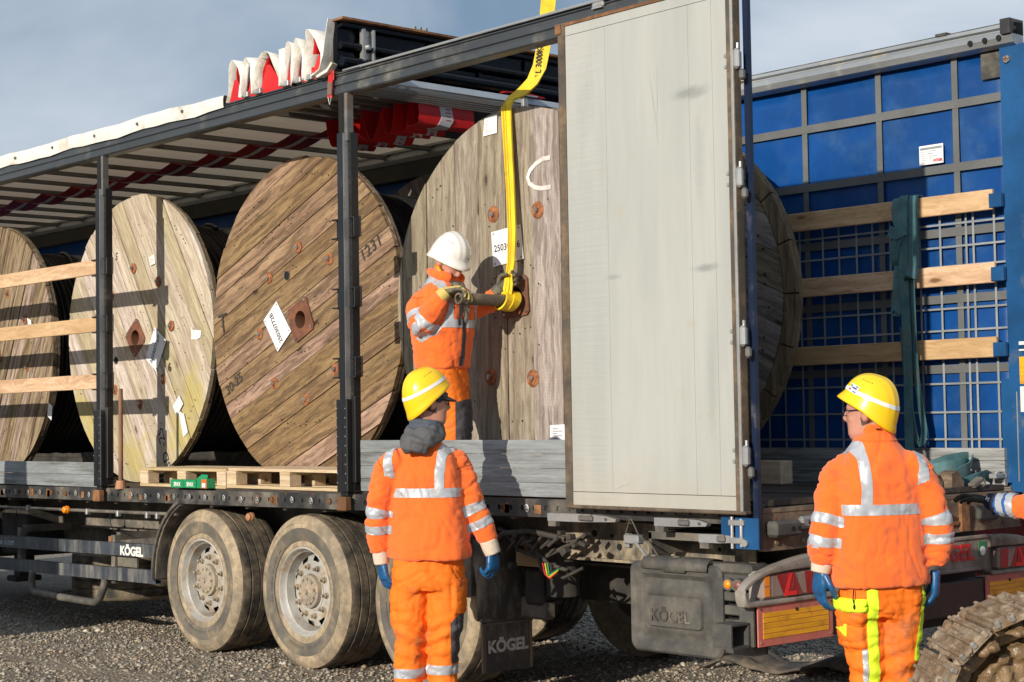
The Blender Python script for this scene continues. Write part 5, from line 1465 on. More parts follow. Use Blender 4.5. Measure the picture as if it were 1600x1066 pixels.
card(T2, c2, [(.70, -.50), (.76, -.57), (.66, -.67), (.60, -.59)], mat=m_paper, nails=False, name='paper_scrap')
card(T2, c2, [(.69, -.63), (.77, -.65), (.83, -.80), (.76, -.84)], mat=m_paper, nails=False, name='paper_scrap')
stencil(T2, c2, 'SD -25', .13, (.45, -.93), 112, m_sten); stencil(T2, c2, '5', .09, (-.32, .72), 170, m_sten); stencil(T2, c2, '9', .10, (.54, -.26), 185, m_sten)
T3, c3 = drum(-4.80, 2.425, 22, wd3, (.15, .17, .13, .18), 'dark streaked brown cable drum with diagonal planks and a tilted white number card', [(-.03, .54), (.36, .42), (-.42, .34), (-.55, -.08), (-.36, -.46), (.05, -.59), (.42, -.38), (.55, .03)], 24, .27, hole=(-.18, .34), seed=8)
card(T3, c3, [(-.31, .155), (-.12, -.08), (-.30, -.225), (-.485, .02)], '25030772B', .058, (-.11, .17), tpos=(-.315, -.045))
stencil(T3, c3, '1231', .12, (.86, .455), 26, m_sten, .002, sp=1.15); stencil(T3, c3, '5', .12, (.62, .32), 24, m_sten, .002); stencil(T3, c3, '30-25', .11, (-.91, -.45), 28, m_sten)
stencil(T3, c3, 'T', .22, (-1.06, .02), 10, m_sten, -.001)
T4, c4 = drum(-2.44, 2.440, 90, wd4, (.27, .26, .275, .28, .26), 'weathered grey cable drum with upright planks and chalk C, behind the man in white helmet', [(-.20, .545), (.22, .53), (-.25, -.50), (.15, -.52)], 4, .255, cable_r=.52, inner=True, seed=12, washer=.055)
card(T4, c4, [(-.215, .43), (.065, .455), (.09, .235), (-.20, .205)], '25030656', .062, (1, .06), tpos=(-.065, .325))
card(T4, c4, [(-.265, 1.175), (-.135, 1.185), (-.145, 1.065), (-.28, 1.06)], mat=m_paper, nails=False, curl=.006, name='paper_scrap'); lines(T4, c4, -.25, -.16, 1.08, 1.165, 9)
card(T4, c4, [(.305, -.815), (.44, -.81), (.44, -.95), (.305, -.955)], mat=m_label, nails=False, name='paper_scrap'); lines(T4, c4, .33, .42, -.93, -.83, 7, m_black)
q = MB(); pts = [(.345, .845), (.28, .845), (.21, .822), (.155, .785), (.135, .745), (.15, .705), (.20, .675), (.26, .662), (.345, .662)]
q.ribbon([(x, -.0045, z) for x, z in pts], (0, 0, 1) if False else [Vector((0, 0, 1)) if i in (0, 1, 7, 8) else Vector((math.cos(a_), 0, math.sin(a_))) for i, a_ in enumerate((0, 0, 2.1, 2.5, 3.14, 3.8, 4.2, 0, 0))], .028, .0012)
link('chalk_mark', q.mesh('chalk_mark', m_chalk), T4, world=False, loc=c4)
# chocks under the drums
for X, lab_ in ((-5.98, 'rough timber chock on the deck between the pale and the dark streaked drum'), (-3.62, 'rough timber chock on the deck behind the middle post, between two drums')):
    mb = MB(); mb.prism([(X - .12, .62, zd(X)), (X + .12, .62, zd(X)), (X + .12, .62, zd(X) + .03), (X - .0, .62, zd(X) + .10), (X - .12, .62, zd(X) + .12)], (0, 1.2, 0))
    mb.obj('drum_chock', m_lath, None, label=lab_, cat='chock', group='timber chocks under the drums')

# ------------------------------------------------------------------ sling and steel bar
bar_y = .02
mb = MB(); mb.lathe([(.024, 0), (.036, .0), (.037, .004), (.037, .78), (.024, .78), (.024, 0)], (-2.39, .08, 2.408), 'y', 24)
bar = mb.obj('steel_bar', m_steelbar, None, smooth='auto', label='short rusty steel tube pushed into the bore of the right drum, held by the man', cat='steel bar')
SL = thing('lifting_sling', (-2.40, .50, 2.36), 'bright yellow webbing lifting sling hanging in front of the grey drum', 'lifting sling')
path = [(-2.27, .80, 4.52), (-2.302, .80, 4.345), (-2.32, .79, 4.18), (-2.337, .78, 4.038), (-2.344, .75, 3.912), (-2.369, .71, 3.816), (-2.41, .66, 3.752), (-2.455, .60, 3.706), (-2.462, .565, 3.65), (-2.43, .545, 3.43), (-2.40, .535, 3.1), (-2.375, .52, 2.85), (-2.365, .50, 2.66), (-2.375, .49, 2.56)]
sv = [Vector((.72, .69, 0))] * 5 + [Vector((.5, .5, .7)), Vector((.6, .5, .35)), Vector((.9, .2, .2))] + [Vector((1, .15, 0))] * 6
mb = MB(); mb.ribbon(path, sv, [.095, .095, .09, .09, .088, .085, .085, .085, .078, .068, .064, .062, .060, .054], .014)
sw = mb.obj('sling_web', m_yellow, SL, smooth='auto')
q = MB()
for off, w in ((.0, .004), (.018, .003), (-.018, .003)):
    pp = [Vector(p) + sv[i].normalized() * off + Vector((0, -.0085, 0)) for i, p in enumerate(path[7:])]
    q.ribbon(pp, (1, 0, 0), w, .003)
q.obj('sling_stitching', surf('sling_stitch', (.52, .30, .01), .8), sw)
for i, (dx, dy) in enumerate(((-.024, .0), (-.008, -.012), (.010, -.006), (.026, .006))):
    q = MB(); q.ribbon([(-2.375 + dx * .5, .485 + dy, 2.58), (-2.38 + dx * 1.2, .48 + dy, 2.51), (-2.39 + dx * 1.3, .475 + dy, 2.45), (-2.39 + dx, .48 + dy, 2.41)], (1, .2, 0), .020, .009)
    q.obj('sling_strand', m_yellow, SL, smooth='auto')
for (yy, r, tz) in ((.455, .052, .0), (.51, .058, .004)):
    q = MB(); pts = [Vector((-2.39 + r * math.cos(t), yy + .025 * math.sin(t * 1.0), 2.405 + r * math.sin(t))) for t in [2 * PI * k_ / 22 for k_ in range(23)]]
    q.ribbon(pts, (0, 1, 0), .056, .012); q.obj('sling_eye', m_yellow, SL, smooth='auto')
a_ = Vector((.75, .66, 0)).normalized()
text('sling_lettering', 'WLL 3000KG', .052, (-2.340, .742, 3.935), (.03, .08, 1), (-.72, -.69, .08), m_black, sw, depth=.0006, bold=.0012, xscale=.95)
text('sling_lettering', '3000', .038, (-2.405, .425, 2.418), (0, 0, 1), (-1, -.25, 0), m_black, SL, depth=.0005, bold=.001)
# second crane sling high on the right, only its lower end in view
mb = MB(); mb.ribbon([(-1.30, .35, 4.12), (-1.19, .35, 4.03), (-1.16, .33, 3.98)], (.6, .6, .2), .05, .008)

# ------------------------------------------------------------------ pallets and small cargo
def pallet(x0, x1, label, n=5):
    T = thing('wooden_pallet', ((x0 + x1) / 2, .33, zd(x0) - .0), label, 'pallet', group='fresh pine pallets on the trailer edge')
    zb = zd((x0 + x1) / 2) - .002
    y0, y1 = .05, .565; L = x1 - x0
    for i, y in enumerate((y0, (y0 + y1) / 2 - .05, y1 - .1)):
        mb = MB(); mb.box(((x0 + x1) / 2, y + .05, zb + .012), (L, .10, .021), None, .002); mb.obj('bottom_board', m_pallet, T)
        for x in (x0 + .06, (x0 + x1) / 2, x1 - .06):
            mb = MB(); mb.box((x, y + .05, zb + .0625), (.12, .098, .079), None, .003); mb.obj('block', m_pallet, T)
    for x in (x0 + .06, (x0 + x1) / 2, x1 - .06):
        mb = MB(); mb.box((x, (y0 + y1) / 2, zb + .1125), (.12, y1 - y0, .020), None, .002); mb.obj('stringer_board', m_pallet, T)
    w = (y1 - y0) / 4
    for i in range(4):
        mb = MB(); mb.box(((x0 + x1) / 2 + random.uniform(-.01, .01), y0 + w * (i + .5), zb + .1335), (L, w - .018, .021), None, .002); mb.obj('top_board', m_pallet, T)
pallet(-6.20, -4.98, 'pine pallet beside the left post with green boxes in front of it')
pallet(-4.965, -3.50, 'pine pallet on the trailer edge directly left of the middle post')
m_green = surf('green_carton', (0.01, 0.27, 0.10), .5, var=.1)
m_red2 = flat('carton_orange_end', (.62, .13, .03), .6)
labs = ['green screw carton lying leftmost in the row before the pallet', 'green screw carton lying in the middle of the row before the pallet', 'opened green screw carton with raised flap and orange end']
for i, x in enumerate((-5.535, -5.355, -5.185)):
    z = zd(x); mb = MB(); mb.box((x, .012, z + .031 + (.004 if i == 2 else 0)), (.172 if i < 2 else .14, .07, .060 if i < 2 else .07), None, .002)
    b = mb.obj('screw_carton', m_green, None, label=labs[i], cat='carton', group='green screw cartons by the pallet')
    if i < 2:
        text('carton_print', 'SPAX', .042, (x + .01, -.0245, z + .026), (1, 0, 0), (0, 0, 1), m_white, b, depth=.0005, bold=.0015, xscale=.95)
    else:
        q = MB(); q.bb(x + .0, x + .069, -.0255, -.0232, z + .001, z + .066); e_ = q.obj('carton_end', m_red2, b)
        q = MB(); q.bb(x + .01, x + .055, -.0265, -.0255, z + .008, z + .038); q.obj('carton_print', m_label, b)
        q = MB(); q.prism([(x - .07, -.02, z + .070), (x + .07, -.02, z + .070), (x + .05, .0, z + .098), (x - .05, .01, z + .10)], (0, .002, 0)); q.obj('carton_flap', m_green, b)
# pole standing on the deck edge
mb = MB(); mb.cyl((-6.408, -.0, zd(-6.4) - .02), (-6.402, .0, 1.955), .019, .017, n=12); 
ps = mb.obj('timber_pole', surf('brown_pole', (.22, .11, .06), .6, var=.3), None, smooth='auto', label='thin brown wooden pole standing upright just right of the left post', cat='pole')
q = MB(); q.cyl((-6.408, 0, zd(-6.4) - .02), (-6.408, 0, zd(-6.4) + .045), .045, .035, n=14); q.obj('pole_foot', surf('pole_foot_orange', (.38, .19, .10), .7), ps)
# timber block far side
mb = MB(); mb.box((-1.49, 1.95, zd(-1.5) + .074), (.21, .12, .148), None, .004)
mb.obj('timber_block', m_pallet, None, label='squared pale timber block on the deck by the door hinge', cat='timber block')
# rolled straps, bracket and rags on the rear deck corner
ST = thing('strap_pile', (-.25, 2.05, zd(-.2)), 'loose heap of folded teal lashing straps with ratchets at the rear deck corner', 'lashing straps')
z = zd(-.2)
for i, (p, w, sd) in enumerate((([(-.35, 1.98, z + .10), (-.3, 2.10, z + .14), (-.28, 2.25, z + .155), (-.30, 2.45, z + .15), (-.32, 2.6, z + .12)], .075, (0, .1, 1)), ([(-.22, 1.90, z + .04), (-.18, 2.02, z + .065), (-.16, 2.12, z + .10), (-.2, 2.22, z + .145), (-.26, 2.30, z + .13)], .07, (.2, .1, 1)),
                          ([(-.3, 1.96, z + .09), (-.22, 2.03, z + .11), (-.2, 2.14, z + .12), (-.25, 2.28, z + .10)], .08, (.1, 0, 1)), ([(-.12, 1.98, z + .015), (-.08, 2.10, z + .05), (-.1, 2.20, z + .06), (-.14, 2.34, z + .03)], .06, (.3, 0, 1)), ([(-.34, 1.95, z + .03), (-.36, 2.15, z + .07), (-.3, 2.5, z + .05)], .07, (0, 0, 1)))):
    pp = []
    for k_ in range(len(p) - 1):
        for t in (0, .33, .66): pp.append(Vector(p[k_]).lerp(Vector(p[k_ + 1]), t))
    pp.append(Vector(p[-1])); mb = MB(); mb.ribbon(pp, sd, w, .006); mb.obj('strap', m_teal, ST, smooth='auto')
for i, (x, y, zz) in enumerate(((-.06, 2.26, .05), (-.05, 2.02, .02), (-.1, 2.42, .04))):
    mb = MB(); mb.box((x, y, z + zz), (.05, .10, .03), Matrix.Rotation(.4 * i, 3, 'X'), .005); mb.tube([(x + .02 * math.cos(t), y + .04 + .028 * math.cos(t), z + zz + .028 * math.sin(t)) for t in [2 * PI * k_ / 10 for k_ in range(10)]], .006, 6, closed=True)
    mb.obj('ratchet', m_alu if i == 0 else m_chassis, ST)
m_muddy_wood = wood('muddy_scrap_wood', (.17, .125, .085), (.25, .185, .125), (.07, .05, .035), .6, .3)
for (x, y, zz, sx, sy, sz, rx, lab_) in ((-.20, 1.68, .045, .10, .17, .085, .5, 'muddy timber wedge, largest, lying left on the rear deck corner'), (-.14, 1.84, .05, .09, .12, .08, -.5, 'pale muddy timber wedge leaning against the folded straps')):
    mb = MB(); mb.prism([(x, y - sy / 2, z), (x, y + sy / 2, z), (x, y + sy / 2, z + sz * .4), (x, y, z + sz * 1.2), (x, y - sy / 2, z + sz)], (sx, 0, 0))
    mb.obj('timber_wedge', m_muddy_wood, None, label=lab_, cat='wedge')
mb = MB(); mb.box((-.42, 1.92, z + .135), (.05, .145, .07), None, .008); bk = mb.obj('black_bracket', m_post, None, label='black slotted steel bracket standing behind the muddy wedges', cat='bracket')
q = MB()
for dy in (-.045, .045): q.box((-.392, 1.92 + dy, z + .14), (.008, .03, .03), None, .003)
q.box((-.42, 1.92, z + .05), (.05, .10, .10), None, .005)
q.obj('bracket_lug', m_chassis, bk)
# teal strap draped over the far laths
HS = thing('hanging_strap', (-.64, 2.22, 1.5), 'teal lashing strap looped over the top far lath and hanging down', 'lashing strap')
def strap(pts, w, nm='strap', sd=(1, 0, 0), t=.006):
    pp = []
    P4 = [Vector(p) for p in pts]
    for k_ in range(len(P4) - 1):
        a, b, c_, d = P4[max(k_ - 1, 0)], P4[k_], P4[k_ + 1], P4[min(k_ + 2, len(P4) - 1)]
        for tt in (0, .25, .5, .75):
            pp.append(.5 * ((2 * b) + (-a + c_) * tt + (2 * a - 5 * b + 4 * c_ - d) * tt * tt + (-a + 3 * b - 3 * c_ + d) * tt ** 3))
    pp.append(P4[-1]); mb = MB(); mb.ribbon(pp, sd, w * WK, t); return mb.obj(nm, m_teal, HS, smooth='auto')
YS = 2.262
WK = 1.15
strap([(-.60, 2.34, 2.96), (-.60, 2.30, 3.008), (-.60, YS, 2.985), (-.60, YS - .01, 2.80), (-.59, YS - .02, 2.60), (-.595, YS - .04, 2.50), (-.62, YS - .015, 2.52), (-.62, YS - .01, 2.62)], .072)
strap([(-.71, 2.33, 2.97), (-.71, 2.28, 3.005), (-.715, YS - .01, 2.95), (-.69, YS - .03, 2.85), (-.66, YS - .03, 2.79), (-.70, YS - .04, 2.72), (-.725, YS - .03, 2.62), (-.69, YS - .01, 2.58)], .055)
strap([(-.655, 2.33, 2.98), (-.655, 2.28, 3.006), (-.655, YS - .02, 2.96), (-.655, YS - .03, 2.5), (-.65, YS - .02, 2.0), (-.655, YS - .02, 1.5), (-.64, YS - .02, 1.40)], .055)
strap([(-.70, YS - .01, 2.78), (-.71, YS - .012, 2.55), (-.735, YS - .012, 2.32), (-.72, YS - .02, 2.29), (-.70, YS - .01, 2.38), (-.68, YS - .006, 2.6)], .05)
strap([(-.615, YS - .012, 2.70), (-.61, YS - .012, 2.3), (-.60, YS - .012, 1.95), (-.57, YS - .012, 1.70), (-.545, YS - .02, 1.56), (-.56, YS - .025, 1.48), (-.60, YS - .02, 1.49), (-.625, YS - .015, 1.58), (-.66, YS - .012, 1.8), (-.69, YS - .01, 2.2)], .052, sd=(.9, -.4, 0))
mb = MB(); mb.ribbon([(-.745, YS - .045, 2.80), (-.69, YS - .052, 2.775), (-.63, YS - .045, 2.80)], (0, 0, 1), .07, .012); mb.obj('strap_knot', m_teal, HS, smooth='auto')

# ------------------------------------------------------------------ ground clutter
def mat_heap():
    nx, ny = 26, 14; vs = []
    for i in range(nx + 1):
        for j in range(ny + 1):
            u, v_ = i / nx, j / ny
            x = -1.95 + u * .95 + (v_ - .5) * .2; y = 1.82 + v_ * .5 + u * .3
            zz = .03 + .10 * max(0, math.sin(u * 9 + v_ * 2)) * (1 - (2 * v_ - 1) ** 2 * .5) + .05 * noise.noise(Vector((u * 5, v_ * 4, 2)))
            vs.append((x, y, max(.012, zz)))
    m = ny + 1
    mb = MB(); mb.add(vs, [(i * m + j, (i + 1) * m + j, (i + 1) * m + j + 1, i * m + j + 1) for i in range(nx) for j in range(ny)])
    o = mb.obj('rubber_mat', surf('dusty_rubber_mat', (.06, .052, .045), .7, dirt=(.15, .12, .09), dthr=.5, dscale=6), None, smooth=True, label='crumpled dusty black rubber mat lying on the gravel under the trailer rear', cat='rubber mat')
    md = o.modifiers.new('thickness', 'SOLIDIFY'); md.thickness = .015
mat_heap()
mb = MB(); mb.lathe([(.0, 0), (.12, 0), (.155, .22), (.162, .228), (.166, .222), (.163, .214), (.150, .214), (.118, .02), (0, .02)], (-1.02, 2.35, -.0), 'z', 32)
bu = mb.obj('metal_bucket', m_zinc, None, smooth='auto', label='galvanised metal bucket standing on the gravel left of the right worker', cat='bucket')
q = MB()
for z_ in (.07, .16): q.lathe([(.12 + .035 * z_ / .22 + .002, z_ - .006), (.12 + .035 * z_ / .22 + .008, z_), (.12 + .035 * z_ / .22 + .002, z_ + .006)], (-1.02, 2.35, 0), 'z', 32)
q.obj('bucket_band', m_alu, bu, smooth='auto')
# red skip beyond the trailer, only a sliver shows below the deck
mb = MB(); mb.prism([(-2.2, 5.4, .0), (2.6, 5.4, .0), (2.9, 5.4, 1.0), (-2.5, 5.4, 1.0)], (0, 1.6, 0)); mb.bb(-2.55, 2.95, 5.3, 5.4, .9, 1.0)
for x in (-1.5, -.5, .5, 1.5): mb.bb(x, x + .08, 5.33, 5.4, .02, .9)
sk = mb.obj('red_skip', surf('red_skip_paint', (.40, .03, .03), .5, dirt=(.2, .1, .06), dthr=.58, dscale=4), None, label='red steel skip standing beyond the trailer rear, glimpsed beneath its deck', cat='skip')
# added crate, unseen left of the frame, put there to shade the skirt rails
def crate():
    T = thing('shade_crate', (-9.2, -3.3, 0), 'unseen tall timber crate added in front of the trailer to shade its side rails', 'crate')
    for i in range(11):
        mb = MB(); mb.box((-9.2, -3.0, .10 + i * .172), (5.0, .03, .165), None, .003); mb.obj('plank', m_pallet, T)
        mb = MB(); mb.box((-9.2, -3.9, .10 + i * .172), (5.0, .03, .165), None, .003); mb.obj('plank', m_pallet, T)
    for x in (-11.6, -6.75):
        mb = MB(); mb.bb(x, x + .05, -3.88, -3.02, 0, 1.93); mb.obj('end_panel', m_pallet, T)
    mb = MB(); mb.bb(-11.7, -6.7, -3.9, -3.0, 1.94, 1.97); mb.obj('crate_top', m_pallet, T)
crate()
mb = MB(); mb.lathe([(0, 0), (.20, 0), (.205, .02), (.215, .25), (.205, .48), (.20, .52), (0, .52)], (-7.33, -3.4, 1.97), 'z', 28)  # added unseen keg, shapes the rounded shadow on the left dropside
mb.obj('shade_keg', m_zinc, None, smooth='auto', label='unseen small keg added on top of the timber crate to cast a rounded shadow', cat='keg')
# ------------------------------------------------------------------ people
def V3(*a): return Vector(a)
def remesh(mbs, voxel, smooth_it=4, disp=None):
    """union of closed shapes -> one continuous surface (numpy verts, list of faces)"""
    mb = MB()
    for m in (mbs if isinstance(mbs, list) else [mbs]): mb.add(m.v, m.f)
    me = bpy.data.meshes.new('tmp'); me.from_pydata(mb.v, [], mb.f)
    o = bpy.data.objects.new('tmp', me); scene.collection.objects.link(o)
    md = o.modifiers.new('r', 'REMESH'); md.mode = 'VOXEL'; md.voxel_size = voxel
    if smooth_it:
        sm = o.modifiers.new('s', 'SMOOTH'); sm.iterations = smooth_it; sm.factor = .6
    bpy.context.view_layer.update()
    me2 = bpy.data.meshes.new_from_object(o.evaluated_get(bpy.context.evaluated_depsgraph_get()))
    bpy.data.objects.remove(o)
    n = len(me2.vertices)
    co = np.empty(n * 3); me2.vertices.foreach_get('co', co); co = co.reshape(-1, 3)
    no = np.empty(n * 3); me2.vertices.foreach_get('normal', no); no = no.reshape(-1, 3)
    faces = [tuple(p.vertices) for p in me2.polygons]
    bpy.data.meshes.remove(me2)
    if disp is not None:
        d = np.array([disp(Vector(c), Vector(n_)) for c, n_ in zip(co, no)])
        co = co + no * d[:, None]
    return co, no, faces
def np_obj(name, co, faces, mats, parent, mi=None, smooth=True):
    me = bpy.data.meshes.new(name); me.from_pydata([tuple(c) for c in co], [], faces)
    for m in (mats if isinstance(mats, list) else [mats]): me.materials.append(m)
    if mi is not None: me.polygons.foreach_set('material_index', mi)
    me.polygons.foreach_set('use_smooth', [smooth] * len(me.polygons)); me.update()
    return link(name, me, parent, world=False)
def patch(name, co, no, faces, s, off, mat, parent, taper=None):
    """the part of a surface where s > 0, lifted off it by off"""
    vs = []; fs = []; idx = {}
    def vert(i):
        if i not in idx:
            o_ = off if taper is None else off * min(1, max(.05, s[i] / taper)); idx[i] = len(vs); vs.append(co[i] + no[i] * o_)
        return idx[i]
    def cut(i, j):
        k_ = (min(i, j), max(i, j))
        if k_ not in idx:
            t = s[i] / (s[i] - s[j]); o_ = off if taper is None else off * .05
            idx[k_] = len(vs); vs.append((co[i] + (co[j] - co[i]) * t) + (no[i] + (no[j] - no[i]) * t) * o_)
        return idx[k_]
    for f in faces:
        sf = [s[i] > 0 for i in f]
        if not any(sf): continue
        if all(sf): fs.append(tuple(vert(i) for i in f)); continue
        poly = []
        for a in range(len(f)):
            i, j = f[a], f[(a + 1) % len(f)]
            if s[i] > 0: poly.append(vert(i))
            if (s[i] > 0) != (s[j] > 0): poly.append(cut(i, j))
        if len(poly) >= 3: fs.append(tuple(poly))
    if not fs: return None
    par = list(range(len(vs)))
    def find(a):
        while par[a] != a: par[a] = par[par[a]]; a = par[a]
        return a
    for f in fs:
        r0 = find(f[0])
        for b in f[1:]: par[find(b)] = r0
    groups = {}
    for f in fs: groups.setdefault(find(f[0]), []).append(f)
    out = None; mx = max(len(g) for g in groups.values())
    for g in sorted(groups.values(), key=len, reverse=True):
        if len(g) < max(10, mx * .06) and out is not None: continue
        ids = sorted({i for f in g for i in f}); mp = {a: b for b, a in enumerate(ids)}
        o_ = np_obj(name, [vs[i] for i in ids], [tuple(mp[i] for i in f) for f in g], mat, parent); out = out or o_
    return out
def seg_dist(P_, a, b):
    """distance of points to a segment and the parameter along it"""
    a, b = np.array(a), np.array(b); ab = b - a; t = ((P_ - a) @ ab) / (ab @ ab); tc = np.clip(t, 0, 1)
    return np.linalg.norm(P_ - (a + tc[:, None] * ab), axis=1), t
def limb(mb, pts, rad, n=18, sub=4):
    P4 = [Vector(p) for p in pts]; pp = []; rr_ = []
    for k_ in range(len(P4) - 1):
        a, b, c_, d = P4[max(k_ - 1, 0)], P4[k_], P4[k_ + 1], P4[min(k_ + 2, len(P4) - 1)]
        for i in range(sub):
            t = i / sub
            pp.append(.5 * ((2 * b) + (-a + c_) * t + (2 * a - 5 * b + 4 * c_ - d) * t * t + (-a + 3 * b - 3 * c_ + d) * t ** 3)); rr_.append(rad[k_] + (rad[k_ + 1] - rad[k_]) * t)
    pp.append(P4[-1]); rr_.append(rad[-1])
    mb.tube(pp, rr_, n)
    return mb
def frame(phi, pitch=0.0, tilt=0.0):
    """phi: heading from local +y (away) towards +x; pitch>0 looks down. returns side, fwd, up"""
    F_ = V3(math.sin(phi), math.cos(phi), 0); S_ = V3(math.cos(phi), -math.sin(phi), 0); U_ = V3(0, 0, 1)
    q = Quaternion(S_, -pitch); F_ = q @ F_; U_ = q @ U_
    q = Quaternion(F_, tilt); return q @ S_, F_, q @ U_
def cloth(amp=.006, sc=1.0, seed=0, zones=(), mode=''):
    def f(c, n):
        p = c * sc + Vector((seed * 3.1, seed, 0))
        p = p + noise.noise_vector(p * 3.0) * .05
        v = noise.noise(Vector((p.x * 5, p.y * 5, p.z * 4))) * .9
        r = 1 - abs(noise.noise(Vector((p.x * 9 + 4, p.y * 9, p.z * 6)))) * 2.4
        v += .45 * max(-.6, r)
        r3 = noise.noise(Vector((p.x * 17 + 9, p.y * 17, p.z * 11 + p.x * 6))); v -= .55 * max(0, .32 - abs(r3)) * 3
        d = amp * v
        wp = noise.noise(Vector((c.x * 4 + seed, c.y * 4, c.z * 3))) * 1.3
        if mode:
            w_ = min(1, max(0, (abs(c.x) - .15) / .05)) if mode == 'jacket' else 1
            if w_ > 0:
                q = noise.noise(Vector((c.x * 4 + seed * 2, c.y * 4, c.z * 13 + wp + c.x * 4))); d -= w_ * (.0095 if mode == 'jacket' else .0075) * max(0, 1 - abs(q) * 6.5) ** 1.3
                q = noise.noise(Vector((c.x * 6 - seed, c.y * 6, c.z * 24 + wp * 2 - c.x * 9))); d -= w_ * .0035 * max(0, 1 - abs(q) * 6)
            if w_ < 1:
                q = noise.noise(Vector((c.x * 8 + seed * 2 + wp, c.y * 8, c.z * 2.6 + c.x * 2))); d -= (1 - w_) * .0065 * max(0, 1 - abs(q) * 6.5) ** 1.3
                q = noise.noise(Vector((c.x * 5 - seed, c.y * 5, c.z * 12 + wp * 2 + c.x * 5))); d -= (1 - w_) * .004 * max(0, 1 - abs(q) * 6)
        for (zc_, rad_, a_, dirv, fr) in zones:
            w = max(0, 1 - (c - zc_).length / rad_)
            if w > 0:
                w = w * w * (3 - 2 * w)
                ph = (c - zc_).dot(dirv) * fr + 2.2 * noise.noise(c * 7 + Vector((seed, 0, 0)))
                d += a_ * w * (math.sin(ph) - .25)
        return d
    return f
def head(T, ctr, phi, pitch, tilt=0, hairc=None, glasses=None, ear_r=True):
    S_, F_, U_ = frame(phi, pitch, tilt)
    C_ = Vector(ctr)
    P_ = lambda s, f, u: C_ + S_ * s + F_ * f + U_ * u
    mb = MB()
    prof = [(-.128, .050, .022, .024), (-.118, .045, .040, .042), (-.098, .030, .055, .066), (-.06, .014, .064, .083), (-.02, .006, .070, .092), (.02, .0, .074, .097), (.06, -.004, .073, .095), (.09, -.008, .062, .080), (.112, -.010, .042, .055), (.122, -.010, .015, .02)]
    mb.rings([(P_(0, f, u), S_, F_, a, b, 2.2) for u, f, a, b in prof], 24)
    nose = MB(); nose.rings([(P_(0, .085, .035), S_, F_, .008, .010), (P_(0, .098, .005), S_, F_, .011, .014), (P_(0, .108, -.022), S_, F_, .015, .016), (P_(0, .098, -.036), S_, F_, .014, .012)], 10)
    brow = MB(); brow.tube([P_(-.045, .078, .030), P_(0, .093, .034), P_(.045, .078, .030)], .009, 8)
    lip = MB(); lip.tube([P_(-.022, .083, -.070), P_(0, .092, -.068), P_(.022, .083, -.070)], .007, 8)
    cheek = MB()
    for s in (-1, 1): cheek.ellipsoid(P_(s * .040, .062, -.025), (.02, .02, .024))
    neck = MB(); limb(neck, [P_(0, -.022, -.03), P_(0, -.030, -.10), C_ + V3(0, 0, -.20) - F_ * .02], [.058, .056, .062])
    ears = []
    for s in (-1, 1):
        e = MB(); R3 = Matrix((S_, F_, U_)).transposed(); e.ellipsoid(P_(s * .076, -.012, -.012), (.010, .019, .033), R3 @ Matrix.Rotation(-.25 * s, 3, 'Z')); ears.append(e)
        e2 = MB(); e2.tube([P_(s * .084, .002, .012), P_(s * .090, -.014, .022), P_(s * .090, -.028, .006), P_(s * .086, -.022, -.02), P_(s * .080, -.006, -.038)], .0055, 6); ears.append(e2)
    co, no, fs = remesh([mb, nose, brow, lip, cheek, neck] + ears, .0065, 2)
    h = np_obj('head', co, fs, m_skin, T)
    L = (co - np.array(C_)) @ np.array(Matrix((S_, F_, U_))).T
    s_h = np.minimum(np.minimum(L[:, 2] + .055 - np.clip(L[:, 1] * -.35, -.03, .03), -L[:, 1] + .012 + (np.abs(L[:, 0]) < .05) * -.0), .2) 
    earm = (np.abs(L[:, 0]) > .074) & (L[:, 1] > -.045)
    s_h = np.where(earm, -.01, s_h)
    patch('hair', co, no, fs, s_h, .004, hairc or m_hair, h)
    eyes = MB()
    for s in (-1, 1): eyes.ellipsoid(P_(s * .031, .078, .010), (.012, .012, .009), None, 10, 8)
    np_obj('eye', eyes.v, eyes.f, flat('eye_white_dim', (.5, .45, .4), .3), h)
    if glasses:
        g = MB()
        for s in (-1, 1):
            g.tube([P_(s * .066, .082, .014), P_(s * .078, .045, .016), P_(s * .083, -.01, .012), P_(s * .082, -.035, -.008)], .0028, 6)
            g.tube([P_(s * (.036 + .027 * math.cos(t)), .099 - .012 * abs(math.cos(t) if s * math.cos(t) > 0 else 0), .010 + .019 * math.sin(t)) for t in [2 * PI * k_ / 16 for k_ in range(16)]], .0024, 6, closed=True)
        g.tube([P_(-.01, .101, .014), P_(.01, .101, .014)], .0022, 6)
        np_obj('glasses', g.v, g.f, glasses, h)
    return h, (S_, F_, U_, C_)
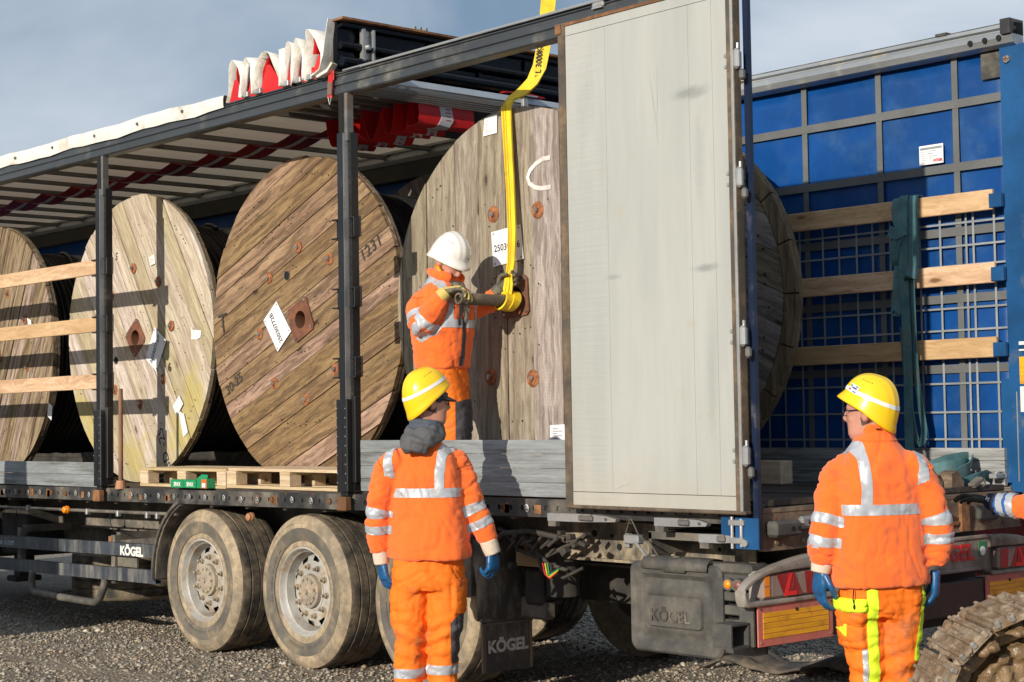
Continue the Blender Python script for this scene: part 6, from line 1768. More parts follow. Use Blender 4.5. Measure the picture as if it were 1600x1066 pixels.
def helmet(T, ctr, phi, pitch, tilt, mat, band=None, short=False, name='helmet', peak=.030):
    S_, F_, U_ = frame(phi, pitch, tilt); C_ = Vector(ctr); PK = peak
    n, m = 96, 22
    def pt(i, j, ins=0.0):
        t = 2 * PI * i / n; v_ = j / m      # v 0 rim .. 1 crown
        ph = v_ * PI / 2
        cs, sn = math.sin(t), math.cos(t)   # cs lateral, sn forward
        a, b, h = .116, .142, .150
        rad = math.cos(ph) ** .82
        x = a * cs * rad; y = b * sn * rad; z = h * math.sin(ph) ** .92
        # rim drop at the back and sides, lift at the front
        drop = -.030 + .030 * sn if sn < 0 else -.030 + .035 * sn
        drop += -.028 * max(0, -sn)
        z = drop + (z - 0) * (1 - drop / h)
        # longitudinal ribs
        rb = 0
        for xc, w, hh in ((0, .016, .0045), (.040, .010, .0035), (-.040, .010, .0035), (.072, .008, .002), (-.072, .008, .002)):
            rb += hh * math.exp(-((x - xc) / w) ** 2)
        if v_ > .12: 
            f_ = min(1, (v_ - .12) / .15); z += rb * f_ * .9 * math.sin(ph); y += rb * f_ * math.copysign(1, sn) * math.cos(ph) * .9
        # rim flare and peak
        fl = max(0, 1 - v_ / .09)
        x += .007 * cs * fl; y += .007 * sn * fl
        pk = max(0, sn) ** 2.2 * max(0, 1 - v_ / .14)
        if not short: y += PK * pk; z -= .006 * pk
        x *= (1 - ins); y *= (1 - ins); z = z - ins * .10
        return C_ + S_ * x + F_ * y + U_ * z
    vs = [pt(i, j) for j in range(m + 1) for i in range(n)] + [pt(i, j, .028) for j in range(m + 1) for i in range(n)]
    o = (m + 1) * n
    fs = [(j * n + i, j * n + (i + 1) % n, (j + 1) * n + (i + 1) % n, (j + 1) * n + i)[::-1] for j in range(m) for i in range(n)]
    fs += [(o + j * n + i, o + j * n + (i + 1) % n, o + (j + 1) * n + (i + 1) % n, o + (j + 1) * n + i) for j in range(m) for i in range(n)]
    fs += [(i, (i + 1) % n, o + (i + 1) % n, o + i) for i in range(n)]
    H = np_obj(name, vs, fs, mat, T)
    co = np.array([tuple(v) for v in vs[:o]]); L = (co - np.array(C_)) @ np.array(Matrix((S_, F_, U_))).T
    nn_ = L / np.array([.116, .142, .15]); no = nn_ @ np.array(Matrix((S_, F_, U_))); no /= np.linalg.norm(no, axis=1)[:, None] + 1e-9
    f1 = fs[:m * n]
    if band is not None:
        s = .0095 - np.abs(L[:, 2] - (.042 + L[:, 1] * .10)); patch('helmet_band', co, no, f1, s, .0022, band, H)
    # vent dots
    q = MB()
    for sd in (-1, 1):
        for k_ in range(5):
            a_ = sd * 1.25 + (k_ - 2) * .13; j = 12 - (k_ - 2) * .0
            p = pt((a_ / (2 * PI) * n) % n, j); q.ellipsoid(p, (.0032, .0032, .0032), None, 6, 4)
    np_obj('helmet_vent', q.v, q.f, m_greycl, H)
    return H, pt, (S_, F_, U_, C_)
def hand(T, wrist, d, nrm, side, mat, curl=(.35, .5, .4), thumb=.6, sc=1.0, name='glove', spread=.06, voxel=.0048, extra=None):
    """d: direction from wrist to knuckles; nrm: direction the palm faces; side: unit vec toward the thumb"""
    d = Vector(d).normalized(); nrm = Vector(nrm); nrm = (nrm - d * nrm.dot(d)).normalized(); sd = Vector(side); sd = (sd - d * sd.dot(d) - nrm * sd.dot(nrm)).normalized()
    w = Vector(wrist); parts = []
    pm = MB(); pm.rings([(w - d * .012 * sc, sd, nrm, .030 * sc, .022 * sc, 2.4), (w + d * .02 * sc, sd, nrm, .036 * sc, .021 * sc, 2.6), (w + d * .055 * sc + sd * .002, sd, nrm, .044 * sc, .019 * sc, 2.8), (w + d * .088 * sc, sd, nrm, .044 * sc, .016 * sc, 2.8), (w + d * .100 * sc, sd, nrm, .040 * sc, .011 * sc, 2.6)], 20)
    parts.append(pm)
    L = ((.045, .030, .024), (.050, .033, .025), (.046, .031, .024), (.036, .024, .021))
    for i in range(4):
        k_ = 1.5 - i
        p = w + d * (.088 - .004 * abs(i - 1)) * sc + sd * k_ * .0215 * sc
        ang = 0; pts = [p - d * .01]; dd = (d + sd * spread * k_).normalized()
        for s_, l in enumerate(L[i]):
            ang += curl[s_] * (1 + .08 * i)
            dv = dd * math.cos(ang) + nrm * math.sin(ang); p = p + dv * l * sc; pts.append(p)
        mb = MB(); limb(mb, pts, [.0115 * sc, .0112 * sc, .0105 * sc, .0088 * sc], 10, 3); mb.ellipsoid(pts[-1], (.0092 * sc,) * 3, None, 8, 6); parts.append(mb)
    b = w + d * .025 * sc + sd * .030 * sc + nrm * .004
    t1 = b + (d * .65 + sd * .65 + nrm * thumb * .5).normalized() * .042 * sc
    t2 = t1 + (d * .8 + sd * (.35 - .5 * thumb) + nrm * thumb).normalized() * .034 * sc
    t3 = t2 + (d * .85 + sd * (.1 - .6 * thumb) + nrm * thumb * 1.1).normalized() * .026 * sc
    mb = MB(); limb(mb, [b - d * .01, t1, t2, t3], [.016 * sc, .0145 * sc, .0125 * sc, .010 * sc], 10, 3); mb.ellipsoid(t3, (.0102 * sc,) * 3, None, 8, 6); parts.append(mb)
    if extra: parts += extra
    co, no, fs = remesh(parts, voxel * sc, 2)
    return np_obj(name, co, fs, mat, T), co, no, fs
def cuff(T, a, b, r0, r1, mat, name='glove_cuff'):
    mb = MB(); limb(mb, [a, (Vector(a) + Vector(b)) / 2, b], [r0, (r0 + r1) / 2 + .002, r1], 22)
    return np_obj(name, mb.v, mb.f, mat, T)

m_seam = surf('dark_orange_seam_thread', (0.50, 0.085, 0.015), .9)  # stitching in a darker orange than the jacket
def jacket(T, rings_, armL, armR, rL, rR, phi, waist_z, brace_u, name='jacket', seed=1, zones=(), bandL=None, bandR=None, brace_top=None, mat=None, front=True, voxel=.0090, hood=None, brace_curve=0.0, amp=.006):
    body = MB(); body.rings(rings_, 36)
    aL = MB(); limb(aL, armL, rL, 20); aR = MB(); limb(aR, armR, rR, 20)
    co, no, fs = remesh([body, aL, aR], voxel, 5, cloth(amp, 1.0, seed, zones, 'jacket'))
    # recompute normals
    me = bpy.data.meshes.new('t'); me.from_pydata([tuple(c) for c in co], [], fs); me.update()
    nn_ = np.empty(len(co) * 3); me.vertices.foreach_get('normal', nn_); no = nn_.reshape(-1, 3); bpy.data.meshes.remove(me)
    J = np_obj(name, co, fs, mat or m_orange, T)
    S_, F_, U_ = frame(phi)
    ctr = np.array(rings_[len(rings_) // 2][0]); L = (co - ctr) @ np.array(Matrix((S_, F_, U_))).T
    def armfield(arm, rad):
        best = np.full(len(co), 9.); tt = np.zeros(len(co)); acc = 0
        for k_ in range(len(arm) - 1):
            a, b = np.array(arm[k_]), np.array(arm[k_ + 1]); l = np.linalg.norm(b - a)
            d, t = seg_dist(co, a, b); d = d - (rad[k_] + (rad[k_ + 1] - rad[k_]) * np.clip(t, 0, 1)) 
            w = d < best; tt = np.where(w, acc + t * l, tt); best = np.minimum(best, d); acc += l
        return best, tt
    dL, tL = armfield(armL, rL); dR, tR = armfield(armR, rR)
    bel = np.minimum(dL, dR)      # < ~.02 on a sleeve
    zc_ = co[:, 2]
    tors = np.where((bel < .016) & (np.minimum(np.where(dL < dR, tL, tR), 9) > .10), -1., 1.)
    wz = waist_z + 0 * zc_
    tt_ = np.where(dL < dR, tL, tR)
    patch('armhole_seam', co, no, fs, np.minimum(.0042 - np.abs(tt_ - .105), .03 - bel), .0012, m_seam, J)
    s = np.minimum(.025 - np.abs(zc_ - wz), tors * .1)
    patch('reflective_band', co, no, fs, s, .0025, m_reflect, J)
    u = L[:, 0]; bu = brace_u + brace_curve * np.clip(zc_ - waist_z, 0, 1) ** 2
    s = np.minimum(np.minimum(.024 - np.abs(np.abs(u) - bu), zc_ - waist_z), np.where((bel < .012) & (np.where(dL < dR, tL, tR) > .14), -.1, .1))
    if not front: s = np.minimum(s, -L[:, 1] + .06)
    if brace_top: s = np.minimum(s, brace_top - zc_)
    patch('reflective_brace', co, no, fs, s, .0021, m_reflect, J)
    for (dd, tt, bb_) in ((dL, tL, bandL), (dR, tR, bandR)):
        oth = dR if dd is dL else dL
        for t0 in (bb_ or ()):
            s = np.minimum(np.minimum(.024 - np.abs(tt - t0), .03 - dd), np.where(dd > oth, -.1, .1)); patch('sleeve_band', co, no, fs, s, .0025, m_reflect, J)
    return J, co, no, fs, L
def trousers(T, hip, legs, mat, seed=2, amp=.007, zones=(), name='trousers'):
    parts = []
    b = MB(); b.rings(hip, 30); parts.append(b)
    for pts, rad in legs:
        mb = MB(); limb(mb, pts, rad, 20); parts.append(mb)
    co, no, fs = remesh(parts, .0095, 4, cloth(amp, 1.0, seed, zones, 'legs'))
    me = bpy.data.meshes.new('t'); me.from_pydata([tuple(c) for c in co], [], fs); me.update()
    nn_ = np.empty(len(co) * 3); me.vertices.foreach_get('normal', nn_); no = nn_.reshape(-1, 3); bpy.data.meshes.remove(me)
    return np_obj(name, co, fs, mat, T), co, no, fs
def boots(T, feet):
    for (x, y, z, phi) in feet:
        S_, F_, U_ = frame(phi); c = V3(x, y, z); parts = []
        a = MB(); limb(a, [c + V3(0, 0, .25), c + V3(0, 0, .12), c + V3(0, 0, .06)], [.058, .054, .05]); parts.append(a)
        f = MB(); f.rings([(c - F_ * .08 + V3(0, 0, .04), S_, U_, .036, .035, 2.6), (c + V3(0, 0, .05), S_, U_, .045, .048, 2.6), (c + F_ * .09 + V3(0, 0, .042), S_, U_, .050, .040, 2.6), (c + F_ * .17 + V3(0, 0, .035), S_, U_, .046, .034, 2.6), (c + F_ * .205 + V3(0, 0, .03), S_, U_, .025, .02, 2.4)], 20); parts.append(f)
        co, no, fs = remesh(parts, .009, 3); np_obj('boot', co, fs, m_boot, T)
RZ = math.radians(48.03)

# --- worker one: back view, yellow helmet, grey hood, looks to the right
P1 = thing('person', (-1.792, -.680, 0), 'person in orange jacket, yellow helmet and grey hood, seen from behind beside the trailer wheels', 'person', RZ)
ph = math.radians(22); S_, F_, U_ = frame(ph)
rg = [(V3(.012, .04, .905), S_, F_, .232, .165, 2.6), (V3(.012, .04, .95), S_, F_, .236, .168, 2.6), (V3(.008, .035, 1.10), S_, F_, .226, .158, 2.5), (V3(.0, .03, 1.25), S_, F_, .222, .150, 2.5), (V3(-.008, .022, 1.38), S_, F_, .215, .140, 2.4), (V3(-.012, .015, 1.475), S_, F_, .185, .115, 2.3), (V3(-.010, .01, 1.535), S_, F_, .118, .088, 2.1), (V3(-.006, .01, 1.57), S_, F_, .075, .078, 2.0)]
aL = [(-.130, -.01, 1.462), (-.212, .0, 1.402), (-.266, .01, 1.17), (-.266, .035, 1.03), (-.258, .04, .945)]
aR = [(.112, .02, 1.464), (.190, .03, 1.408), (.260, .02, 1.19), (.315, .03, 1.07), (.345, .035, .985)]
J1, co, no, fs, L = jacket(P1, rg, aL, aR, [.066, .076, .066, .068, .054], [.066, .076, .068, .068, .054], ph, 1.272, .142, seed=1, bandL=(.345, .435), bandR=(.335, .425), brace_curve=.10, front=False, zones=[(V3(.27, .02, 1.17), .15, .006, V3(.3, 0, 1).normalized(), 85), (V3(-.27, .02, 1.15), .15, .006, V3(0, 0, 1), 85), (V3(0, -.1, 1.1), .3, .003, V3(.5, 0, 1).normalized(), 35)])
patch('jacket_hem', co, no, fs, np.minimum(.952 - co[:, 2], .1), .0035, m_orange, J1)
hd1, hf = head(P1, (.032, .0, 1.765), math.radians(68), math.radians(4), 0, glasses=m_glass)
H1, pt1, _ = helmet(P1, (.010, -.004, 1.806), math.radians(68), math.radians(-23), 0, m_hely, m_wornwhite if False else m_paper, short=True)
# dark cap peak beneath the helmet
S2, F2, U2 = frame(math.radians(68), math.radians(8)); C2 = V3(.03, .0, 1.80)
q = MB(); vs = []
for i in range(9):
    a_ = -1.15 + 2.3 * i / 8
    for r_, dz in ((.075, .006), (.115, .008), (.158 - .03 * abs(a_) ** 2, -.006)):
        for t_ in (0, .005): vs.append(C2 + S2 * (math.sin(a_) * r_ * .78) + F2 * (math.cos(a_) * r_) + U2 * (dz - t_))
for i in range(8):
    o = i * 6
    for (a_, b_) in ((0, 2), (2, 4)): q.f.append((o + a_, o + b_, o + b_ + 6, o + a_ + 6)); q.f.append((o + a_ + 1, o + a_ + 7, o + b_ + 7, o + b_ + 1))
    q.f.append((o + 4, o + 5, o + 11, o + 10))
q.v = vs; np_obj('cap_peak', q.v, q.f, m_greycl, P1)
cp = MB(); cp.rings([(C2 + U2 * -.032 - F2 * .012, S2, F2, .081, .101, 2.1), (C2 + U2 * .0, S2, F2, .083, .104, 2.1), (C2 + U2 * .03, S2, F2, .08, .10, 2.1)], 26); np_obj('cap_band', cp.v, cp.f, m_greycl, P1)
# hood and neck warmer
hb = MB()
for k_, (r_, z_, y_, rad_) in enumerate(((.086, 1.592, -.02, .034), (.078, 1.622, -.01, .031), (.094, 1.566, -.035, .033))):
    pts = [V3(-.005 + r_ * 1.0 * math.cos(t), y_ + r_ * .95 * math.sin(t), z_ + .020 * math.cos(t) + .018 * math.sin(t)) for t in [2 * PI * i / 20 for i in range(20)]]
    hb.tube(pts, [rad_ * (1 + .12 * math.sin(i * 1.7 + k_)) for i in range(20)], 12, closed=True)
h2 = MB(); h2.rings([(V3(-.045, -.135, 1.485), V3(1, 0, 0), V3(0, 1, 0), .055, .03), (V3(-.04, -.135, 1.515), V3(1, 0, 0), V3(0, 1, 0), .088, .055), (V3(-.032, -.115, 1.565), V3(1, 0, .1), V3(0, 1, 0), .100, .07), (V3(-.025, -.08, 1.60), V3(1, 0, .2), V3(0, 1, 0), .102, .072), (V3(0, -.04, 1.63), V3(1, 0, .2), V3(0, 1, 0), .085, .07)], 24)
co, no, fs = remesh([hb, h2], .009, 2, cloth(.009, 1.6, 5, [(V3(0, -.15, 1.54), .2, .010, V3(.35, 0, 1).normalized(), 110)])); np_obj('hood', co, fs, m_hood, P1)
sc_ = MB()
for r_, z_ in ((.077, 1.655), (.080, 1.625)): sc_.tube([V3(.008 + r_ * math.cos(t), -.012 + r_ * math.sin(t), z_ - .012 * math.cos(t)) for t in [2 * PI * i / 18 for i in range(18)]], .020, 10, closed=True)
co, no, fs = remesh([sc_], .007, 1, cloth(.005, 2, 3)); np_obj('neck_warmer', co, fs, m_scarf, P1)
# trousers
hip = [(V3(.012, .04, 1.0), V3(1, 0, 0), V3(0, 1, 0), .18, .12, 2.4), (V3(.010, .04, .90), V3(1, 0, 0), V3(0, 1, 0), .195, .135, 2.5), (V3(.006, .04, .80), V3(1, 0, 0), V3(0, 1, 0), .198, .135, 2.6), (V3(.0, .04, .735), V3(1, 0, 0), V3(0, 1, 0), .185, .12, 2.6)]
legs = [([(-.085, .04, .85), (-.092, .045, .66), (-.095, .03, .47), (-.108, .05, .28), (-.112, .06, .06)], [.115, .105, .088, .084, .082]), ([(.098, .04, .85), (.100, .045, .66), (.090, .03, .47), (.078, .05, .28), (.080, .06, .06)], [.118, .108, .088, .084, .082])]
zn = [(V3(-.09, -.03, .46), .2, .011, V3(.25, 0, 1).normalized(), 75), (V3(.09, -.03, .46), .2, .011, V3(-.3, 0, 1).normalized(), 75), (V3(0, -.05, .78), .18, .007, V3(.8, 0, .6).normalized(), 60), (V3(-.1, 0, .2), .16, .009, V3(0, 0, 1), 80), (V3(.08, 0, .2), .16, .009, V3(0, 0, 1), 80)]
tr1, co, no, fs = trousers(P1, hip, legs, m_orange2, 4, .008, zn)
for s in (-1, 1):
    sx = np.where(co[:, 0] * s > (-.015 * s if s < 0 else -.015), .1, -.1)
    patch('trouser_band', co, no, fs, np.minimum(.026 - np.abs(co[:, 2] - (.282 if s < 0 else .300)), np.where((co[:, 0] > -.015) == (s > 0), .1, -.1)), .0025, m_reflect, tr1)
s = np.minimum(np.minimum(co[:, 0] - (.128 - (.55 - co[:, 2]) * .0), .56 - co[:, 2] + (co[:, 0] - .13) * 1.0), co[:, 2] - .335); patch('side_panel', co, no, fs, s, .003, m_greycl, tr1)
s = np.minimum(np.minimum(co[:, 0] - .135, .80 - co[:, 2]), np.minimum(co[:, 2] - .60, .12)); patch('cargo_pocket', co, no, fs, s, .014, m_orange2, tr1, taper=.02)
s = np.minimum(np.minimum(-.165 - co[:, 0], .76 - co[:, 2]), np.minimum(co[:, 2] - .52, .12)); patch('cargo_pocket', co, no, fs, s, .016, m_orange2, tr1, taper=.02)
boots(P1, [(-.112, .06, .0, -.2), (.085, .06, .0, .3)])
hand(P1, (-.250, .045, .895), (.12, -.05, -1), (.75, .45, 0), (-.5, .8, 0), m_glove, (.4, .6, .5), .6, 1.06)
cuff(P1, (-.257, .04, .955), (-.250, .045, .880), .047, .042, m_cuff)
hand(P1, (.360, .035, .940), (.06, -.05, -1), (-.75, .65, 0), (.6, .8, .0), m_glove, (.6, .85, .6), .7, 1.06)
cuff(P1, (.340, .03, 1.0), (.366, .035, .925), .050, .044, m_cuff)

# --- worker two: right, back view, looks to the left
P2 = thing('person', (.653, .114, 0), 'person in orange jacket and yellow helmet with sticker, standing by the open trailer rear', 'person', RZ)
ph = math.radians(-20); S_, F_, U_ = frame(ph)
rg = [(V3(-.005, .02, .850), S_, F_, .238, .172, 2.6), (V3(-.005, .02, .89), S_, F_, .242, .175, 2.6), (V3(-.002, .015, 1.05), S_, F_, .236, .168, 2.5), (V3(.0, .01, 1.20), S_, F_, .232, .160, 2.5), (V3(.0, .0, 1.34), S_, F_, .226, .150, 2.4), (V3(-.008, -.01, 1.445), S_, F_, .190, .122, 2.3), (V3(-.015, -.01, 1.515), S_, F_, .125, .098, 2.1), (V3(-.018, -.01, 1.56), S_, F_, .088, .090, 2.0), (V3(-.020, -.012, 1.615), S_, F_, .083, .088, 2.0)]
aL = [(-.118, .02, 1.432), (-.205, -.01, 1.368), (-.268, -.04, 1.14), (-.280, -.02, 1.04), (-.272, .0, .965)]
aR = [(.108, -.04, 1.440), (.190, -.03, 1.376), (.262, -.02, 1.17), (.270, .0, 1.04), (.262, .02, .945)]
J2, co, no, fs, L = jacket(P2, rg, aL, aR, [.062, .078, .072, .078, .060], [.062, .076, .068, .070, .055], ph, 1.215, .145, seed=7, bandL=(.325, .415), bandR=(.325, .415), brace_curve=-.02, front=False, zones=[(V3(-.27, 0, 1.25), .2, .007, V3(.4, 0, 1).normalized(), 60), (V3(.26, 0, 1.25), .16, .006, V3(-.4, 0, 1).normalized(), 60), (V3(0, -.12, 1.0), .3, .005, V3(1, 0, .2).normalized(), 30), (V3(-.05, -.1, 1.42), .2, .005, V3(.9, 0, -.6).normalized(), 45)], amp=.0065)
patch('jacket_hem', co, no, fs, np.minimum(.897 - co[:, 2], .1), .0035, m_orange, J2)
patch('collar', co, no, fs, np.minimum(co[:, 2] - 1.535, .1), .004, m_orange, J2)
q = MB(); q.tube([(-.02 + .093 * math.cos(t), -.012 + .098 * math.sin(t), 1.592) for t in [PI * 1.45 + .08 * i for i in range(5)]], .003, 6); np_obj('collar_loop', q.v, q.f, m_blk, J2)
hd2, _ = head(P2, (-.052, -.020, 1.668), math.radians(-62), math.radians(2), 0, glasses=m_glass)
H2, pt2, fr2 = helmet(P2, (-.036, -.028, 1.700), math.radians(-64), math.radians(-19), 0, m_hely, m_paper, peak=.02)
# sticker on the left side of the helmet
S2, F2, U2, C2 = fr2
def hel_pt(i, j, up_):
    p = pt2(i, j); return p + (p - C2).normalized() * up_
sk_ = MB(); vs = []
i0, i1, j0, j1 = 78.5, 85.5, 4.0, 7.6
for a_ in range(7):
    for b_ in range(4): vs.append(hel_pt(i0 + (i1 - i0) * a_ / 6, j0 + (j1 - j0) * b_ / 3, .0040))
sk_.add(vs, [(a_ * 4 + b_, (a_ + 1) * 4 + b_, (a_ + 1) * 4 + b_ + 1, a_ * 4 + b_ + 1) for a_ in range(6) for b_ in range(3)])
stk = np_obj('helmet_sticker', sk_.v, sk_.f, m_label, H2)
for (a0, a1, b0, b1, mt) in ((83.4, 84.9, 6.0, 7.1, flat('sticker_green', (.02, .35, .12), .5)), (83.4, 84.9, 4.4, 5.4, flat('sticker_red', (.6, .08, .06), .5)), (79.4, 83.0, 5.6, 6.4, flat('sticker_blue', (.05, .09, .35), .5)), (79.0, 81.0, 6.7, 7.2, m_greycl), (79.2, 81.6, 4.3, 4.8, flat('sticker_blue', (.05, .09, .35), .5))):
    q = MB(); q.add([hel_pt(a0, b0, .0055), hel_pt(a1, b0, .0055), hel_pt(a1, b1, .0055), hel_pt(a0, b1, .0055)], [(0, 1, 2, 3)]); np_obj('sticker_print', q.v, q.f, mt, stk, smooth=False)
hip = [(V3(0, .02, .95), S_, F_, .185, .13, 2.4), (V3(0, .02, .86), S_, F_, .205, .145, 2.5), (V3(0, .025, .76), S_, F_, .205, .145, 2.6), (V3(0, .025, .70), S_, F_, .185, .12, 2.6)]
legs = [([(-.095, .02, .82), (-.092, .03, .64), (-.072, .03, .45), (-.065, .05, .26), (-.07, .06, .05)], [.120, .108, .090, .084, .082]), ([(.095, .02, .82), (.085, .03, .64), (.070, .03, .45), (.075, .05, .26), (.08, .06, .05)], [.118, .106, .088, .084, .082])]
zn = [(V3(0, -.05, .72), .2, .008, V3(.5, 0, .8).normalized(), 55), (V3(-.07, -.03, .44), .18, .010, V3(.25, 0, 1).normalized(), 70), (V3(.09, -.03, .46), .2, .009, V3(-.3, 0, 1).normalized(), 60)]
tr2, co, no, fs = trousers(P2, hip, legs, m_orange2, 9, .008, zn)
Lx = (co - np.array((0, .02, 0))) @ np.array(S_); Ly = (co - np.array((0, .02, 0))) @ np.array(F_)
lg = co[:, 0] - (-.085 + (.8 - co[:, 2]) * .05)
s = np.minimum(np.minimum(.026 - np.abs(lg - .012), np.where(Ly < .03, .1, -.1)), np.minimum(.845 - co[:, 2], .1)); patch('hivis_stripe', co, no, fs, s, .0025, m_hivis, tr2)
s = np.minimum(np.minimum(.012 - np.abs(lg + .028), np.where(Ly < .03, .1, -.1)), .56 - co[:, 2]); patch('reflective_strip', co, no, fs, s, .003, m_reflect, tr2)
pk = np.minimum(np.minimum(-.020 - lg, co[:, 2] - .555), .76 - co[:, 2]); pk = np.minimum(pk, np.where(co[:, 0] < 0, .1, -.1)); patch('cargo_pocket', co, no, fs, pk, .018, m_orange2, tr2, taper=.018)
pk = np.minimum(np.minimum(-.010 - lg, co[:, 2] - .735), .80 - co[:, 2]); pk = np.minimum(pk, np.where(co[:, 0] < 0, .1, -.1)); patch('pocket_flap', co, no, fs, pk, .026, m_hivis, tr2, taper=.012)
pk = np.minimum(np.minimum(-.085 - lg, co[:, 2] - (.60 - (lg + .085) * 1.2)), .70 + (lg + .085) * 1.2 - co[:, 2]); patch('pocket_badge', co, no, fs, np.minimum(pk, np.where(co[:, 0] < 0, .1, -.1)), .022, m_hivis, tr2, taper=.01)
s = np.minimum(np.minimum(co[:, 0] - (.178 - (.8 - co[:, 2]) * .16), np.where(Ly < .12, .1, -.1)), np.minimum(.86 - co[:, 2], co[:, 2] - .5)); patch('hivis_stripe', co, no, fs, s, .003, m_hivis, tr2)
boots(P2, [(-.07, .06, 0, -.5), (.08, .06, 0, 0)])
hand(P2, (-.288, .0, .925), (-.10, .1, -1), (.9, .4, 0), (.3, -1, 0), m_glove, (.3, .5, .4), .5, 1.12)
cuff(P2, (-.275, .0, .985), (-.290, .0, .915), .054, .045, m_cuff)
hand(P2, (.262, .03, .90), (0, .1, -1), (-.9, .3, 0), (0, 1, 0), m_glove, (.4, .5, .4), .5, 1.1)
q = MB(); q.tube([(-.16, -.13, .845), (-.165, -.135, .80), (-.160, -.135, .775)], .003, 6); q.ellipsoid((-.160, -.135, .765), (.006, .006, .012)); np_obj('cord_toggle', q.v, q.f, m_blk, tr2)

# --- worker three: on the trailer edge, white helmet, bends over the steel bar
P3 = thing('person', (-2.666, .193, 1.21), 'person in white helmet and open orange jacket on the trailer deck, holding sling and bar', 'person', RZ)
def w3(x, y, z): return V3(x, y, z - 1.21)
ph = math.radians(128); S_, F_, U_ = frame(ph)
rg = [(w3(-.012, .0, 1.985), S_, F_, .170, .158, 2.4), (w3(-.012, .0, 2.03), S_, F_, .178, .165, 2.4), (w3(-.012, .0, 2.15), S_, F_, .192, .182, 2.4), (w3(.0, -.01, 2.28), S_, F_, .202, .186, 2.4), (w3(.010, -.015, 2.39), S_, F_, .206, .172, 2.4), (w3(.006, -.02, 2.475), S_, F_, .172, .128, 2.3), (w3(.005, -.025, 2.54), S_, F_, .118, .105, 2.1), (w3(.012, -.03, 2.575), S_, F_, .085, .088, 2.0)]
# its right arm is at image left; left arm reaches to the sling
aR = [w3(-.085, -.05, 2.450), w3(-.145, -.09, 2.375), w3(-.125, -.18, 2.255), w3(-.055, -.22, 2.34), w3(-.002, -.235, 2.425)]
aL = [w3(.095, .02, 2.445), w3(.175, .045, 2.39), w3(.245, .045, 2.380), w3(.300, .03, 2.415), w3(.338, .02, 2.458)]
J3, co, no, fs, L = jacket(P3, rg, aL, aR, [.066, .078, .072, .066, .050], [.068, .086, .080, .070, .050], ph, 2.262 - 1.21, .125, seed=13, bandL=None, bandR=(.20, .30), brace_curve=-.05, zones=[(w3(-.13, -.15, 2.27), .16, .010, V3(.8, 0, -.7).normalized(), 75), (w3(.27, .05, 2.4), .14, .009, V3(1, 0, .2).normalized(), 75), (w3(.0, -.15, 2.08), .2, .007, V3(.3, 0, 1).normalized(), 45)], amp=.0075)
# open front: dark lining and shirt, zips
s = np.minimum(np.minimum(.018 - np.abs(L[:, 0] - .012), L[:, 1]), np.minimum(2.30 - 1.21 - co[:, 2], co[:, 2] - (2.0 - 1.21))); patch('zip', co, no, fs, s * .35, .003, m_greycl, J3)
s = np.minimum(np.minimum(.055 - np.abs(L[:, 0] - .0) + (co[:, 2] - (2.45 - 1.21)) * .25, L[:, 1]), np.minimum(co[:, 2] - (2.27 - 1.21), 2.53 - 1.21 - co[:, 2])); patch('shirt', co, no, fs, s, .004, surf('grey_beige_shirt', (.30, .27, .22), .9), J3)
s = np.minimum(np.minimum(.012 - np.abs(L[:, 0] - .055) + 0 * co[:, 2], L[:, 1]), np.minimum(co[:, 2] - (2.25 - 1.21), 2.50 - 1.21 - co[:, 2])); patch('jacket_edge', co, no, fs, s, .006, m_greycl, J3)
q = MB(); p0 = w3(-.045, -.165, 2.13); p1 = w3(-.01, -.17, 2.215)
q.ribbon([w3(-.062, -.158, 2.10), w3(-.05, -.163, 2.15), w3(-.02, -.168, 2.20), w3(.0, -.168, 2.225)], (0, 1, .2), .004, .008); np_obj('pocket_zip', q.v, q.f, m_greycl, J3)
# collar
cl = MB(); cl.tube([w3(.012 + .092 * math.cos(t), -.03 + .092 * math.sin(t), 2.575 - .03 * math.cos(t - math.radians(-38)) ) for t in [math.radians(-38 + 28) + math.radians(304) * i / 18 for i in range(19)]], [.022 + .014 * abs(1 - i / 9) for i in range(19)], 10)
co2, no2, fs2 = remesh([cl], .008, 2, cloth(.004, 2, 2)); np_obj('collar', co2, fs2, m_orange, J3)
hd3, _ = head(P3, w3(.050, -.055, 2.650), math.radians(136), math.radians(40), 0, hairc=m_hair)
q = MB(); q.tube([w3(.0, -.13, 2.56), w3(-.02, -.12, 2.60), w3(-.035, -.08, 2.63)], .016, 8); np_obj('ear_defender_strap', q.v, q.f, flat('amber_strap', (.8, .3, .02), .5), hd3)
H3, pt3, fr3 = helmet(P3, w3(.046, -.050, 2.698), math.radians(138), math.radians(38), 0, m_helw, None, peak=.036)
q = MB(); q.ellipsoid(pt3(92, 5) + (pt3(92, 5) - fr3[3]).normalized() * .002, (.006, .006, .006)); np_obj('helmet_badge', q.v, q.f, flat('badge_blue', (.05, .2, .45), .4), H3)
hip = [(w3(-.01, .0, 2.06), S_, F_, .15, .13, 2.4), (w3(-.01, .0, 1.96), S_, F_, .165, .14, 2.5), (w3(-.005, .0, 1.87), S_, F_, .165, .14, 2.6), (w3(.0, .0, 1.82), S_, F_, .15, .11, 2.6)]
legs = [([w3(-.02, -.05, 1.93), w3(.03, -.06, 1.80), w3(.06, -.06, 1.66), w3(.055, -.05, 1.50), w3(.05, -.04, 1.28)], [.115, .100, .088, .080, .078]), ([w3(.02, .06, 1.93), w3(.055, .07, 1.80), w3(.085, .06, 1.66), w3(.085, .07, 1.48), w3(.09, .08, 1.28)], [.112, .100, .086, .08, .078])]
tr3, co, no, fs = trousers(P3, hip, legs, m_orange2, 15, .008, [(w3(.03, -.1, 1.78), .18, .008, V3(.2, 0, 1).normalized(), 60)])
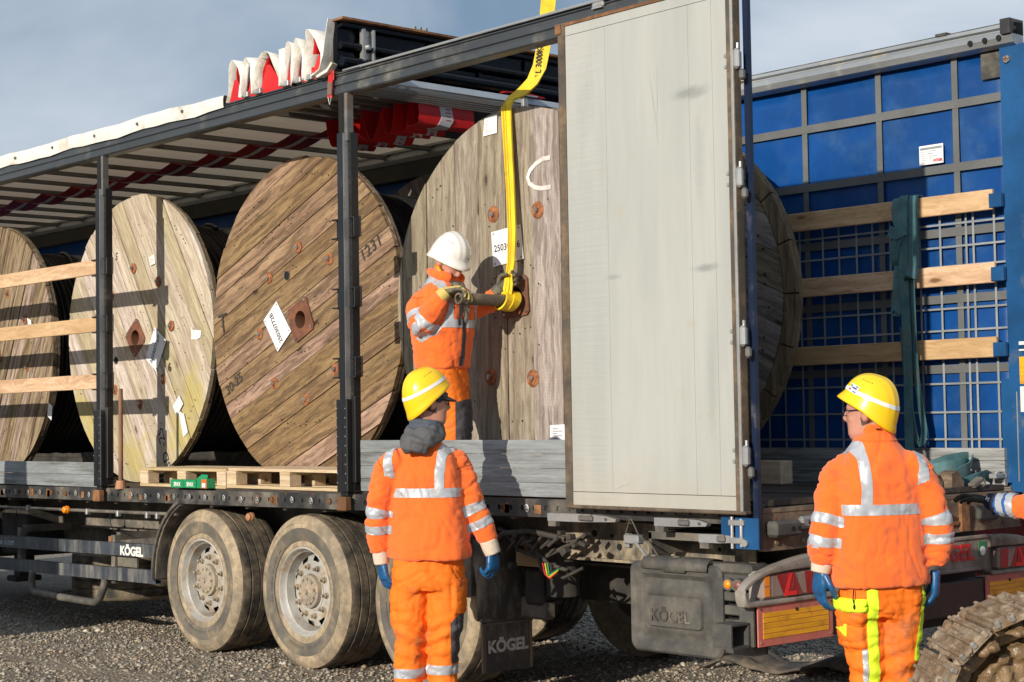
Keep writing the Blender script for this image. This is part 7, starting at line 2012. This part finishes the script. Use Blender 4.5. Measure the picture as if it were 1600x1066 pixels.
s = np.minimum(np.minimum((co[:, 0] - .068) * .8, 1.77 - 1.21 + (co[:, 0] - .04) * .25 - co[:, 2]), .1); patch('knee_panel', co, no, fs, s, .004, m_greycl, tr3)
boots(P3, [(.05, -.045, 0, 2.3), (.09, .08, 0, 1.6)])
RB = V3(.669, .743, 0)
# right hand closes on the tube from above
hand(P3, w3(.030, -.238, 2.455), (.9, -.08, .06), (.05, -.35, -1), (.1, 1, .0), m_gloveo, (.55, .95, .7), .9, 1.05)
hb_, hco, hno, hfs = hand(P3, w3(.028, -.237, 2.460), (.9, -.08, .08), (.05, -.30, -1), (.1, 1, 0), m_glovey, (.45, .6, .3), .4, 1.0, name='glove_back')
cuff(P3, w3(-.010, -.235, 2.42), w3(.030, -.238, 2.455), .046, .040, m_glovey)
# left hand round the sling
hand(P3, w3(.352, .015, 2.480), (.75, .0, .62), (.12, -1, -.05), (-.6, -.1, .8), m_gloveo, (.6, .8, .6), .9, 1.05)
cuff(P3, w3(.328, .02, 2.450), w3(.362, .015, 2.490), .047, .042, m_gloveo)

# --- worker four: only the arm reaches in from the right
P4_ = thing('person', (.95, 1.75, 0), 'person at right edge, only an arm with striped blue cuff and black glove visible', 'person', 0.0)
def w4(x, y, z): return V3(x - .95, y - 1.75, z)
fw4 = V3(-.9, -.3, 0).normalized(); sd4 = V3(.3, -.9, 0).normalized()
rg = [(w4(.98, 1.95, .88), sd4, fw4, .23, .17, 2.6), (w4(.98, 1.95, 1.1), sd4, fw4, .225, .16, 2.5), (w4(.97, 1.94, 1.38), sd4, fw4, .215, .14, 2.4), (w4(.97, 1.94, 1.47), sd4, fw4, .12, .1, 2.1), (w4(.97, 1.94, 1.55), sd4, fw4, .08, .08, 2)]
aA = [w4(.93, 1.72, 1.42), w4(.88, 1.62, 1.30), w4(.72, 1.53, 1.158), w4(.58, 1.475, 1.155), w4(.44, 1.462, 1.170)]
aB = [w4(1.03, 2.17, 1.42), w4(1.05, 2.24, 1.25), w4(1.0, 2.22, 1.10), w4(.9, 2.15, 1.0), w4(.85, 2.10, .95)]
J4, co, no, fs, L = jacket(P4_, rg, aB, aA, [.085, .075, .07, .066, .052], [.088, .082, .082, .074, .056], 0, 1.15, .14, seed=21, amp=.006)
dA, tA = seg_dist(co, np.array(aA[2]), np.array(aA[4])); near = .11 - dA
patch('blue_cuff', co, no, fs, np.minimum(near, (co[:, 0] - co[:, 0]) + (w4(.555, 0, 0).x - co[:, 0])), .003, m_blueov, J4)
for xb in (.512, .455):
    patch('sleeve_band', co, no, fs, np.minimum(near, .020 - np.abs(co[:, 0] - w4(xb + .03, 0, 0).x + (co[:, 2] - 1.16) * .15)), .0055, m_reflect, J4)
hd4, _ = head(P4_, w4(.94, 1.92, 1.70), math.radians(-108), .2, 0)
helmet(P4_, w4(.94, 1.92, 1.745), math.radians(-108), .1, 0, m_hely, m_paper)
hip = [(w4(.98, 1.95, .95), sd4, fw4, .18, .13, 2.4), (w4(.98, 1.95, .80), sd4, fw4, .2, .14, 2.5), (w4(.98, 1.95, .72), sd4, fw4, .18, .12, 2.5)]
legs = [([w4(.98, 1.86, .82), w4(.97, 1.85, .45), w4(.98, 1.85, .05)], [.115, .09, .08]), ([w4(1.0, 2.05, .82), w4(1.0, 2.06, .45), w4(1.01, 2.06, .05)], [.115, .09, .08])]
trousers(P4_, hip, legs, m_orange2, 23); boots(P4_, [(.03, .10, 0, -1.9), (.06, .31, 0, -1.9)])
_, hco, hno, hfs = hand(P4_, w4(.395, 1.470, 1.178), (-1, .05, .22), (-.15, -.2, -1), (0, 1, .1) if False else (.1, -1, 0), m_gloveb, (.15, .35, .3), .3, 1.12)
cuff(P4_, w4(.45, 1.463, 1.170), w4(.385, 1.47, 1.182), .050, .044, surf('navy_glove_cuff', (.015, .02, .05), .8))
g4 = text('glove_lettering', 'FOX', .032, (0, 0, 0), (1, 0, 0), (0, 1, 0), m_white, None) if False else None
me = text_mesh('W2', .030, .0005, .001, m_white)
x = V3(-.75, -.2, .6).normalized(); z = V3(.45, -.85, .25).normalized(); y = z.cross(x).normalized(); z = x.cross(y)
o0 = w4(.415, 1.421, 1.190)
me.transform(Matrix(((-x.x, -y.x, z.x, o0.x), (-x.y, -y.y, z.y, o0.y), (-x.z, -y.z, z.z, o0.z), (0, 0, 0, 1)))); link('glove_print', me, P4_, world=False)

# ------------------------------------------------------------------ excavator track
TKX, TKY = 2.02, -.63
TK = thing('excavator_track', (TKX, TKY, 0), 'mud caked steel crawler track with drive wheel in the lower right corner', 'crawler track', math.radians(-41.97))
def track():
    cy, cz, R0 = 0.0, .425, .45; y1 = 1.6
    def path(s):
        """centre line of the track; s from 0 at the bottom going round the front and back along the top"""
        arc = PI * R0
        if s < arc: a = -PI / 2 - s / R0; return cy + R0 * math.cos(a), cz + R0 * math.sin(a), a
        d = s - arc; return cy + d, cz + R0, PI / 2
    pitch = .172; n = int((PI * R0 + 3.4) / pitch)
    for i in range(n):
        y, z, a = path(i * pitch + .03)
        nrm_ = V3(0, math.cos(a), math.sin(a)); tan = V3(0, math.sin(a), -math.cos(a)) * -1
        rot = Matrix((V3(1, 0, 0), tan, nrm_)).transposed() if False else Matrix(((1, 0, 0), (0, tan.y, nrm_.y), (0, tan.z, nrm_.z)))
        c = V3(-.26, y, z) + nrm_ * .018
        q = MB(); q.box(c, (.52, pitch * .985, .022), rot, .003)
        for t in (-.062, 0, .062): q.box(c + tan * t + nrm_ * .017, (.52, .014, .016), rot, .003)
        sh = q.obj('track_shoe', m_mudshoe, TK, world=False)
        q = MB()
        for t in (-.062, .0, .062): q.box(c + tan * t + nrm_ * .012 + V3(.262, 0, 0), (.012, .024, .030), rot, .006)
        q.each('worn_grouser_end', m_shoe, sh, world=False)
        # chain link and mud lumps inside
        q = MB(); ci = V3(-.26, y, z) - nrm_ * .045
        for sx in (-.09, .09):
            q.box(ci + V3(sx, 0, 0), (.04, pitch * .9, .085), rot, .012); q.cyl(ci + V3(sx - .03, 0, 0) + tan * .06, ci + V3(sx + .03, 0, 0) + tan * .06, .034, n=12)
        q.obj('chain_link', m_mudwet, TK, smooth='auto', world=False)
    # mud skin packed under the shoes
    rs = random.Random(4)
    mudp = []
    for i in range(260):
        s = rs.uniform(0, PI * R0 + 1.2); y, z, a = path(s); nn_ = V3(0, math.cos(a), math.sin(a))
        q = MB(); q.ellipsoid(V3(-.26 + rs.uniform(-.1, .22), y, z) - nn_ * rs.uniform(-.005, .05), (rs.uniform(.02, .045), rs.uniform(.02, .045), rs.uniform(.012, .028)), None, 8, 6); mudp.append(q)
    # front idler wheel
    iw = MB(); iw.lathe([(.0, -.07), (.28, -.075), (.30, -.06), (.31, -.10), (.335, -.10), (.345, -.06), (.36, -.05), (.36, .05), (.345, .06), (.335, .10), (.31, .10), (.30, .06), (.28, .075), (.20, .085), (.18, .12), (.0, .13)], (-.24, cy, cz), 'x', 48)
    mudp.append(iw)
    for i in range(90):
        a = rs.uniform(.3, 2.9); r = rs.uniform(.05, .34); q = MB()
        q.ellipsoid((-.15 + rs.uniform(-.02, .03), cy + r * math.cos(a), cz + r * math.sin(a)), (rs.uniform(.01, .018), rs.uniform(.015, .035), rs.uniform(.015, .035)), None, 8, 6); mudp.append(q)
    fr_ = MB(); fr_.box((-.24, cy + .95, cz + .02), (.26, 1.5, .30), None, .04); fr_.box((-.18, cy + .45, cz + .13), (.12, .7, .12), None, .02); mudp.append(fr_)
    fr_ = MB(); fr_.lathe([(0, -.1), (.085, -.1), (.085, .1), (0, .1)], (-.22, cy + .75, cz + .28), 'x', 20); mudp.append(fr_)
    crust = []
    for i in range(230):
        s = rs.uniform(0, PI * R0 + 1.0); y, z, a = path(s); nn_ = V3(0, math.cos(a), math.sin(a))
        q = MB(); q.ellipsoid(V3(-.26 + rs.uniform(-.25, .27), y, z) + nn_ * rs.uniform(.02, .034), (rs.uniform(.02, .05), rs.uniform(.012, .035), rs.uniform(.010, .020)), Matrix.Rotation(a - PI / 2, 3, 'X'), 8, 6); crust.append(q)
    co, no, fs = remesh(crust, .009, 1, lambda c, n_: .007 * noise.noise(c * 40) + .004 * noise.noise(c * 110))
    np_obj('dried_mud', co, fs, m_mudshoe, TK)['kind'] = 'stuff'
    co, no, fs = remesh(mudp, .011, 1, lambda c, n_: .010 * noise.noise(c * 16) + .007 * noise.noise(c * 40) + .004 * noise.noise(c * 90))
    o = np_obj('mud_covered_drive', co, fs, m_mudwet, TK)
    q = MB(); q.box((-.08, cy + .40, cz + .30), (.012, .62, .022), Matrix.Rotation(.03, 3, 'X'), .003); q.box((-.08, cy - .05, cz + .235), (.012, .20, .026), Matrix.Rotation(.65, 3, 'X'), .003); q.box((-.08, cy - .21, cz + .03), (.012, .026, .20), Matrix.Rotation(-.35, 3, 'X'), .003)
    q.each('scraper_bar', m_bow, TK, world=False)
track()
